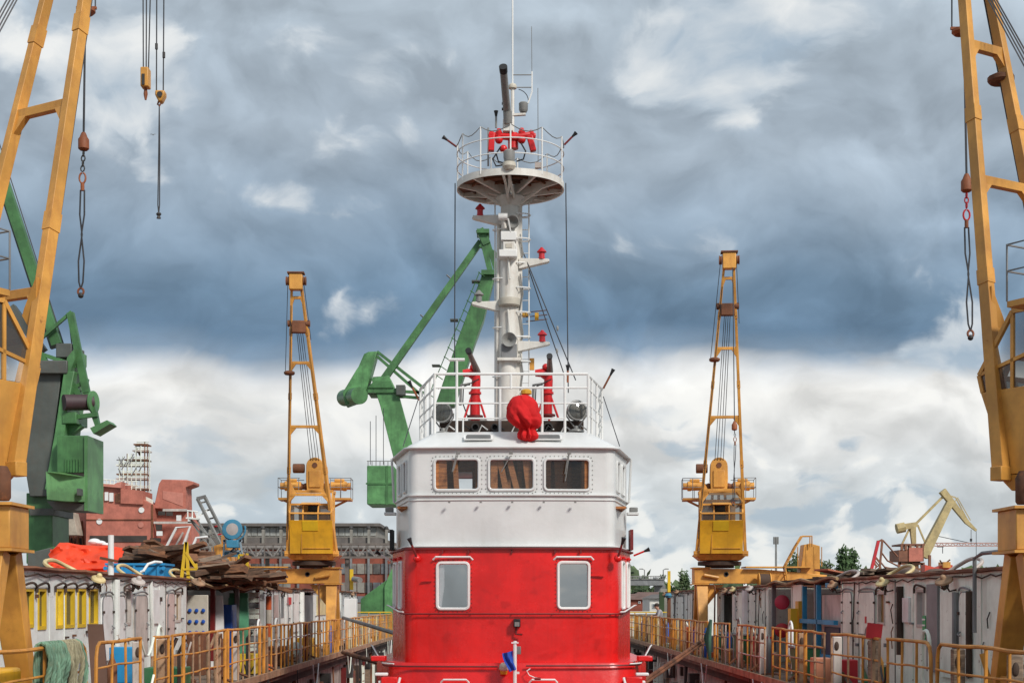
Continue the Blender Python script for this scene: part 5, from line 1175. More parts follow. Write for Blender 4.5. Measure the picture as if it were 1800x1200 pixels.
sr = shelter('open_shelter', 'open fronted shelter with a bright blue frame beside the long right deckhouse', 1, 8.05, 34.1, 43.4, 2.35, 4, (GREYP2, GREYD, GREYP2, GREYD))
MB().box(8.0, 8.06, 38.7, 39.9, .1, 2.3).build('side_panel', GREYP2, sr); MB().box(8.1, 8.2, 34.3, 36.6, .9, 2.0).build('mesh_panel', DOORB, sr)
Yl = lambda px, X: X * F / (px - VX)
def item(name, label, cat, mat, x0, x1, y0, y1, z0, z1, bev=.015, group=None, extra=None):
    t = thing(name, label, cat, ((x0 + x1) / 2, (y0 + y1) / 2, z0), group)
    MB().box(x0, x1, y0, y1, z0, z1).build('body', mat, t, bev)
    if extra: extra(t)
    return t
# things kept in the left shelter
def dots(t):
    for i in range(3):
        for k in range(3): MB().lathe([(.045, 0), (.05, .03), (.02, .04)], (-8.05 + i * .17, 36.08, 1.05 + k * .28), (0, -1, 0), 10).build('blue_knob', BLUED, t)
item('gas_panel', 'cream panel with nine blue knobs in the left shelter', 'panel', CREAM, -8.35, -7.6 - .0, 36.1, 36.16, .1, 2.0, extra=dots)
item('work_bench', 'small orange fronted bench before the cream knob panel', 'bench', RUST, -8.1, -7.55, 35.3, 35.8, 0, 1.05)
item('tool_cabinet', 'bright blue steel cabinet standing in the left shelter', 'cabinet', BLUED, -8.55, -7.75, 40.0, 40.7, 0, 1.75, extra=lambda t: MB().box(-7.749, -7.74, 40.1, 40.6, .2, 1.6).build('cabinet_door', BLUED, t))
for k, (lb, y, x, zt, m) in enumerate((('pale board leaning beside the blue cabinet', 38.3, -7.9, 2.0, DOORW), ('mint green board leaning beside the blue cabinet', 41.7, -7.85, 1.95, GRNW), ('taller mint green board behind the leaning one', 42.6, -8.0, 2.1, GRNW))):
    solo(MB().prism([(x - .35, y, .05), (x + .3, y, .05), (x + .18, y + .25, zt), (x - .38, y + .25, zt)], (0, .05, 0)), 'leaning_board', m, lb, 'board')
t = thing('louvre_door', 'grey louvred door at the end of the left shelter', 'door', (-7.95, 44.5, 0))
for k in range(12): MB().box(-8.25, -7.75, 44.3, 44.42, .1 + k * .172, .24 + k * .172).build('slat', GREYP2 if k % 3 else GREYD, t)
# timber heap on the shelter roof
t = thing('timber_heap', 'big heap of broken brown planks on the left shelter roof', 'timber', (-10, 40, 2.3))
pm = [MB().box(-L / 2, L / 2, -w / 2, w / 2, -h / 2, h / 2) for L, w, h in ((1.7, .34, .06), (1.3, .28, .07), (2.1, .22, .10), (.9, .4, .05), (1.5, .18, .14), (.7, .3, .22))]
src = []
for i, m in enumerate(pm):
    for wm in ((WOODB, WOODD), (WOODD, WOODB), (WOODG, WOODB), (WOODB, WOODG), (WOODD, WOODD), (WOODB, WOODB))[i]:
        o = m.build('plank', wm); o.parent = t; src.append(o)
n_p = 0
def put_plank(x, y, z, rz, ry, rx=0, k=None):
    global n_p
    if n_p < len(src): o = src[n_p]
    else: o = share(src[dk.randrange(len(src))] if k is None else src[k], t)
    o.location = Vector((x, y, z)) - ORG[t.name]; o.rotation_euler = (rx, ry, rz); n_p += 1
for i in range(190):
    y = dk.uniform(37.2, 45.2); px = 262 + 200 * dk.random() ** 1.4; x = max(-12.6, (px - VX) * y / F)
    tp = 958 + max(0, (px - 300)) * .34 + max(0, 235 - px) * .5          # outline of the heap
    top = max(.12, EYE + (VY - tp) * y / F - 2.45)
    put_plank(x, y, 2.36 + dk.random() ** .6 * top, dk.gauss(.2, .6), dk.gauss(0, .17), dk.gauss(0, .3))
for i in range(40):
    put_plank(dk.uniform(-9.0, -8.0), dk.uniform(37.6, 45), 2.36 + dk.random() * .2, dk.gauss(1.2, .6), dk.gauss(0, .06))
def container(t):
    for k in range(5): MB().box(-10.02 + k * .3, -9.96 + k * .3, 35.76, 35.799, 2.40, 2.74).build('rib', BLUE, t)
    MB().box(-10.12, -8.62, 35.75, 36.85, 2.745, 2.80).build('rim', BLUE, t)
    for x in (-10.1, -8.64): MB().cyl((x, 35.7, 2.67), (x, 35.74, 2.67), .05).build('lug', BLUE, t)
item('skip_container', 'bright blue steel skip on the roof before the timber heap', 'skip', BLUE, -10.08, -8.66, 35.8, 36.8, 2.40, 2.74, extra=container)
solo(MB().tube([W(247, 1005, 35.2), W(252, 1003, 35.2), W(260, 991, 35.3), W(272, 987, 35.5), W(284, 988, 35.8)], .035, 7), 'hose', SIGNW, 'white hose hanging over the rim of the blue skip', 'hose')
# yellow hose loops and poles on the left roof
lp = 'hose loops standing on the deckhouse roofs'
for (pa, pb, py, pt, s, X, m, lb) in ((70, 111, 1004, 991, -1, -8.0, CREAMY, 'cream yellow hose loop on the left roof nearest the yellow crane leg'), (200, 231, 1016, 1002, -1, -8.0, CREAMY, 'cream yellow hose loop on the left roof by the white pole'), (292, 325, 1020, 1007, -1, -8.0, CREAMY, 'cream yellow hose loop on the left roof beside the blue skip'),
        (1480, 1516, 1021, 1010, 1, 8.3, DOORB, 'dull hose loop on the right roof beside the far deckhouse end'), (1578, 1613, 1017, 1004, 1, 8.3, CREAMY, 'cream hose loop on the right roof in front of the brown crane'), (1690, 1735, 1012, 995, 1, 8.3, DOORB, 'dull hose loop on the right roof nearest the yellow crane legs')):
    ya, yb = sorted((Yl(pa, X), Yl(pb, X))); ym = (ya + yb) / 2; hgt = (py - pt) * ym / F + .06; zb = 2.36
    solo(MB().tube([V(X - s * .25 * (1 - math.sin(math.pi * k / 14)) ** 2, ym - (yb - ya) / 2 * math.cos(math.pi * k / 14), zb + hgt * math.sin(math.pi * k / 14) ** .8) for k in range(15)], .036, 7), 'hose_loop', m, lb, 'hose', lp)
solo(MB().cyl(W(195, 1010, 26.5), W(195, 940, 26.5), .055), 'pole', SIGNW, 'white steel pole on the left roof before the orange sheet', 'pole')
t = thing('pole_bracket', 'rusty flat bar fixed across the white roof pole', 'bracket', tuple(W(186, 982, 26.4))); MB().beam(W(176, 980, 26.4), W(206, 986, 26.4), .05, .05).build('bar', RUST, t)
t = thing('trestle', 'bright yellow steel trestle standing on the left roof', 'trestle', tuple(W(325, 1018, 34.5)))
for a, b in (((319, 1018), (327, 952)), ((331, 1012), (328, 952)), ((327, 970), (345, 998)), ((322, 1000), (346, 1000)), ((345, 1000), (344, 990)), ((331, 1010), (331, 1022))): MB().beam(W(*a, 34.5), W(*b, 34.5), .075, .05).build('bar', YELP, t)
for lb, pts in (('bent white handrail over the timber heap, the longer one', [(281, 982), (310, 927), (334, 925), (322, 958)]), ('bent white handrail over the timber heap, the shorter one', [(328, 985), (345, 945), (365, 943)]), ):
    solo(MB().tube([W(x, y, 41) for x, y in pts], .04, 7), 'handrail', SIGNW, lb, 'handrail')
for i, (a, b) in enumerate((((300, 975), (322, 935)), ((318, 985), (330, 940)), ((330, 998), (342, 950)))):
    solo(MB().tube([W(*a, 41.5), W(*b, 41.5)], .03, 6), 'thin_pipe', DOORB, ('thin grey pipe leaning behind the longer white handrail', 'thin grey pipe between the two white handrails', 'thin grey pipe beside the shorter white handrail')[i], 'pipe')
solo(MB().tube([W(434, 1010, 44), W(434, 972, 44)], .05, 6), 'yellow_post', YELP, 'short yellow post on the left roof beside the big blue lamp', 'post')
t = thing('yellow_stand', 'yellow stand with a side step at the end of the left roof', 'stand', tuple(W(425, 1012, 44)))
for a, b in (((419, 1010), (420, 975)), ((428, 975), (420, 975)), ((420, 995), (430, 995))): MB().beam(W(*a, 44), W(*b, 44), .06).build('bar', YELP, t)
solo(poly_px([(432, 975), (426, 1012), (436, 1012)], 44.4, .3), 'orange_cone', ORP, 'narrow orange wedge standing on the left roof', 'wedge')
# orange sheet and white bundle
def orange():
    mb = MB(); nx, nz = 40, 16; vs = []
    for j in range(nz + 1):
        for i in range(nx + 1):
            u = i / nx; v = j / nz
            px = 86 + u * 140
            top = 951 + 3 * math.sin(u * 5) + 20 * max(0, u - .25) + 2 * mnoise.noise(V(u * 6, 3, 1)) + (18 * (1 - u / .12) if u < .12 else 0)
            py = 1012 + (top - 1012) * v
            p = W(px, py, 44 + 1.6 * v)
            p.y += .30 * mnoise.noise(V(u * 4, v * 7, .4)) + .10 * mnoise.noise(V(u * 14 + v * 5, v * 22, 2)) 
            vs.append(p)
    mb.add(vs, [(j * (nx + 1) + i, j * (nx + 1) + i + 1, (j + 1) * (nx + 1) + i + 1, (j + 1) * (nx + 1) + i) for j in range(nz) for i in range(nx)])
    k = len(mb.v); a = [W(88, 1012, 50), W(222, 1012, 50), W(222, 962, 50), W(88, 965, 50)]; mb.quad(*a)
    mb.add([vs[nz * (nx + 1)], vs[nz * (nx + 1) + nx], a[2], a[3]], [(0, 1, 2, 3)])
    return mb
solo(orange(), 'tarpaulin', ORANGE, 'creased bright orange tarpaulin behind the left deckhouse roof', 'tarpaulin')
solo(MB().ball(W(166, 952, 48), .22, .2, .12).ball(W(176, 954, 48), .2, .2, .09).ball(W(188, 957, 48), .18, .2, .07), 'bundle', SIGNW, 'white wrapped bundle lying on the orange tarpaulin', 'bundle')
# big blue floodlight on its lattice, and a raised grey gangway
t = thing('flood_lamp', 'big round blue floodlight on a pale steel stand', 'floodlight', tuple(W(410, 985, 48)))
c = W(409, 930, 48)
MB().lathe([(.10, -.5), (.26, -.35), (.31, -.1), (.34, .0), (.34, .06), (.29, .07)], c, (-.05, -1, .05), 24).build('housing', BLUEL, t); MB().lathe([(.285, .055), (.1, .09), (.01, .095)], c, (-.05, -1, .05), 24).build('lens', paint('lens_grey', (.42, .38, .36), .25), t)
MB().tube(arc(c + V(.03, .1, 0), .38, -200, 20, 16, (1, 0, 0), (0, 0, 1)), .03, 6).build('yoke', BLUEL, t); MB().box(c.x - .2, c.x + .2, 47.9, 48.3, c.z - .62, c.z - .36).build('foot', BLUEL, t, .02)
for a, b in (((392, 985), (395, 948)), ((428, 990), (422, 948)), ((392, 950), (426, 950)), ((393, 985), (422, 950)), ((395, 968), (424, 968)), ((422, 968), (430, 993))): MB().beam(W(*a, 48.2), W(*b, 48.2), .06).build('stand_bar', paint('pale_blue_steel', (.30, .40, .46), .5, .1, dirt=.3), t)
poly_px([(394, 968), (426, 968), (426, 976), (431, 993), (420, 978), (394, 978)], 48.25, .1).build('stand_plate', BLUEL, t)
t = thing('gangway', 'raised grey steel gangway with rails leaning towards the blue floodlight', 'gangway', tuple(W(395, 990, 56)))
for dx, dy in ((0, 0), (13, -3)):
    MB().beam(W(347 + dx, 876 + dy, 56), W(392 + dx, 965 + dy, 55.4), .10).build('side_rail', GREYL, t)
MB().beam(W(346, 876, 56), W(362, 872, 56), .12).build('end_bar', GREYD, t); MB().beam(W(366, 895, 56), W(345, 910, 55.8), .05).build('brace', GREYP, t)
for k in range(6): MB().beam(W(350 + k * 7.5, 884 + k * 14, 56), W(363 + k * 7.5, 881 + k * 14, 56), .06).build('rung', GREYL if k < 3 else SIGNR, t)
for a, b in (((330, 908), (365, 940)), ((345, 910), (392, 985)), ((336, 915), (388, 990)), ((358, 930), (398, 985)), ((352, 948), (376, 936))): MB().beam(W(*a, 55.7), W(*b, 55.5), .06).build('lower_rail', GREYL, t)
for x in (330, 338, 346): MB().tube([W(x, 910, 55.6), W(x, 898, 55.6)], .03, 5).build('platform_post', GREYP, t)
MB().tube([W(329, 897, 55.6), W(348, 899, 55.6)], .03, 5).build('platform_rail', GREYP, t); MB().beam(W(328, 910, 55.6), W(350, 912, 55.6), .3, .06).build('platform', GREYP, t)

# ---------------------------------------------------------------- guard rails: every section is a thing with its own bars and posts
GRP = 'guard rails along the dock walls'
def rail(s, y0, y1, label, r0=False, r1=False, step=.82, mats=(RAILY,), lean=0.0, bars=(1.2, .82, .45), thick=.023):
    X = XL if s < 0 else XR
    t = thing('guard_rail', label, 'guard rail', (X, (y0 + y1) / 2, 0), GRP)
    c = .16
    wob = lambda y: .035 * math.sin(y * 1.7 + s) + .02 * math.sin(y * 4.1)
    for i, z in enumerate(bars):
        n = max(2, int((y1 - y0) / .6)); P = []
        for k in range(n + 1):
            y = y0 + (y1 - y0) * k / n; P.append(V(X + .4 * wob(y), y, z + .3 * wob(y + i)))
        if i == 0:
            if r0: P = [V(X, y0 + c * .3, .02), V(X, y0 - c * .0, .6), V(X, y0 + .02, z - .2), V(X, y0 + .08, z - .06), V(X, y0 + .2, z)] + P[1:]
            if r1: P = P[:-1] + [V(X, y1 - .2, z), V(X, y1 - .08, z - .06), V(X, y1 - .02, z - .2), V(X, y1, .6), V(X, y1 - c * .3, .02)]
        MB().tube(P, thick * (1.25 if i == 0 else .8), 7).build('bar', mats[0] if i == 0 else dk.choice(mats), t)
    n = max(1, int(round((y1 - y0) / step))); proto = {}
    for k in range(n + 1):
        if (k == 0 and r0) or (k == n and r1): continue
        y = y0 + .03 + (y1 - y0 - .06) * k / n
        m = dk.choice(mats); th = dk.choice((.022, .022, .026, .04))
        o = MB().tube([V(X + wob(y) * .4, y, 0), V(X + wob(y) * .4 + dk.uniform(-.012, .012), y + dk.uniform(-.03, .03), bars[0])], th, 7).build('post', m, t)
    return t
M1 = (RAILY,); M2 = (RAILY, RAILY, RAILW); M3 = (RAILY, RAILW, DOORB, RAILY); M4 = (RAILY, RAILY, CREAMY, RAILW)
rail(-1, 15.2, 20.75, 'yellow guard rail with rounded end carrying the green mooring rope', r1=True, step=1.9, mats=M1)
rail(-1, 21.25, 23.8, 'yellow guard rail with rounded end, just past the green mooring rope', r0=True, step=.85, mats=M1)
rail(-1, 24.75, 25.9, 'short yellow guard rail section beyond the hanging chain on the left', step=.9, mats=M1)
rail(-1, 26.1, 30.9, 'yellow guard rail in front of the left shelter with cream knob panel', step=.75, mats=M2)
rail(-1, 31.1, 36.6, 'rust stained guard rail by the yellow crate on the left dock wall', step=.72, mats=M3)
rail(-1, 37.0, 44.4, 'rusty guard rail section before the orange striped pole on the left', step=.72, mats=M3)
rail(-1, 44.6, 51.4, 'yellow guard rail before the leg of the far left yellow crane', step=.72, mats=M2)
rail(-1, 51.8, 61.5, 'yellow guard rail just past the far left yellow crane', step=.68, mats=M4)
rail(-1, 61.8, 75.5, 'farthest guard rail on the left wall, close to the red boat', step=.72, mats=M4)
rail(1, 14.8, 20.85, 'yellow guard rail at the right crane legs with rounded end', r1=True, step=1.1, mats=M1)
rail(1, 21.15, 23.6, 'yellow guard rail with rounded end next to the raised red board', r0=True, step=.9, mats=M1)
rail(1, 24.0, 27.6, 'rusty guard rail section carrying the raised red board', step=1.1, mats=M2)
rail(1, 28.2, 33.9, 'yellow guard rail before the bright blue frame on the right', step=1.0, mats=M2, bars=(1.2, .9, .6, .3))
rail(1, 34.7, 38.8, 'rusty grille like guard rail before the right shelter', step=.68, mats=M3)
rail(1, 40.4, 43.2, 'short guard rail beside the green and red bins on the right', step=.72, mats=M3)
rail(1, 44.9, 51.6, 'yellow guard rail beside the leg of the far right yellow crane', step=.72, mats=M2)
rail(1, 51.9, 61.8, 'guard rail in front of the leaning worker in a grey shirt', step=.72, mats=M4)
rail(1, 62.1, 75.5, 'farthest guard rail on the right wall, close to the red boat', step=.65, mats=M4)
for s, lb in ((-1, 'yellow end rail across the far end of the left dock wall'), (1, 'yellow end rail across the far end of the right dock wall')):
    t = thing('end_rail', lb, 'guard rail', (s * 10, 75.9, 0), GRP)
    for z in (1.3, .9, .5): MB().tube([(s * 6.2, 75.9, z), (s * 14, 75.9, z)], .035, 6).build('bar', YELP, t)
    for k in range(14): MB().tube([(s * (6.2 + k * .6), 75.9, 0), (s * (6.2 + k * .6), 75.9, 1.3)], .03, 6).build('post', RAILY, t)
# weathered timber faced posts standing between the rails
PG = 'weathered mooring posts at the dock edge'
def mpost(s, y, label, h=1.14, m=RAILW):
    X = (XL if s < 0 else XR) + s * .16
    t = thing('mooring_post', label, 'post', (X, y, 0), PG)
    MB().box(X - .085, X + .085, y - .08, y + .08, 0, h).build('post', m, t, .02)
    MB().ball((X - s * .02, y - .085, h - .18), .045, .03, .09, 10, 7).build('knob', RUSTD, t)
    MB().tube([V(X - .1, y, .25), V(X - s * .3, y - .1, .1)], .03, 5).build('stay', RUST, t)
for s, y, lb, m in ((-1, 24.3, 'pale weathered post beside the hanging chain on the left', DOORB), (-1, 26.0, 'brown weathered post before the left shelter bench', RAILW), (-1, 31.0, 'weathered rusty post before the blue steel cabinet', RAILW), (-1, 33.0, 'pale weathered post before the mint green boards', DOORB), (-1, 36.8, 'thick weathered post next to the orange striped pole', RAILW), (-1, 44.5, 'weathered post at the open grey door on the left', DRED),
                     (1, 18.1, 'pale weathered post beside the right crane leg', WOODG), (1, 20.4, 'pale grey weathered post at the rounded rail end on the right', WOODG), (1, 25.1, 'brown weathered post under the red board', WOODG), (1, 27.9, 'pale weathered post with a dark knob near the green drum', DOORB), (1, 31.2, 'brown weathered post before the blue frame', RAILW), (1, 39.6, 'rusty weathered post before the right shelter', RAILW), (1, 36.0, 'pale post behind the grille like rail on the right', DOORB)):
    mpost(s, y, lb, m=m)
# hanging chain and mooring rope
t = thing('chain', 'grey chain hanging across the gap in the left guard rail', 'chain', (XL, 24.3, .4))
for zt, sag in ((1.2, .3), (.55, .3)): MB().tube([V(XL, 23.85 + .88 * k / 12, zt - sag * math.sin(math.pi * k / 12)) for k in range(13)], .02, 5).build('strand', GREYP2, t)
t = thing('chain', 'dark chain hanging across the gap in the right guard rail', 'chain', (XR, 23.8, .6)); MB().tube([V(XR, 23.6 + .42 * k / 12, .75 - .28 * math.sin(math.pi * k / 12)) for k in range(13)], .02, 5).build('strand', GRND, t)
t = thing('mooring_rope', 'thick green mooring rope hung in loops over the left guard rail', 'rope', (XL, 19.4, .2))
for k in range(15):
    y = 18.75 + k * .105 + dk.uniform(-.03, .03); zb = dk.uniform(-.25, .25); out = .09 + .02 * (k % 3)
    P = [V(XL + out, y - .02, zb)]
    for q_ in range(1, 9):
        P.append(V(XL + out + .03 * math.sin(q_ + k), y + .03 * math.sin(q_ * .8 + k), zb + (1.16 - zb) * q_ / 9))
    P += [V(XL + .07, y, 1.24), V(XL, y + .02, 1.275), V(XL - .07, y + .03, 1.24), V(XL - .1, y + .05, .9), V(XL - .11, y + .06, .5)]
    mb = MB(); N = 60; pts = []
    m = ROPEB if 8 <= k <= 13 else ROPEG
    def at_(f):
        i = min(int(f * (len(P) - 1)), len(P) - 2); u = f * (len(P) - 1) - i; return P[i].lerp(P[i + 1], u)
    for st in range(3):                                        # three twisted yarns
        pts = []
        for i in range(N + 1):
            f = i / N; a = f * 34 + st * 2.094; p = at_(f)
            pts.append(p + V(.017 * math.cos(a), .017 * math.sin(a), 0))
        mb.tube(pts, .021, 5)
    mb.build('strand', m, t)

# ---------------------------------------------------------------- clutter on the two decks
t = item('winch', 'yellow winch with round motor at the foot of the left crane leg', 'winch', YEL2, -7.3, -6.45, 17.9, 18.9, .1, .95, .05)
MB().lathe([(.25, 0), (.27, .05), (.27, .6), (.2, .65)], (-6.7, 17.8, .5), (0, -1, 0), 16).build('motor', YEL2, t); MB().lathe([(.1, 0), (.13, .2), (.08, .25)], (-6.45, 17.6, .9), (0, 0, 1), 10).build('valve', HOOKR, t)
solo(MB().prism([(-7.35, 25.2, .02), (-7.05, 25.2, .02), (-7.28, 25.55, 1.42), (-7.55, 25.55, 1.42)], (0, .07, 0)), 'board', paint('brown_board', (.12, .06, .04), .7), 'tall brown board leaning against the left deckhouse', 'board')
item('box', 'blue plastic box on the deck before the double door', 'box', BLUE, -7.2, -6.75, 25.7, 26.1, .35, 1.0)
item('crate', 'brown crate under the blue plastic box', 'crate', RUST, -7.3, -6.7, 25.5, 26.3, 0, .345)
item('oil_bin', 'low dark bin with green front on the left deck', 'bin', GRNB, -7.3, -6.5, 28.4, 29.2, 0, .5)
item('tall_machine', 'rusty steel stair box before the pink door', 'machine', RAILW, -7.4, -7.0, 29.5, 30.6, 0, .7)
t = thing('striped_pole', 'orange and white striped pole standing on the left deck', 'pole', (-7.0, 41.7, 0))
for k in range(5): MB().cyl((-7.0, 41.7, k * .4), (-7.0, 41.7, k * .4 + .398), .085, n=10).build('band', ORP if k % 2 == 0 or k > 1 and k != 3 else CREAM, t)
t = item('yellow_crate', 'yellow steel crate with black letters on the left deck', 'crate', YELP, -6.75, -6.3, 35.6, 36.2, .02, .52)
fc = bpy.data.curves.new('lettering', 'FONT'); fc.body = 'JW'; fc.size = .26; fc.extrude = .004; tmp = bpy.data.objects.new('lettering_tmp', fc); COL.objects.link(tmp); bpy.context.view_layer.update()
lm = bpy.data.meshes.new_from_object(tmp.evaluated_get(bpy.context.evaluated_depsgraph_get())); bpy.data.objects.remove(tmp); lm.materials.clear()
fo = bpy.data.objects.new('lettering', lm); COL.objects.link(fo); fo.parent = t
fo.location = Vector((-6.68, 35.59, .1)) - ORG[t.name]; fo.rotation_euler = (R(90), R(8), 0); lm.materials.append(BLACK)
for y0, w, zt, m, lb in ((38.4, .7, .5, RUST, 'rusty block at the dock edge, first behind the striped pole'), (40.6, 1.0, .55, RUST, 'rusty winch block at the dock edge, before the far left deckhouse'), (46.8, .6, .65, YEL2, 'yellow box on deck by the far left crane')):
    item('deck_block', lb, 'block', m, -6.95, -6.4, y0, y0 + w, 0, zt, .03)
solo(MB().lathe([(.2, 0), (.24, .1), (.24, .45), (.1, .5)], (-6.7, 45.4, .25), (0, -1, .2), 12), 'drum', GREYP2, 'grey drum lying on deck by the yellow box', 'drum')
item('white_cabinet', 'tall white cabinet beside the far left deckhouse', 'cabinet', SIGNW, -7.5, -6.95, 65.2, 65.9, .9, 2.0)
t = thing('signal_mast', 'thin yellow post with camera on the far left deckhouse', 'post', (-7.6, 67, 2.3)); MB().beam(W(618, 1036, 67), W(618, 1000, 67), .16).build('post', YELP, t); MB().cyl(W(622, 1017, 66.8), W(633, 1019, 66.2), .13).build('camera', GREYL, t)
for lb, a, b, r in (('grey steel strut from the left wall to the boat, upper one', W(603, 1085, 51), W(700, 1114, 37), .06), ('brown steel strut from the left wall to the boat, lower one', W(603, 1146, 50), W(694, 1172, 38), .075), ('long rusty strut from the right wall down to the boat', W(1240, 1121, 46), W(1128, 1198, 36), .05), ('second rusty strut beside the long one on the right', W(1244, 1124, 46), W(1130, 1203, 36), .04)):
    solo(MB().tube([a, b], r, 8), 'mooring_strut', RUST if 'brown' in lb or 'rusty' in lb else GREYD, lb, 'strut')
# right deck
def post_board(t): MB().box(6.24, 6.30, 24.35, 24.43, 0, 1.2).build('post', RAILW, t)
t = thing('red_board', 'red board raised on a post above the right guard rail', 'board', (6.27, 24.4, 0)); post_board(t); MB().cbox((6.28, 24.35, 1.32), .26, .04, .26, Matrix.Rotation(.12, 3, 'Y')).build('board', SIGNR, t)
t = thing('drum', 'green drum with a white lid on the right deck', 'drum', (6.95, 26.9, 0)); MB().lathe([(.24, 0), (.25, .02), (.25, .3), (.26, .32), (.25, .34), (.25, .6)], (6.95, 26.9, 0), (0, 0, 1), 20).build('body', GRNB, t); MB().lathe([(.27, .6), (.27, .64), (.2, .67)], (6.95, 26.9, 0), (0, 0, 1), 20).build('lid', CREAM, t)
item('box', 'tall red box on deck beside the salmon box', 'box', SIGNR, 6.75, 7.2, 29.2, 29.7, 0, .63); item('box', 'salmon coloured box on deck beside the red box', 'box', paint('salmon', (.62, .25, .14), .5, .1, dirt=.2), 6.36, 6.72, 29.3, 29.9, 0, .66)
t = thing('blue_frame', 'bright blue steel frame standing before the right shelter', 'frame', (8.0, 36.2, 0))
for a, b in (((7.92, 36.2, 0), (7.92, 36.2, 2.25)), ((8.0, 38.3, 0), (8.0, 38.3, 2.25)), ((7.92, 34.3, 1.32), (7.92, 38.3, 1.32)), ((7.95, 34.4, .45), (7.95, 36.2, .45)), ((7.92, 34.3, 2.2), (7.92, 35.2, 2.24))): MB().beam(a, b, .11).build('bar', paint('frame_blue', (.03, .27, .50), .5, .15, dirt=.25), t)
item('storage_box', 'dark blue storage box inside the blue frame', 'box', paint('dark_navy', (.03, .03, .07), .5), 8.02, 8.5, 34.4, 36.0, .4, 1.2)
t = thing('yellow_locker', 'narrow yellow locker standing in the right shelter', 'locker', (7.75, 38.6, 0)); MB().box(7.65, 7.85, 38.45, 38.8, 0, 1.65).build('body', YELP, t, .01); MB().box(7.85, 8.0, 38.4, 38.8, .75, 1.85).build('door', YEL2, t, .01)
for z, lb, m in ((1.82, 'round pink hose reel on the wall of the right shelter', paint('pink_reel', (.55, .05, .10), .5)), (.98, 'dark red extinguisher case below the pink hose reel', SIGNR)):
    solo(MB().lathe([(.16, 0), (.22, .04), (.22, .14), (.14, .18)], (8.22, 42.5, z), (-.3, -.95, 0), 18), 'hose_reel', m, lb, 'hose reel')
bn = 'bins on the right dock deck'
def bin_(x, y, m, lb, h=.8, w=.5):
    t = thing('waste_bin', lb, 'bin', (x, y, 0), bn)
    MB().add([(x - w * .42, y - w * .42, .05), (x + w * .42, y - w * .42, .05), (x + w * .42, y + w * .42, .05), (x - w * .42, y + w * .42, .05), (x - w / 2, y - w / 2, h), (x + w / 2, y - w / 2, h), (x + w / 2, y + w / 2, h), (x - w / 2, y + w / 2, h)],
             [(0, 3, 2, 1), (4, 5, 6, 7), (0, 1, 5, 4), (1, 2, 6, 5), (2, 3, 7, 6), (3, 0, 4, 7)]).build('body', m, t, .02)
    MB().box(x - w * .54, x + w * .54, y - w * .54, y + w * .54, h + .002, h + .06).build('lid', GREYD if m is not SIGNR else m, t, .015)
bin_(6.95, 45.2, GRNB, 'green waste bin beside the far right crane leg'); bin_(6.9, 41.2, GRNB, 'green waste bin next to the red waste bin', .85, .62); bin_(7.1, 39.9, SIGNR, 'red waste bin on the right dock deck', .8, .5); bin_(6.9, 33.0, GRNB, 'green and brown waste bin before the yellow locker', .75, .6); bin_(7.0, 63.5, GRNB, 'small green waste bin under the leaning worker', .8, .7)
t = thing('net_bundle', 'green net hanging on the right guard rail by the crane leg', 'net', (6.35, 44.2, .1))
for k in range(7): MB().tube([V(6.25 + .02 * k, 43.7 + .14 * k, 1.28), V(6.2 + .03 * (k % 3), 43.7 + .15 * k, .7), V(6.22 + .02 * k, 43.72 + .13 * k, .05 + .1 * (k % 2))], [.045, .05, .045], 7).build('fold', paint('net_green', (.05, .13, .09), .9, .3), t)
for y0, w, zt, m, lb in ((42.4, .9, .42, RAILW, 'rusty stepped block at the right dock edge'), (37.4, .8, .5, RAILW, 'rusty bollard base behind the grille like rail'), (47.5, .8, .7, GREYD, 'grey box on deck under the far right crane'), (53.6, .6, .9, ORP, 'orange jacketed box hanging inside the far right rail'), (57.5, .7, .8, RAILY, 'yellow deck box behind the far right rail'), (68.0, .8, 1.1, YEL2, 'yellow machine at the end of the right wall')):
    item('deck_block', lb, 'block', m, 6.6, 7.15, y0, y0 + w, 0, zt, .03)
ch = 'bent hoses and hooks on the deck'
for s, y, lb in ((-1, 26.6, 'grey hose loop over the rail before the left shelter bench'), (-1, 40.0, 'pale hose hook standing before the dark doorway on the left'), (1, 26.2, 'dark hose loop over the rail beside the red board'), (1, 33.4, 'pale hose hook standing in front of the blue frame'), (1, 40.8, 'pale hose loop above the green waste bin'), (1, 22.6, 'thick grey pipe bend behind the rounded rails on the right'), (-1, 37.2, 'white hose hook beside the thick weathered post')):
    X = (XL if s < 0 else XR) + s * .35
    solo(MB().tube([V(X, y - .22, .15), V(X, y - .2, 1.1)] + [V(X, y - .2 * math.cos(math.pi * k / 8), 1.12 + .24 * math.sin(math.pi * k / 8)) for k in range(1, 9)] + [V(X, y + .2, .6), V(X + s * .1, y + .1, .3)], .03, 6), 'hose_hook', dk.choice((GREYL, SIGNW, BLACK)) if 'grey' not in lb else GREYP2, lb, 'hose', ch)
MB_t = thing('yellow_mast', 'slim yellow post with blue lamp on the far right deckhouse', 'post', tuple(W(1176, 1095, 62)))
MB().beam(W(1176, 1040, 62), W(1176, 1003, 62), .12).build('post', YELP, MB_t); MB().beam(W(1176, 1095, 62), W(1176, 1041, 62), .14).build('lower_post', RUST, MB_t); MB().lathe([(.1, 0), (.16, .1), (.1, .2)], W(1175, 1050, 61.8), (0, 0, 1), 10).build('lamp', BLUEL, MB_t)
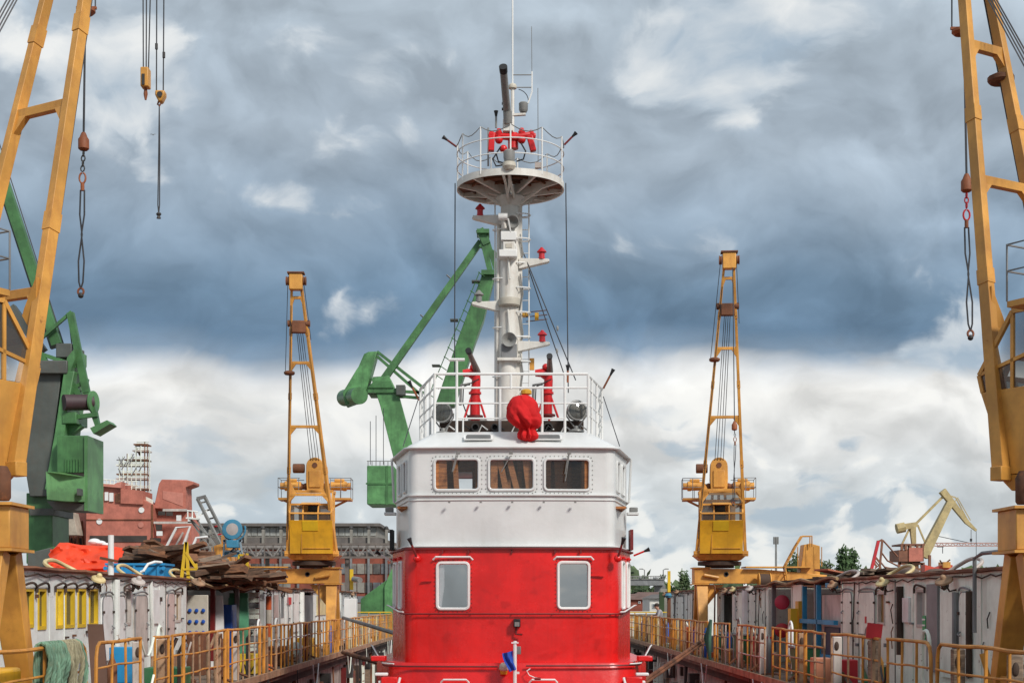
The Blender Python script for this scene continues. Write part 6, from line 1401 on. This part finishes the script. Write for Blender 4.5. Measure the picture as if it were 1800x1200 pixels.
# roof timber on the right shelter
t = thing('timber_heap', 'small heap of boards and rags on the right shelter roof', 'timber', (9.4, 38, 2.35))
for i in range(16):
    o = MB().box(-1.1, 1.1, -.14, .14, -.03, .03).build('plank', dk.choice((WOODB, WOODG, WOODD))); o.parent = t
    o.location = Vector((dk.uniform(8.8, 10.4), dk.uniform(35.2, 39.5), 2.46 + dk.random() * .14)) - ORG[t.name]; o.rotation_euler = (dk.gauss(0, .06), dk.gauss(0, .05), dk.uniform(0, 3.1))
o = MB().box(-.55, .55, -.3, .3, -.02, .02).build('sheet', paint('salmon_sheet', (.38, .13, .07), .7)); o.parent = t; o.location = Vector((8.5, 36.5, 2.56)) - ORG[t.name]; o.rotation_euler = (0, .16, .4)
solo(MB().ball((9.3, 33.2, 2.44), .35, .5, .2).ball((9.7, 32.2, 2.42), .3, .4, .16).ball((9.1, 32.5, 2.42), .2, .3, .14), 'rag_pile', paint('rag_brown', (.12, .08, .06), .95, .4), 'brown rag pile on the right roof beside the hose loop', 'rags')
# ---------------------------------------------------------------- ship under construction, far left
D = 150.0
t = thing('unfinished_ship', 'rust red unfinished ship with funnel and bridge behind the orange tarpaulin', 'ship', (W(220, 1059, D).x, D, -6))
box_px(MB(), 60, 345, 996, 1180, D - .9, 8).build('hull', PRIMER, t)
poly_px([(152, 852), (212, 856), (268, 886), (270, 1000), (150, 1000)], D - 1, 5).build('superstructure', PRIMER, t, .05)
poly_px([(95, 900), (152, 898), (152, 1000), (95, 1000)], D + 2, 3).build('aft_house', PRIMERL, t)
poly_px([(100, 905), (128, 900), (137, 940), (104, 940)], D - 2, 2).build('canvas_hood', paint('canvas', (.42, .36, .29), .9, .1, dirt=.3), t, .05)
for k in range(8): box_px(MB(), 96 + (k % 4) * 14, 104 + (k % 4) * 14, 945 + (k // 4) * 22, 958 + (k // 4) * 22, D + 1.8, .3).build('open_frame', DARKIN, t)
poly_px([(155, 852), (212, 857), (214, 846), (205, 848), (200, 851), (155, 849)], D - 1.6, 6).build('bridge_roof', PRIMERL, t)
for k, (x0, x1, m) in enumerate(((156, 166, RUST), (170, 180, CREAM), (184, 190, SIGNW), (192, 199, SIGNW), (203, 212, RUST), (221, 236, RUST), (239, 247, GREYP))):
    box_px(MB(), x0, x1, 862 + k * 1.2, 876 + k * 1.6, D - 1.2, .3).build('bridge_window', m, t)
poly_px([(212, 858), (251, 862), (251, 886), (212, 884)], D - 1.3, 4).build('bridge_wing', PRIMER, t)
poly_px([(284, 842), (328, 843), (340, 846), (340, 851), (326, 856), (327, 897), (270, 893), (279, 850)], D, 3).build('funnel', PRIMER, t, .08)
poly_px([(286, 862), (322, 866), (322, 890), (286, 876)], D - .05, .06).build('funnel_patch', PRIMERL, t)
poly_px([(268, 886), (327, 895), (336, 918), (337, 1000), (268, 1000)], D + 1, 4).build('engine_casing', PRIMER, t)
for (x0, x1, y0, y1, m) in ((278, 290, 898, 905, DARKIN), (292, 303, 899, 906, DARKIN), (274, 284, 921, 931, DARKIN), (275, 285, 933, 941, SIGNW), (264, 282, 945, 952, DARKIN), (158, 258, 941, 952, DARKIN), (286, 328, 894, 898, DOORB), (270, 337, 916, 920, DOORB), (310, 318, 905, 915, DOORW), (330, 336, 908, 918, DOORW)):
    box_px(MB(), x0, x1, y0, y1, D - 1.1, .25).build('opening', m, t)
box_px(MB(), 150, 268, 912, 913.4, D - 1.12, .2).build('plate_seam', RUST, t); box_px(MB(), 266, 268.5, 886, 1000, D - 1.12, .2).build('plate_seam', RUST, t)
for x, y in ((176, 890), (175, 916), (249, 896), (248, 922)): MB().lathe([(.2, 0), (.3, .05), (.3, .1)], W(x, y, D - 1.0), (0, -1, 0), 14).build('porthole', SIGNW if y != 922 else PRIMERL, t)
for k in range(14): MB().tube([W(155 + k * 6.5, 856 - k * .3, D), W(155 + k * 6.5, 841 + k * .4, D)], .05, 4).build('roof_rail_post', GREYP2, t)
for y in (841, 848): MB().tube([W(155, y, D), W(242, y + 5, D)], .05, 4).build('roof_rail', GREYP2, t)
for k in range(6): MB().tube([W(104 + k * 8, 920 - k * 1, D + 1.5), W(108 + k * 8, 995, D + 1.5)], .12, 4).build('stair_post', RUST, t)
for k in range(9): MB().tube([W(252 + k * 2, 880 + k, D), W(252 + k * 2, 870 + k, D)], .05, 4).build('deck_rail', GREYP2, t)
# scaffolding tower round its mast
t = thing('scaffolding', 'scaffolding tower standing on the rust red unfinished ship', 'scaffolding', tuple(W(236, 865, D + 4)))
sd = random.Random(4); DS = D + 3
lv = [(860, 208, 262), (842, 209, 260), (834, 210, 260), (818, 209, 261), (809, 224, 262), (793, 238, 263), (782, 240, 262)]
for i, (y, x0, x1) in enumerate(lv):
    MB().beam(W(x0 - 2, y, DS), W(x1 + 1, y + .5, DS), 1.6, .14).build('platform', (WOODD, DOORB, WOODB, GREYP2)[i % 4], t)
    for rr in (3, 6): MB().tube([W(x0, y - rr, DS - .8), W(x1, y - rr, DS - .8)], .05, 4).build('ledger', GREYP2, t)
for x, yt in ((210, 808), (217, 802), (224, 797), (231, 797), (239, 785), (247, 783), (254, 776), (260, 781), (263, 790)):
    for dd in (-.8, .8): MB().tube([W(x, 866, DS + dd), W(x + sd.uniform(-1, 1), yt, DS + dd)], .055, 4).build('standard', sd.choice((GREYP2, GREYD, RUST)), t)
for k in range(10):
    x = sd.uniform(210, 250); y = sd.uniform(800, 855); MB().tube([W(x, y, DS - .9), W(x + sd.choice((-8, 9)), y - 14, DS - .9)], .05, 4).build('brace', GREYD, t)
MB().tube([W(205, 808, DS), W(222, 807, DS)], .06, 4).build('loose_tube', GREYD, t); MB().tube([W(238, 784, DS), W(246, 800, DS)], .09, 4).build('mast_leg', RUST, t)

# ---------------------------------------------------------------- workshop hall and pipe bridge
D = 188.0
t = thing('workshop_hall', 'long brick workshop hall with grey roof and window bands', 'hall', (W(500, 1059, D).x, D, -6))
box_px(MB(), 300, 700, 962, 1180, D, 24).build('wall', BRICK, t)
box_px(MB(), 300, 700, 1060, 1182, D - .1, .09).build('plinth', FACG, t)
poly_px([(300, 944), (668, 944), (702, 956), (702, 962), (300, 962)], D - .5, 26).build('roof', ROOFG, t)
box_px(MB(), 330, 662, 924, 943.8, D + 3, 16).build('roof_light', FACG, t); box_px(MB(), 326, 668, 919, 924.2, D + 2, 18).build('upper_roof', ROOFG, t)
cnt = 0
for y0, y1, x0, x1 in ((990, 1008, 600, 700), (1023, 1041, 600, 700), (990, 1008, 330, 512), (1023, 1041, 330, 512), (1047, 1058, 600, 700)):
    x = x0
    while x < x1 - 4:
        box_px(MB(), x, x + 12.5, y0, y1, D - .16, .15).build('window', (paint('hall_window', (.14, .15, .16), .25, .3), paint('hall_window_b', (.09, .085, .08), .3, .4), FACG, paint('hall_window_c', (.19, .17, .15), .6, .4))[(cnt * 7 + cnt // 3) % 4], t); x += 14; cnt += 1
for x in range(338, 700, 31):
    MB().beam(W(x, 1060, D - .35), W(x, 962, D - .35), .28).build('pilaster', GREYD, t)
    box_px(MB(), x - 2, x + 2, 930, 958, D - .9, 1).build('vent_stack', FACG, t); MB().ball(W(x, 928, D - .4), .3).build('vent_head', GRND, t)
x = 332
while x < 656:
    box_px(MB(), x, x + 9.6, 927, 941, D + 2.9, .09).build('roof_pane', paint('roof_pane', (.34, .35, .33), .5, .2, dirt=.3), t); x += 11
D = 150.0
t = thing('pipe_bridge', 'grey lattice pipe bridge in front of the brick workshop hall', 'pipe bridge', (W(520, 1059, D).x, D, -6))
for y in (956, 979): 
    for dd in (0, 2): MB().beam(W(340, y, D + dd), W(700, y, D + dd), .22).build('chord', paint('truss_brown', (.15, .125, .11), .7, .2, dirt=.3), t)
for k in range(24):
    x = 345 + k * 15
    MB().beam(W(x, 956, D), W(x, 979, D), .12).build('vertical', paint('truss_brown', (.15, .125, .11), .7, .2, dirt=.3), t); a, b = ((x, 979), (x + 15, 957)) if k % 2 else ((x, 957), (x + 15, 979))
    MB().beam(W(*a, D), W(*b, D), .14).build('diagonal', paint('truss_grey', (.22, .20, .185), .7, .2, dirt=.3), t)
for x in (352, 470, 610, 690): MB().beam(W(x, 979, D + 1), W(x, 1172, D + 1), .4).build('leg', paint('truss_brown', (.15, .125, .11), .7, .2, dirt=.3), t)
for dd, r, y in ((.5, .22, 974), (1.1, .28, 973), (1.6, .2, 962)): MB().cyl(W(340, y, D + dd), W(700, y, D + dd), r, n=8).build('pipe', paint('truss_grey', (.22, .20, .185), .7, .2, dirt=.3), t)

# ---------------------------------------------------------------- far right: brown crane, red derrick, red boom, lattice jib
D = 205.0
t = thing('far_crane', 'tan and brown harbour crane far off on the right', 'crane', (W(1610, 1059, D).x, D, -6))
for a, b, w, w2 in (((1622, 978), (1670, 882), 1.35, .95), ((1656, 862), (1700, 918), .95, .6), ((1698, 916), (1716, 932), .6, .3), ((1610, 920), (1658, 872), .32, .32), ((1577, 928), (1612, 921), 1.0, .7), ((1604, 926), (1606, 955), .8, .6), ((1600, 926), (1586, 955), .25, .25), ((1613, 922), (1627, 955), .22, .22), ((1660, 868), (1680, 874), .16, .16), ((1680, 874), (1702, 916), .14, .14), ((1683, 874), (1706, 914), .1, .1), ((1676, 884), (1684, 874), .12, .12)):
    MB().beam(W(*a, D), W(*b, D), w, w, w2, w2).build('jib_beam', TANC, t)
MB().cyl(W(1576, 929, D - 1), W(1590, 926, D - 1), .75, n=10).build('counterweight', TANC, t)
box_px(MB(), 1580, 1624, 966, 986, D - 3, 5).build('machine_house', BROWNC, t); box_px(MB(), 1598, 1622, 962, 986, D - 3.2, .19).build('house_front', PRIMER, t)
box_px(MB(), 1584, 1626, 955, 958, D - 3, 5).build('house_roof', BROWNC, t)
for x in (1585, 1592, 1600, 1612, 1622): MB().beam(W(x, 966, D - 3), W(x, 956, D - 3), .3).build('house_post', BROWNC, t)
for k in range(3): box_px(MB(), 1588 + k * 12, 1596 + k * 12, 959, 965, D - 2.9, .2).build('bright_window', CREAM, t)
box_px(MB(), 1600, 1618, 986, 990, D - 2, 4).build('slew_ring', GRND, t); box_px(MB(), 1605, 1615, 990, 1012, D - 2, 3).build('column', TANC, t)
for a, b in (((1582, 975), (1579, 1012)), ((1597, 960), (1597, 1012)), ((1588, 1012), (1603, 985)), ((1580, 990), (1625, 990)), ((1620, 990), (1622, 1012)), ((1634, 975), (1634, 1012)), ((1585, 1000), (1630, 1000))): MB().beam(W(*a, D - 2.5), W(*b, D - 2.5), .35).build('tower_bar', BROWNC, t)
for x0 in (1584, 1624): MB().beam(W(x0, 1000, D), W(x0, 1142, D), .8).build('portal_leg', BROWNC, t)
for x, y in ((1707, 930), (1716, 932)): MB().tube([W(x, y, D), W(x, 955 if x < 1710 else 985, D)], .04, 4).build('rope', WIRE, t)
box_px(MB(), 1706, 1709, 946, 951, D, .3).build('hook', GRND, t)
t = thing('derrick', 'red lattice derrick with slack ropes beside the far tan crane', 'derrick', tuple(W(1540, 1030, 120)))
for a, b, w in (((1529, 1012), (1544, 950), .24), ((1545, 1012), (1551, 948), .16), ((1544, 951), (1551, 948), .15), ((1534, 985), (1541, 995), .15), ((1536, 975), (1548, 990), .15)): MB().beam(W(*a, 120), W(*b, 120), w).build('mast_bar', SIGNR if w == .24 else BROWNC, t)
for pts in ([(1552, 949), (1578, 978)], [(1549, 970), (1560, 985), (1578, 994)], [(1546, 985), (1555, 996), (1572, 1000)], [(1541, 960), (1538, 985), (1545, 993), (1538, 998)]): MB().tube([W(x, y, 120) for x, y in pts], .07, 4).build('slack_rope', BROWNC, t)
box_px(MB(), 1526, 1575, 1006, 1018, 119, 2).build('deck_box', RUST, t); MB().beam(W(1540, 1018, 120), W(1540, 1190, 120), 1.5).build('foot', RUST, t)
t = thing('red_boom', 'red deck crane boom with an orange head near the right deckhouse roof', 'deck crane', tuple(W(1650, 1030, 140)))
poly_px([(1626, 992), (1645, 997), (1664, 990), (1675, 993), (1673, 1000), (1650, 1003), (1640, 1012), (1626, 1012)], 140, 1.2).build('boom', paint('boom_red', (.55, .07, .04), .5), t); box_px(MB(), 1658, 1671, 987, 997, 139.6, 1.6).build('boom_head', YEL, t)
MB().beam(W(1634, 1010, 140.5), W(1634, 1170, 140.5), 1.4).build('pedestal', paint('boom_red', (.55, .07, .04)), t); MB().beam(W(1656, 990, 140), W(1652, 984, 140), .12).build('spike', RUST, t); MB().beam(W(1664, 988, 140), W(1670, 983, 140), .12).build('spike', RUST, t)
D = 360.0
t = thing('tower_crane', 'thin pale tower crane jib on the horizon at the right', 'crane', (W(1690, 1059, D).x, D, -6))
for y in (954, 959): MB().beam(W(1640, y, D), W(1800, y, D), .28).build('jib_chord', paint('pale_red', (.42, .26, .23), .6), t)
for k in range(32): MB().beam(W(1640 + k * 5, 954 if k % 2 else 959, D), W(1645 + k * 5, 959 if k % 2 else 954, D), .18).build('jib_lace', paint('pale_red', (.42, .26, .23)), t)
MB().tube([W(1650, 942, D), W(1706, 954, D)], .09, 4).build('tie', WIRE, t); box_px(MB(), 1649, 1659, 958, 961, D, 1).build('trolley', GRND, t); MB().tube([W(1657, 960, D), W(1657, 972, D)], .1, 4).build('hook_rope', WIRE, t)
MB().beam(W(1790, 930, D), W(1790, 1101, D), 1.6).build('tower', paint('pale_red', (.42, .26, .23)), t)
t = thing('antenna_mast', 'thin antenna mast beside the cabinet of the far right yellow crane', 'mast', (W(1364, 1059, 260).x, 260, -6))
MB().beam(W(1364, 1127, 260), W(1364, 944, 260), .5, None, .25).build('mast', GREYL, t)
for k in range(3): MB().tube([W(1361 + k * 3, 956, 260), W(1361 + k * 3, 943, 260)], .2, 6).build('aerial', GREYL, t)

# ---------------------------------------------------------------- road bridge, houses
D = 300.0
t = thing('road_bridge', 'dark road bridge on the horizon to the right of the boat', 'bridge', (W(1130, 1059, D).x, D, -6))
box_px(MB(), 1010, 1168, 1018, 1028, D, 8).build('deck', GREYD, t); box_px(MB(), 1010, 1168, 1016.4, 1018.2, D - .2, 8.4).build('kerb', GREYL, t)
for k in range(20): MB().beam(W(1110 + k * 3, 1017, D - .2), W(1110 + k * 3, 1012, D - .2), .12).build('railing_post', GREYL, t)
MB().beam(W(1100, 1012, D - .2), W(1168, 1012, D - .2), .14).build('railing_bar', GREYL, t)
for x in (1030, 1090, 1160): MB().beam(W(x, 1028, D + 4), W(x, 1124, D + 4), 2.2).build('pier', GREYD, t)
for x in (1126, 1152): MB().tube([W(x, 1016, D), W(x, 1015, D), W(x, 1014, D)], .5, 6).build('rail_arch', GREYD, t)
for x, s in ((1133, -1), (1166, 1)):
    t = thing('street_lamp', 'tall thin street lamp on the road bridge, the one %s' % ('nearer the red boat' if s < 0 else 'farther from the red boat'), 'street lamp', tuple(W(x, 1018, D)), 'street lamps on the bridge')
    MB().tube([W(x, 1018, D), W(x, 1001, D), W(x + s * 5, 999, D)], .12, 5).build('pole', GREYL, t); MB().cbox(W(x + s * 6, 999.4, D), .8, .4, .2).build('head', GREYL, t)
def far_house(lb, x0, x1, yr, ye, D, wall, roof, wins):
    t = thing('house', lb, 'house', (W((x0 + x1) / 2, 1059, D).x, D, -6), 'houses beyond the dock')
    box_px(MB(), x0, x1, ye, 1059 + 7.8 * F / D, D, 9).build('wall', wall, t)
    a = [W(x0 - 2, ye, D - .4), W(x1 + 2, ye, D - .4), W(x1 - 3, yr, D + 4.5), W(x0 + 3, yr, D + 4.5), W(x0 - 2, ye, D + 9.4), W(x1 + 2, ye, D + 9.4)]
    a[4].z = a[0].z; a[5].z = a[0].z; a[4].x = a[0].x; a[5].x = a[1].x
    MB().add(a, [(0, 1, 2, 3), (3, 2, 5, 4), (0, 3, 4), (1, 5, 2), (0, 4, 5, 1)]).build('roof', roof, t)
    for (wx0, wx1, wy0, wy1) in wins:
        f = box_px(MB(), wx0, wx1, wy0, wy1, D - .12, .11).build('window', SIGNW, t); box_px(MB(), wx0 + .8, wx1 - .8, wy0 + .8, wy1 - .8, D - .16, .05).build('pane', paint('house_pane', (.10, .11, .12), .2), f)
far_house('white house with dark roof behind the leaning worker', 1142, 1178, 1044, 1051, 170, WALLW, ROOFG, [(1147, 1153, 1060, 1068), (1158, 1164, 1060, 1068), (1168, 1174, 1060, 1068)])
far_house('pale house with wide windows beside the yellow post on the right', 1180, 1215, 1047, 1056, 165, WALLW, ROOFR, [(1182, 1194, 1058, 1068), (1197, 1207, 1058, 1068)])
far_house('low red brick house close to the red boat', 1100, 1141, 1043, 1053, 190, BRICK, ROOFR, [(1122, 1126, 1056, 1060)])
far_house('long low shed with a brown roof before the far trees', 1118, 1230, 1040, 1047, 215, BRICK, ROOFR, [])
t = thing('sheet_roof', 'white flat roofed shed at the end of the right dock wall', 'shed', (W(1135, 1059, 130).x, 130, -6))
box_px(MB(), 1105, 1180, 1078, 1212, 130, 8).build('wall', WALLW, t); box_px(MB(), 1103, 1182, 1075, 1078.5, 129.6, 9).build('roof', SIGNW, t)
t = thing('chimney_post', 'mossy post standing between the white houses', 'post', tuple(W(1166, 1110, 120))); MB().beam(W(1166, 1165, 120), W(1166, 1034, 120), .55).build('shaft', FACG, t); MB().beam(W(1163, 1090, 119.6), W(1163, 1040, 119.6), .4).build('ivy', FOLI, t)

# ---------------------------------------------------------------- trees: tapered trunk, limbs, a crown of leaf clumps
def tree(px, pt, pw, D, label, mat, poplar=False, seed=0, base=-6, group='trees beyond the dock', n=420):
    rn = random.Random(seed)
    top = W(px, pt, D); x = top.x; H_ = top.z - base; w = pw * D / F / 2
    t = thing('poplar_tree' if poplar else 'broadleaf_tree', label, 'tree', (x, D, base), group)
    tr = MB().tube([(x, D, base), (x + .1, D, base + H_ * .35), (x - .1, D, base + H_ * .7), (x, D, base + H_ * .95)], [H_ * .025, H_ * .018, H_ * .01, .04], 7)
    for k in range(6):
        a = rn.uniform(0, 6.28); z = base + H_ * rn.uniform(.3, .7)
        tr.tube([(x, D, z), (x + math.cos(a) * w * .4, D + math.sin(a) * w * .4, z + H_ * .1), (x + math.cos(a) * w * .7, D + math.sin(a) * w * .7, z + H_ * .2)], [H_ * .009, H_ * .006, .03], 5)
    tr.build('trunk', BARK, t)
    cr = MB(); lobes = []
    for k in range(9 if not poplar else 12):
        if poplar: z = base + H_ * (.22 + .74 * k / 11); r = w * (.55 + .45 * math.sin(math.pi * min(1, (k + 1.2) / 12))) ; lobes.append((x + rn.gauss(0, w * .16), D + rn.gauss(0, w * .2), z, r * .8, H_ * .09))
        else: lobes.append((x + rn.uniform(-.6, .6) * w, D + rn.uniform(-.6, .6) * w, base + H_ * rn.uniform(.45, .88), w * rn.uniform(.35, .55), H_ * rn.uniform(.09, .15)))
    s = H_ * .022
    for i in range(n):
        lx, ly, lz, lr, lh = lobes[rn.randrange(len(lobes))]
        d = V(rn.gauss(0, 1), rn.gauss(0, 1), rn.gauss(0, 1)).normalized() * (rn.random() ** .4)
        c = V(lx + d.x * lr, ly + d.y * lr, lz + d.z * lh)
        for q_ in range(4):
            cc = c + V(rn.gauss(0, s), rn.gauss(0, s), rn.gauss(0, s)); u = V(rn.gauss(0, 1), rn.gauss(0, 1), rn.gauss(0, 1)).normalized(); v = u.orthogonal().normalized(); e = s * rn.uniform(.5, 1.0)
            cr.quad(cc - u * e - v * e * .6, cc + u * e - v * e * .6, cc + u * e * .8 + v * e * .6, cc - u * e * .7 + v * e * .7)
    cr.build('crown', mat, t, smooth=False)
tree(1482, 968, 26, 250, 'taller dark green poplar above the right deckhouse roof', FOLI, True, 1); tree(1500, 972, 20, 255, 'narrower dark green poplar beside the taller one', FOLI, True, 2)
for i, (px, pt, pw, lb, m) in enumerate(((1412, 972, 56, 'rounded pale tree beside the cabinet of the far right crane', FOLI2), (1441, 980, 46, 'rounded pale tree left of the two poplars', FOLI2), (1458, 992, 34, 'low tree next to the poplars, above the timber roof', FOLI), (1396, 985, 34, 'small dark tree right behind the far right crane cabinet', FOLI))):
    tree(px, pt, pw, 240, lb, m, seed=10 + i)
for i, (px, pt, pw, pop) in enumerate(((1128, 1026, 26, 0), (1150, 1024, 24, 0), (1164, 1010, 12, 1), (1172, 1020, 20, 0), (1186, 1022, 22, 0), (1198, 1008, 9, 1), (1207, 1009, 9, 1), (1212, 1020, 20, 0), (1226, 1022, 24, 0), (1115, 1028, 26, 0), (1250, 1020, 30, 0))):
    tree(px, pt, pw, 330, ('broad dark tree under the road bridge near the boat', 'broad tree below the bridge lamps', 'slim dark poplar at the end of the road bridge', 'pale tree just right of the bridge end', 'pale bushy tree behind the yellow post', 'slim poplar close to the yellow crane girder, the first', 'slim poplar close to the yellow crane girder, the second', 'pale tree beside the yellow crane girder', 'tree half hidden by the yellow crane leg', 'dark tree half hidden by the red boat', 'tree seen under the girder of the far right crane')[i], FOLI2 if i % 2 else FOLI, bool(pop), 30 + i, n=260)
w = MB(); rn = random.Random(77)
for i in range(2600):
    px = rn.uniform(300, 1800); D_ = rn.uniform(420, 520); h = 14 + 4 * math.sin(px * .03) + rn.gauss(0, 1.5)
    c = Vector(((px - VX) * D_ / F, D_, -6 + h * rn.random() ** .5)); e = rn.uniform(.8, 1.8); u = V(rn.gauss(0, 1), rn.gauss(0, 1), rn.gauss(0, 1)).normalized(); v = u.orthogonal().normalized()
    w.quad(c - u * e - v * e, c + u * e - v * e, c + u * e + v * e, c - u * e + v * e)
o = w.build('far_woods', FOLI2, smooth=False); o['kind'] = 'stuff'

# ---------------------------------------------------------------- the worker leaning on the right rail
def person():
    P = Vector((6.95, 64.0, 0)); t = thing('person', 'person in a grey shirt and dark trousers leaning on the right guard rail', 'person', tuple(P))
    J = {'pel': (0, 0, .98), 'chest': (-.10, -.02, 1.30), 'neck': (-.17, -.03, 1.50), 'head': (-.24, -.04, 1.58), 'crown': (-.26, -.04, 1.76), 'sl': (-.12, -.21, 1.44), 'el': (-.20, -.27, 1.20), 'hl': (-.46, -.2, 1.16), 'sr': (-.12, .19, 1.44), 'er': (-.26, .24, 1.22), 'hr': (-.50, .15, 1.22),
         'hipl': (0, -.10, .92), 'kl': (.02, -.11, .5), 'al': (.06, -.12, .09), 'fl': (-.12, -.13, .04), 'hipr': (.0, .10, .92), 'kr': (-.02, .11, .5), 'ar': (.08, .12, .09), 'fr': (-.10, .13, .04)}
    rad = {'pel': .15, 'chest': .17, 'neck': .06, 'head': .085, 'crown': .075, 'sl': .075, 'el': .05, 'hl': .04, 'sr': .075, 'er': .05, 'hr': .04, 'hipl': .105, 'kl': .07, 'al': .05, 'fl': .045, 'hipr': .105, 'kr': .07, 'ar': .05, 'fr': .045}
    E = [('pel', 'chest'), ('chest', 'neck'), ('neck', 'head'), ('head', 'crown'), ('chest', 'sl'), ('sl', 'el'), ('el', 'hl'), ('chest', 'sr'), ('sr', 'er'), ('er', 'hr'), ('pel', 'hipl'), ('hipl', 'kl'), ('kl', 'al'), ('al', 'fl'), ('pel', 'hipr'), ('hipr', 'kr'), ('kr', 'ar'), ('ar', 'fr')]
    K = list(J); me = bpy.data.meshes.new('body'); me.from_pydata([J[k] for k in K], [(K.index(a), K.index(b)) for a, b in E], [])
    o = bpy.data.objects.new('body', me); COL.objects.link(o); o.parent = t
    sk = o.modifiers.new('skin', 'SKIN'); me.skin_vertices[0].data[0].use_root = True
    for i, k in enumerate(K): me.skin_vertices[0].data[i].radius = (rad[k], rad[k])
    sk.use_smooth_shade = True
    s = o.modifiers.new('sub', 'SUBSURF'); s.levels = s.render_levels = 2
    # one skin: colour by height and reach, as cloth and skin meet at neckline, cuffs and waist
    m = bpy.data.materials.new('worker'); m.use_nodes = True; n = NT(m.node_tree); tc = n.new('ShaderNodeTexCoord').outputs['Object']; sp = n.new('ShaderNodeSeparateXYZ'); n.put(sp.inputs[0], tc)
    sh = n.mix(n.math('GREATER_THAN', sp.outputs[2], .99), (.05, .055, .07), (.36, .35, .37)); sh = n.mix(n.math('GREATER_THAN', sp.outputs[2], 1.50), sh, (.42, .22, .15))
    sh = n.mix(n.math('LESS_THAN', n.math('ADD', sp.outputs[0], n.math('MULTIPLY', n.math('GREATER_THAN', sp.outputs[2], 1.32), 1.0)), -.23), sh, (.42, .22, .15))
    b = n.n['Principled BSDF']; n.put(b.inputs['Base Color'], sh); b.inputs['Roughness'].default_value = .75; me.materials.append(m)
    ORG[o.name] = P
    MB().ball(P + V(-.235, -.04, 1.70), .115, .095, .10, 12, 8).build('hair', HAIR, t); MB().ball(P + V(-.335, -.04, 1.615), .025, .02, .03, 6, 5).build('nose', SKIN, t)
    for sy in (-1, 1):
        h = P + V(-.50, -.2 if sy < 0 else .15, 1.16 if sy < 0 else 1.22)
        for k in range(4): MB().tube([h + V(0, -.03 + .02 * k, 0), h + V(-.07, -.03 + .022 * k, .0), h + V(-.10 + .006 * abs(k - 1.5), -.03 + .022 * k, -.03)], [.011, .01, .008], 5).build('finger', SKIN, t)
        MB().tube([h + V(.02, -sy * .03, .01), h + V(-.03, -sy * .06, .0)], [.013, .009], 5).build('thumb', SKIN, t)
person()
# a gull far up
b = MB().ball((0, 0, 0), .05, .13, .045, 8, 6); 
for sx in (-1, 1): b.prism([(sx * .03, -.04, .01), (sx * .16, -.01, .07), (sx * .28, .05, .04), (sx * .14, .07, .06), (sx * .03, .05, .01)], (0, 0, .01))
b.v = [tuple(Vector(p) + W(269, 237, 130)) for p in b.v]
solo(b, 'gull', GREYL, 'small gull flying below the long thin sling', 'bird')
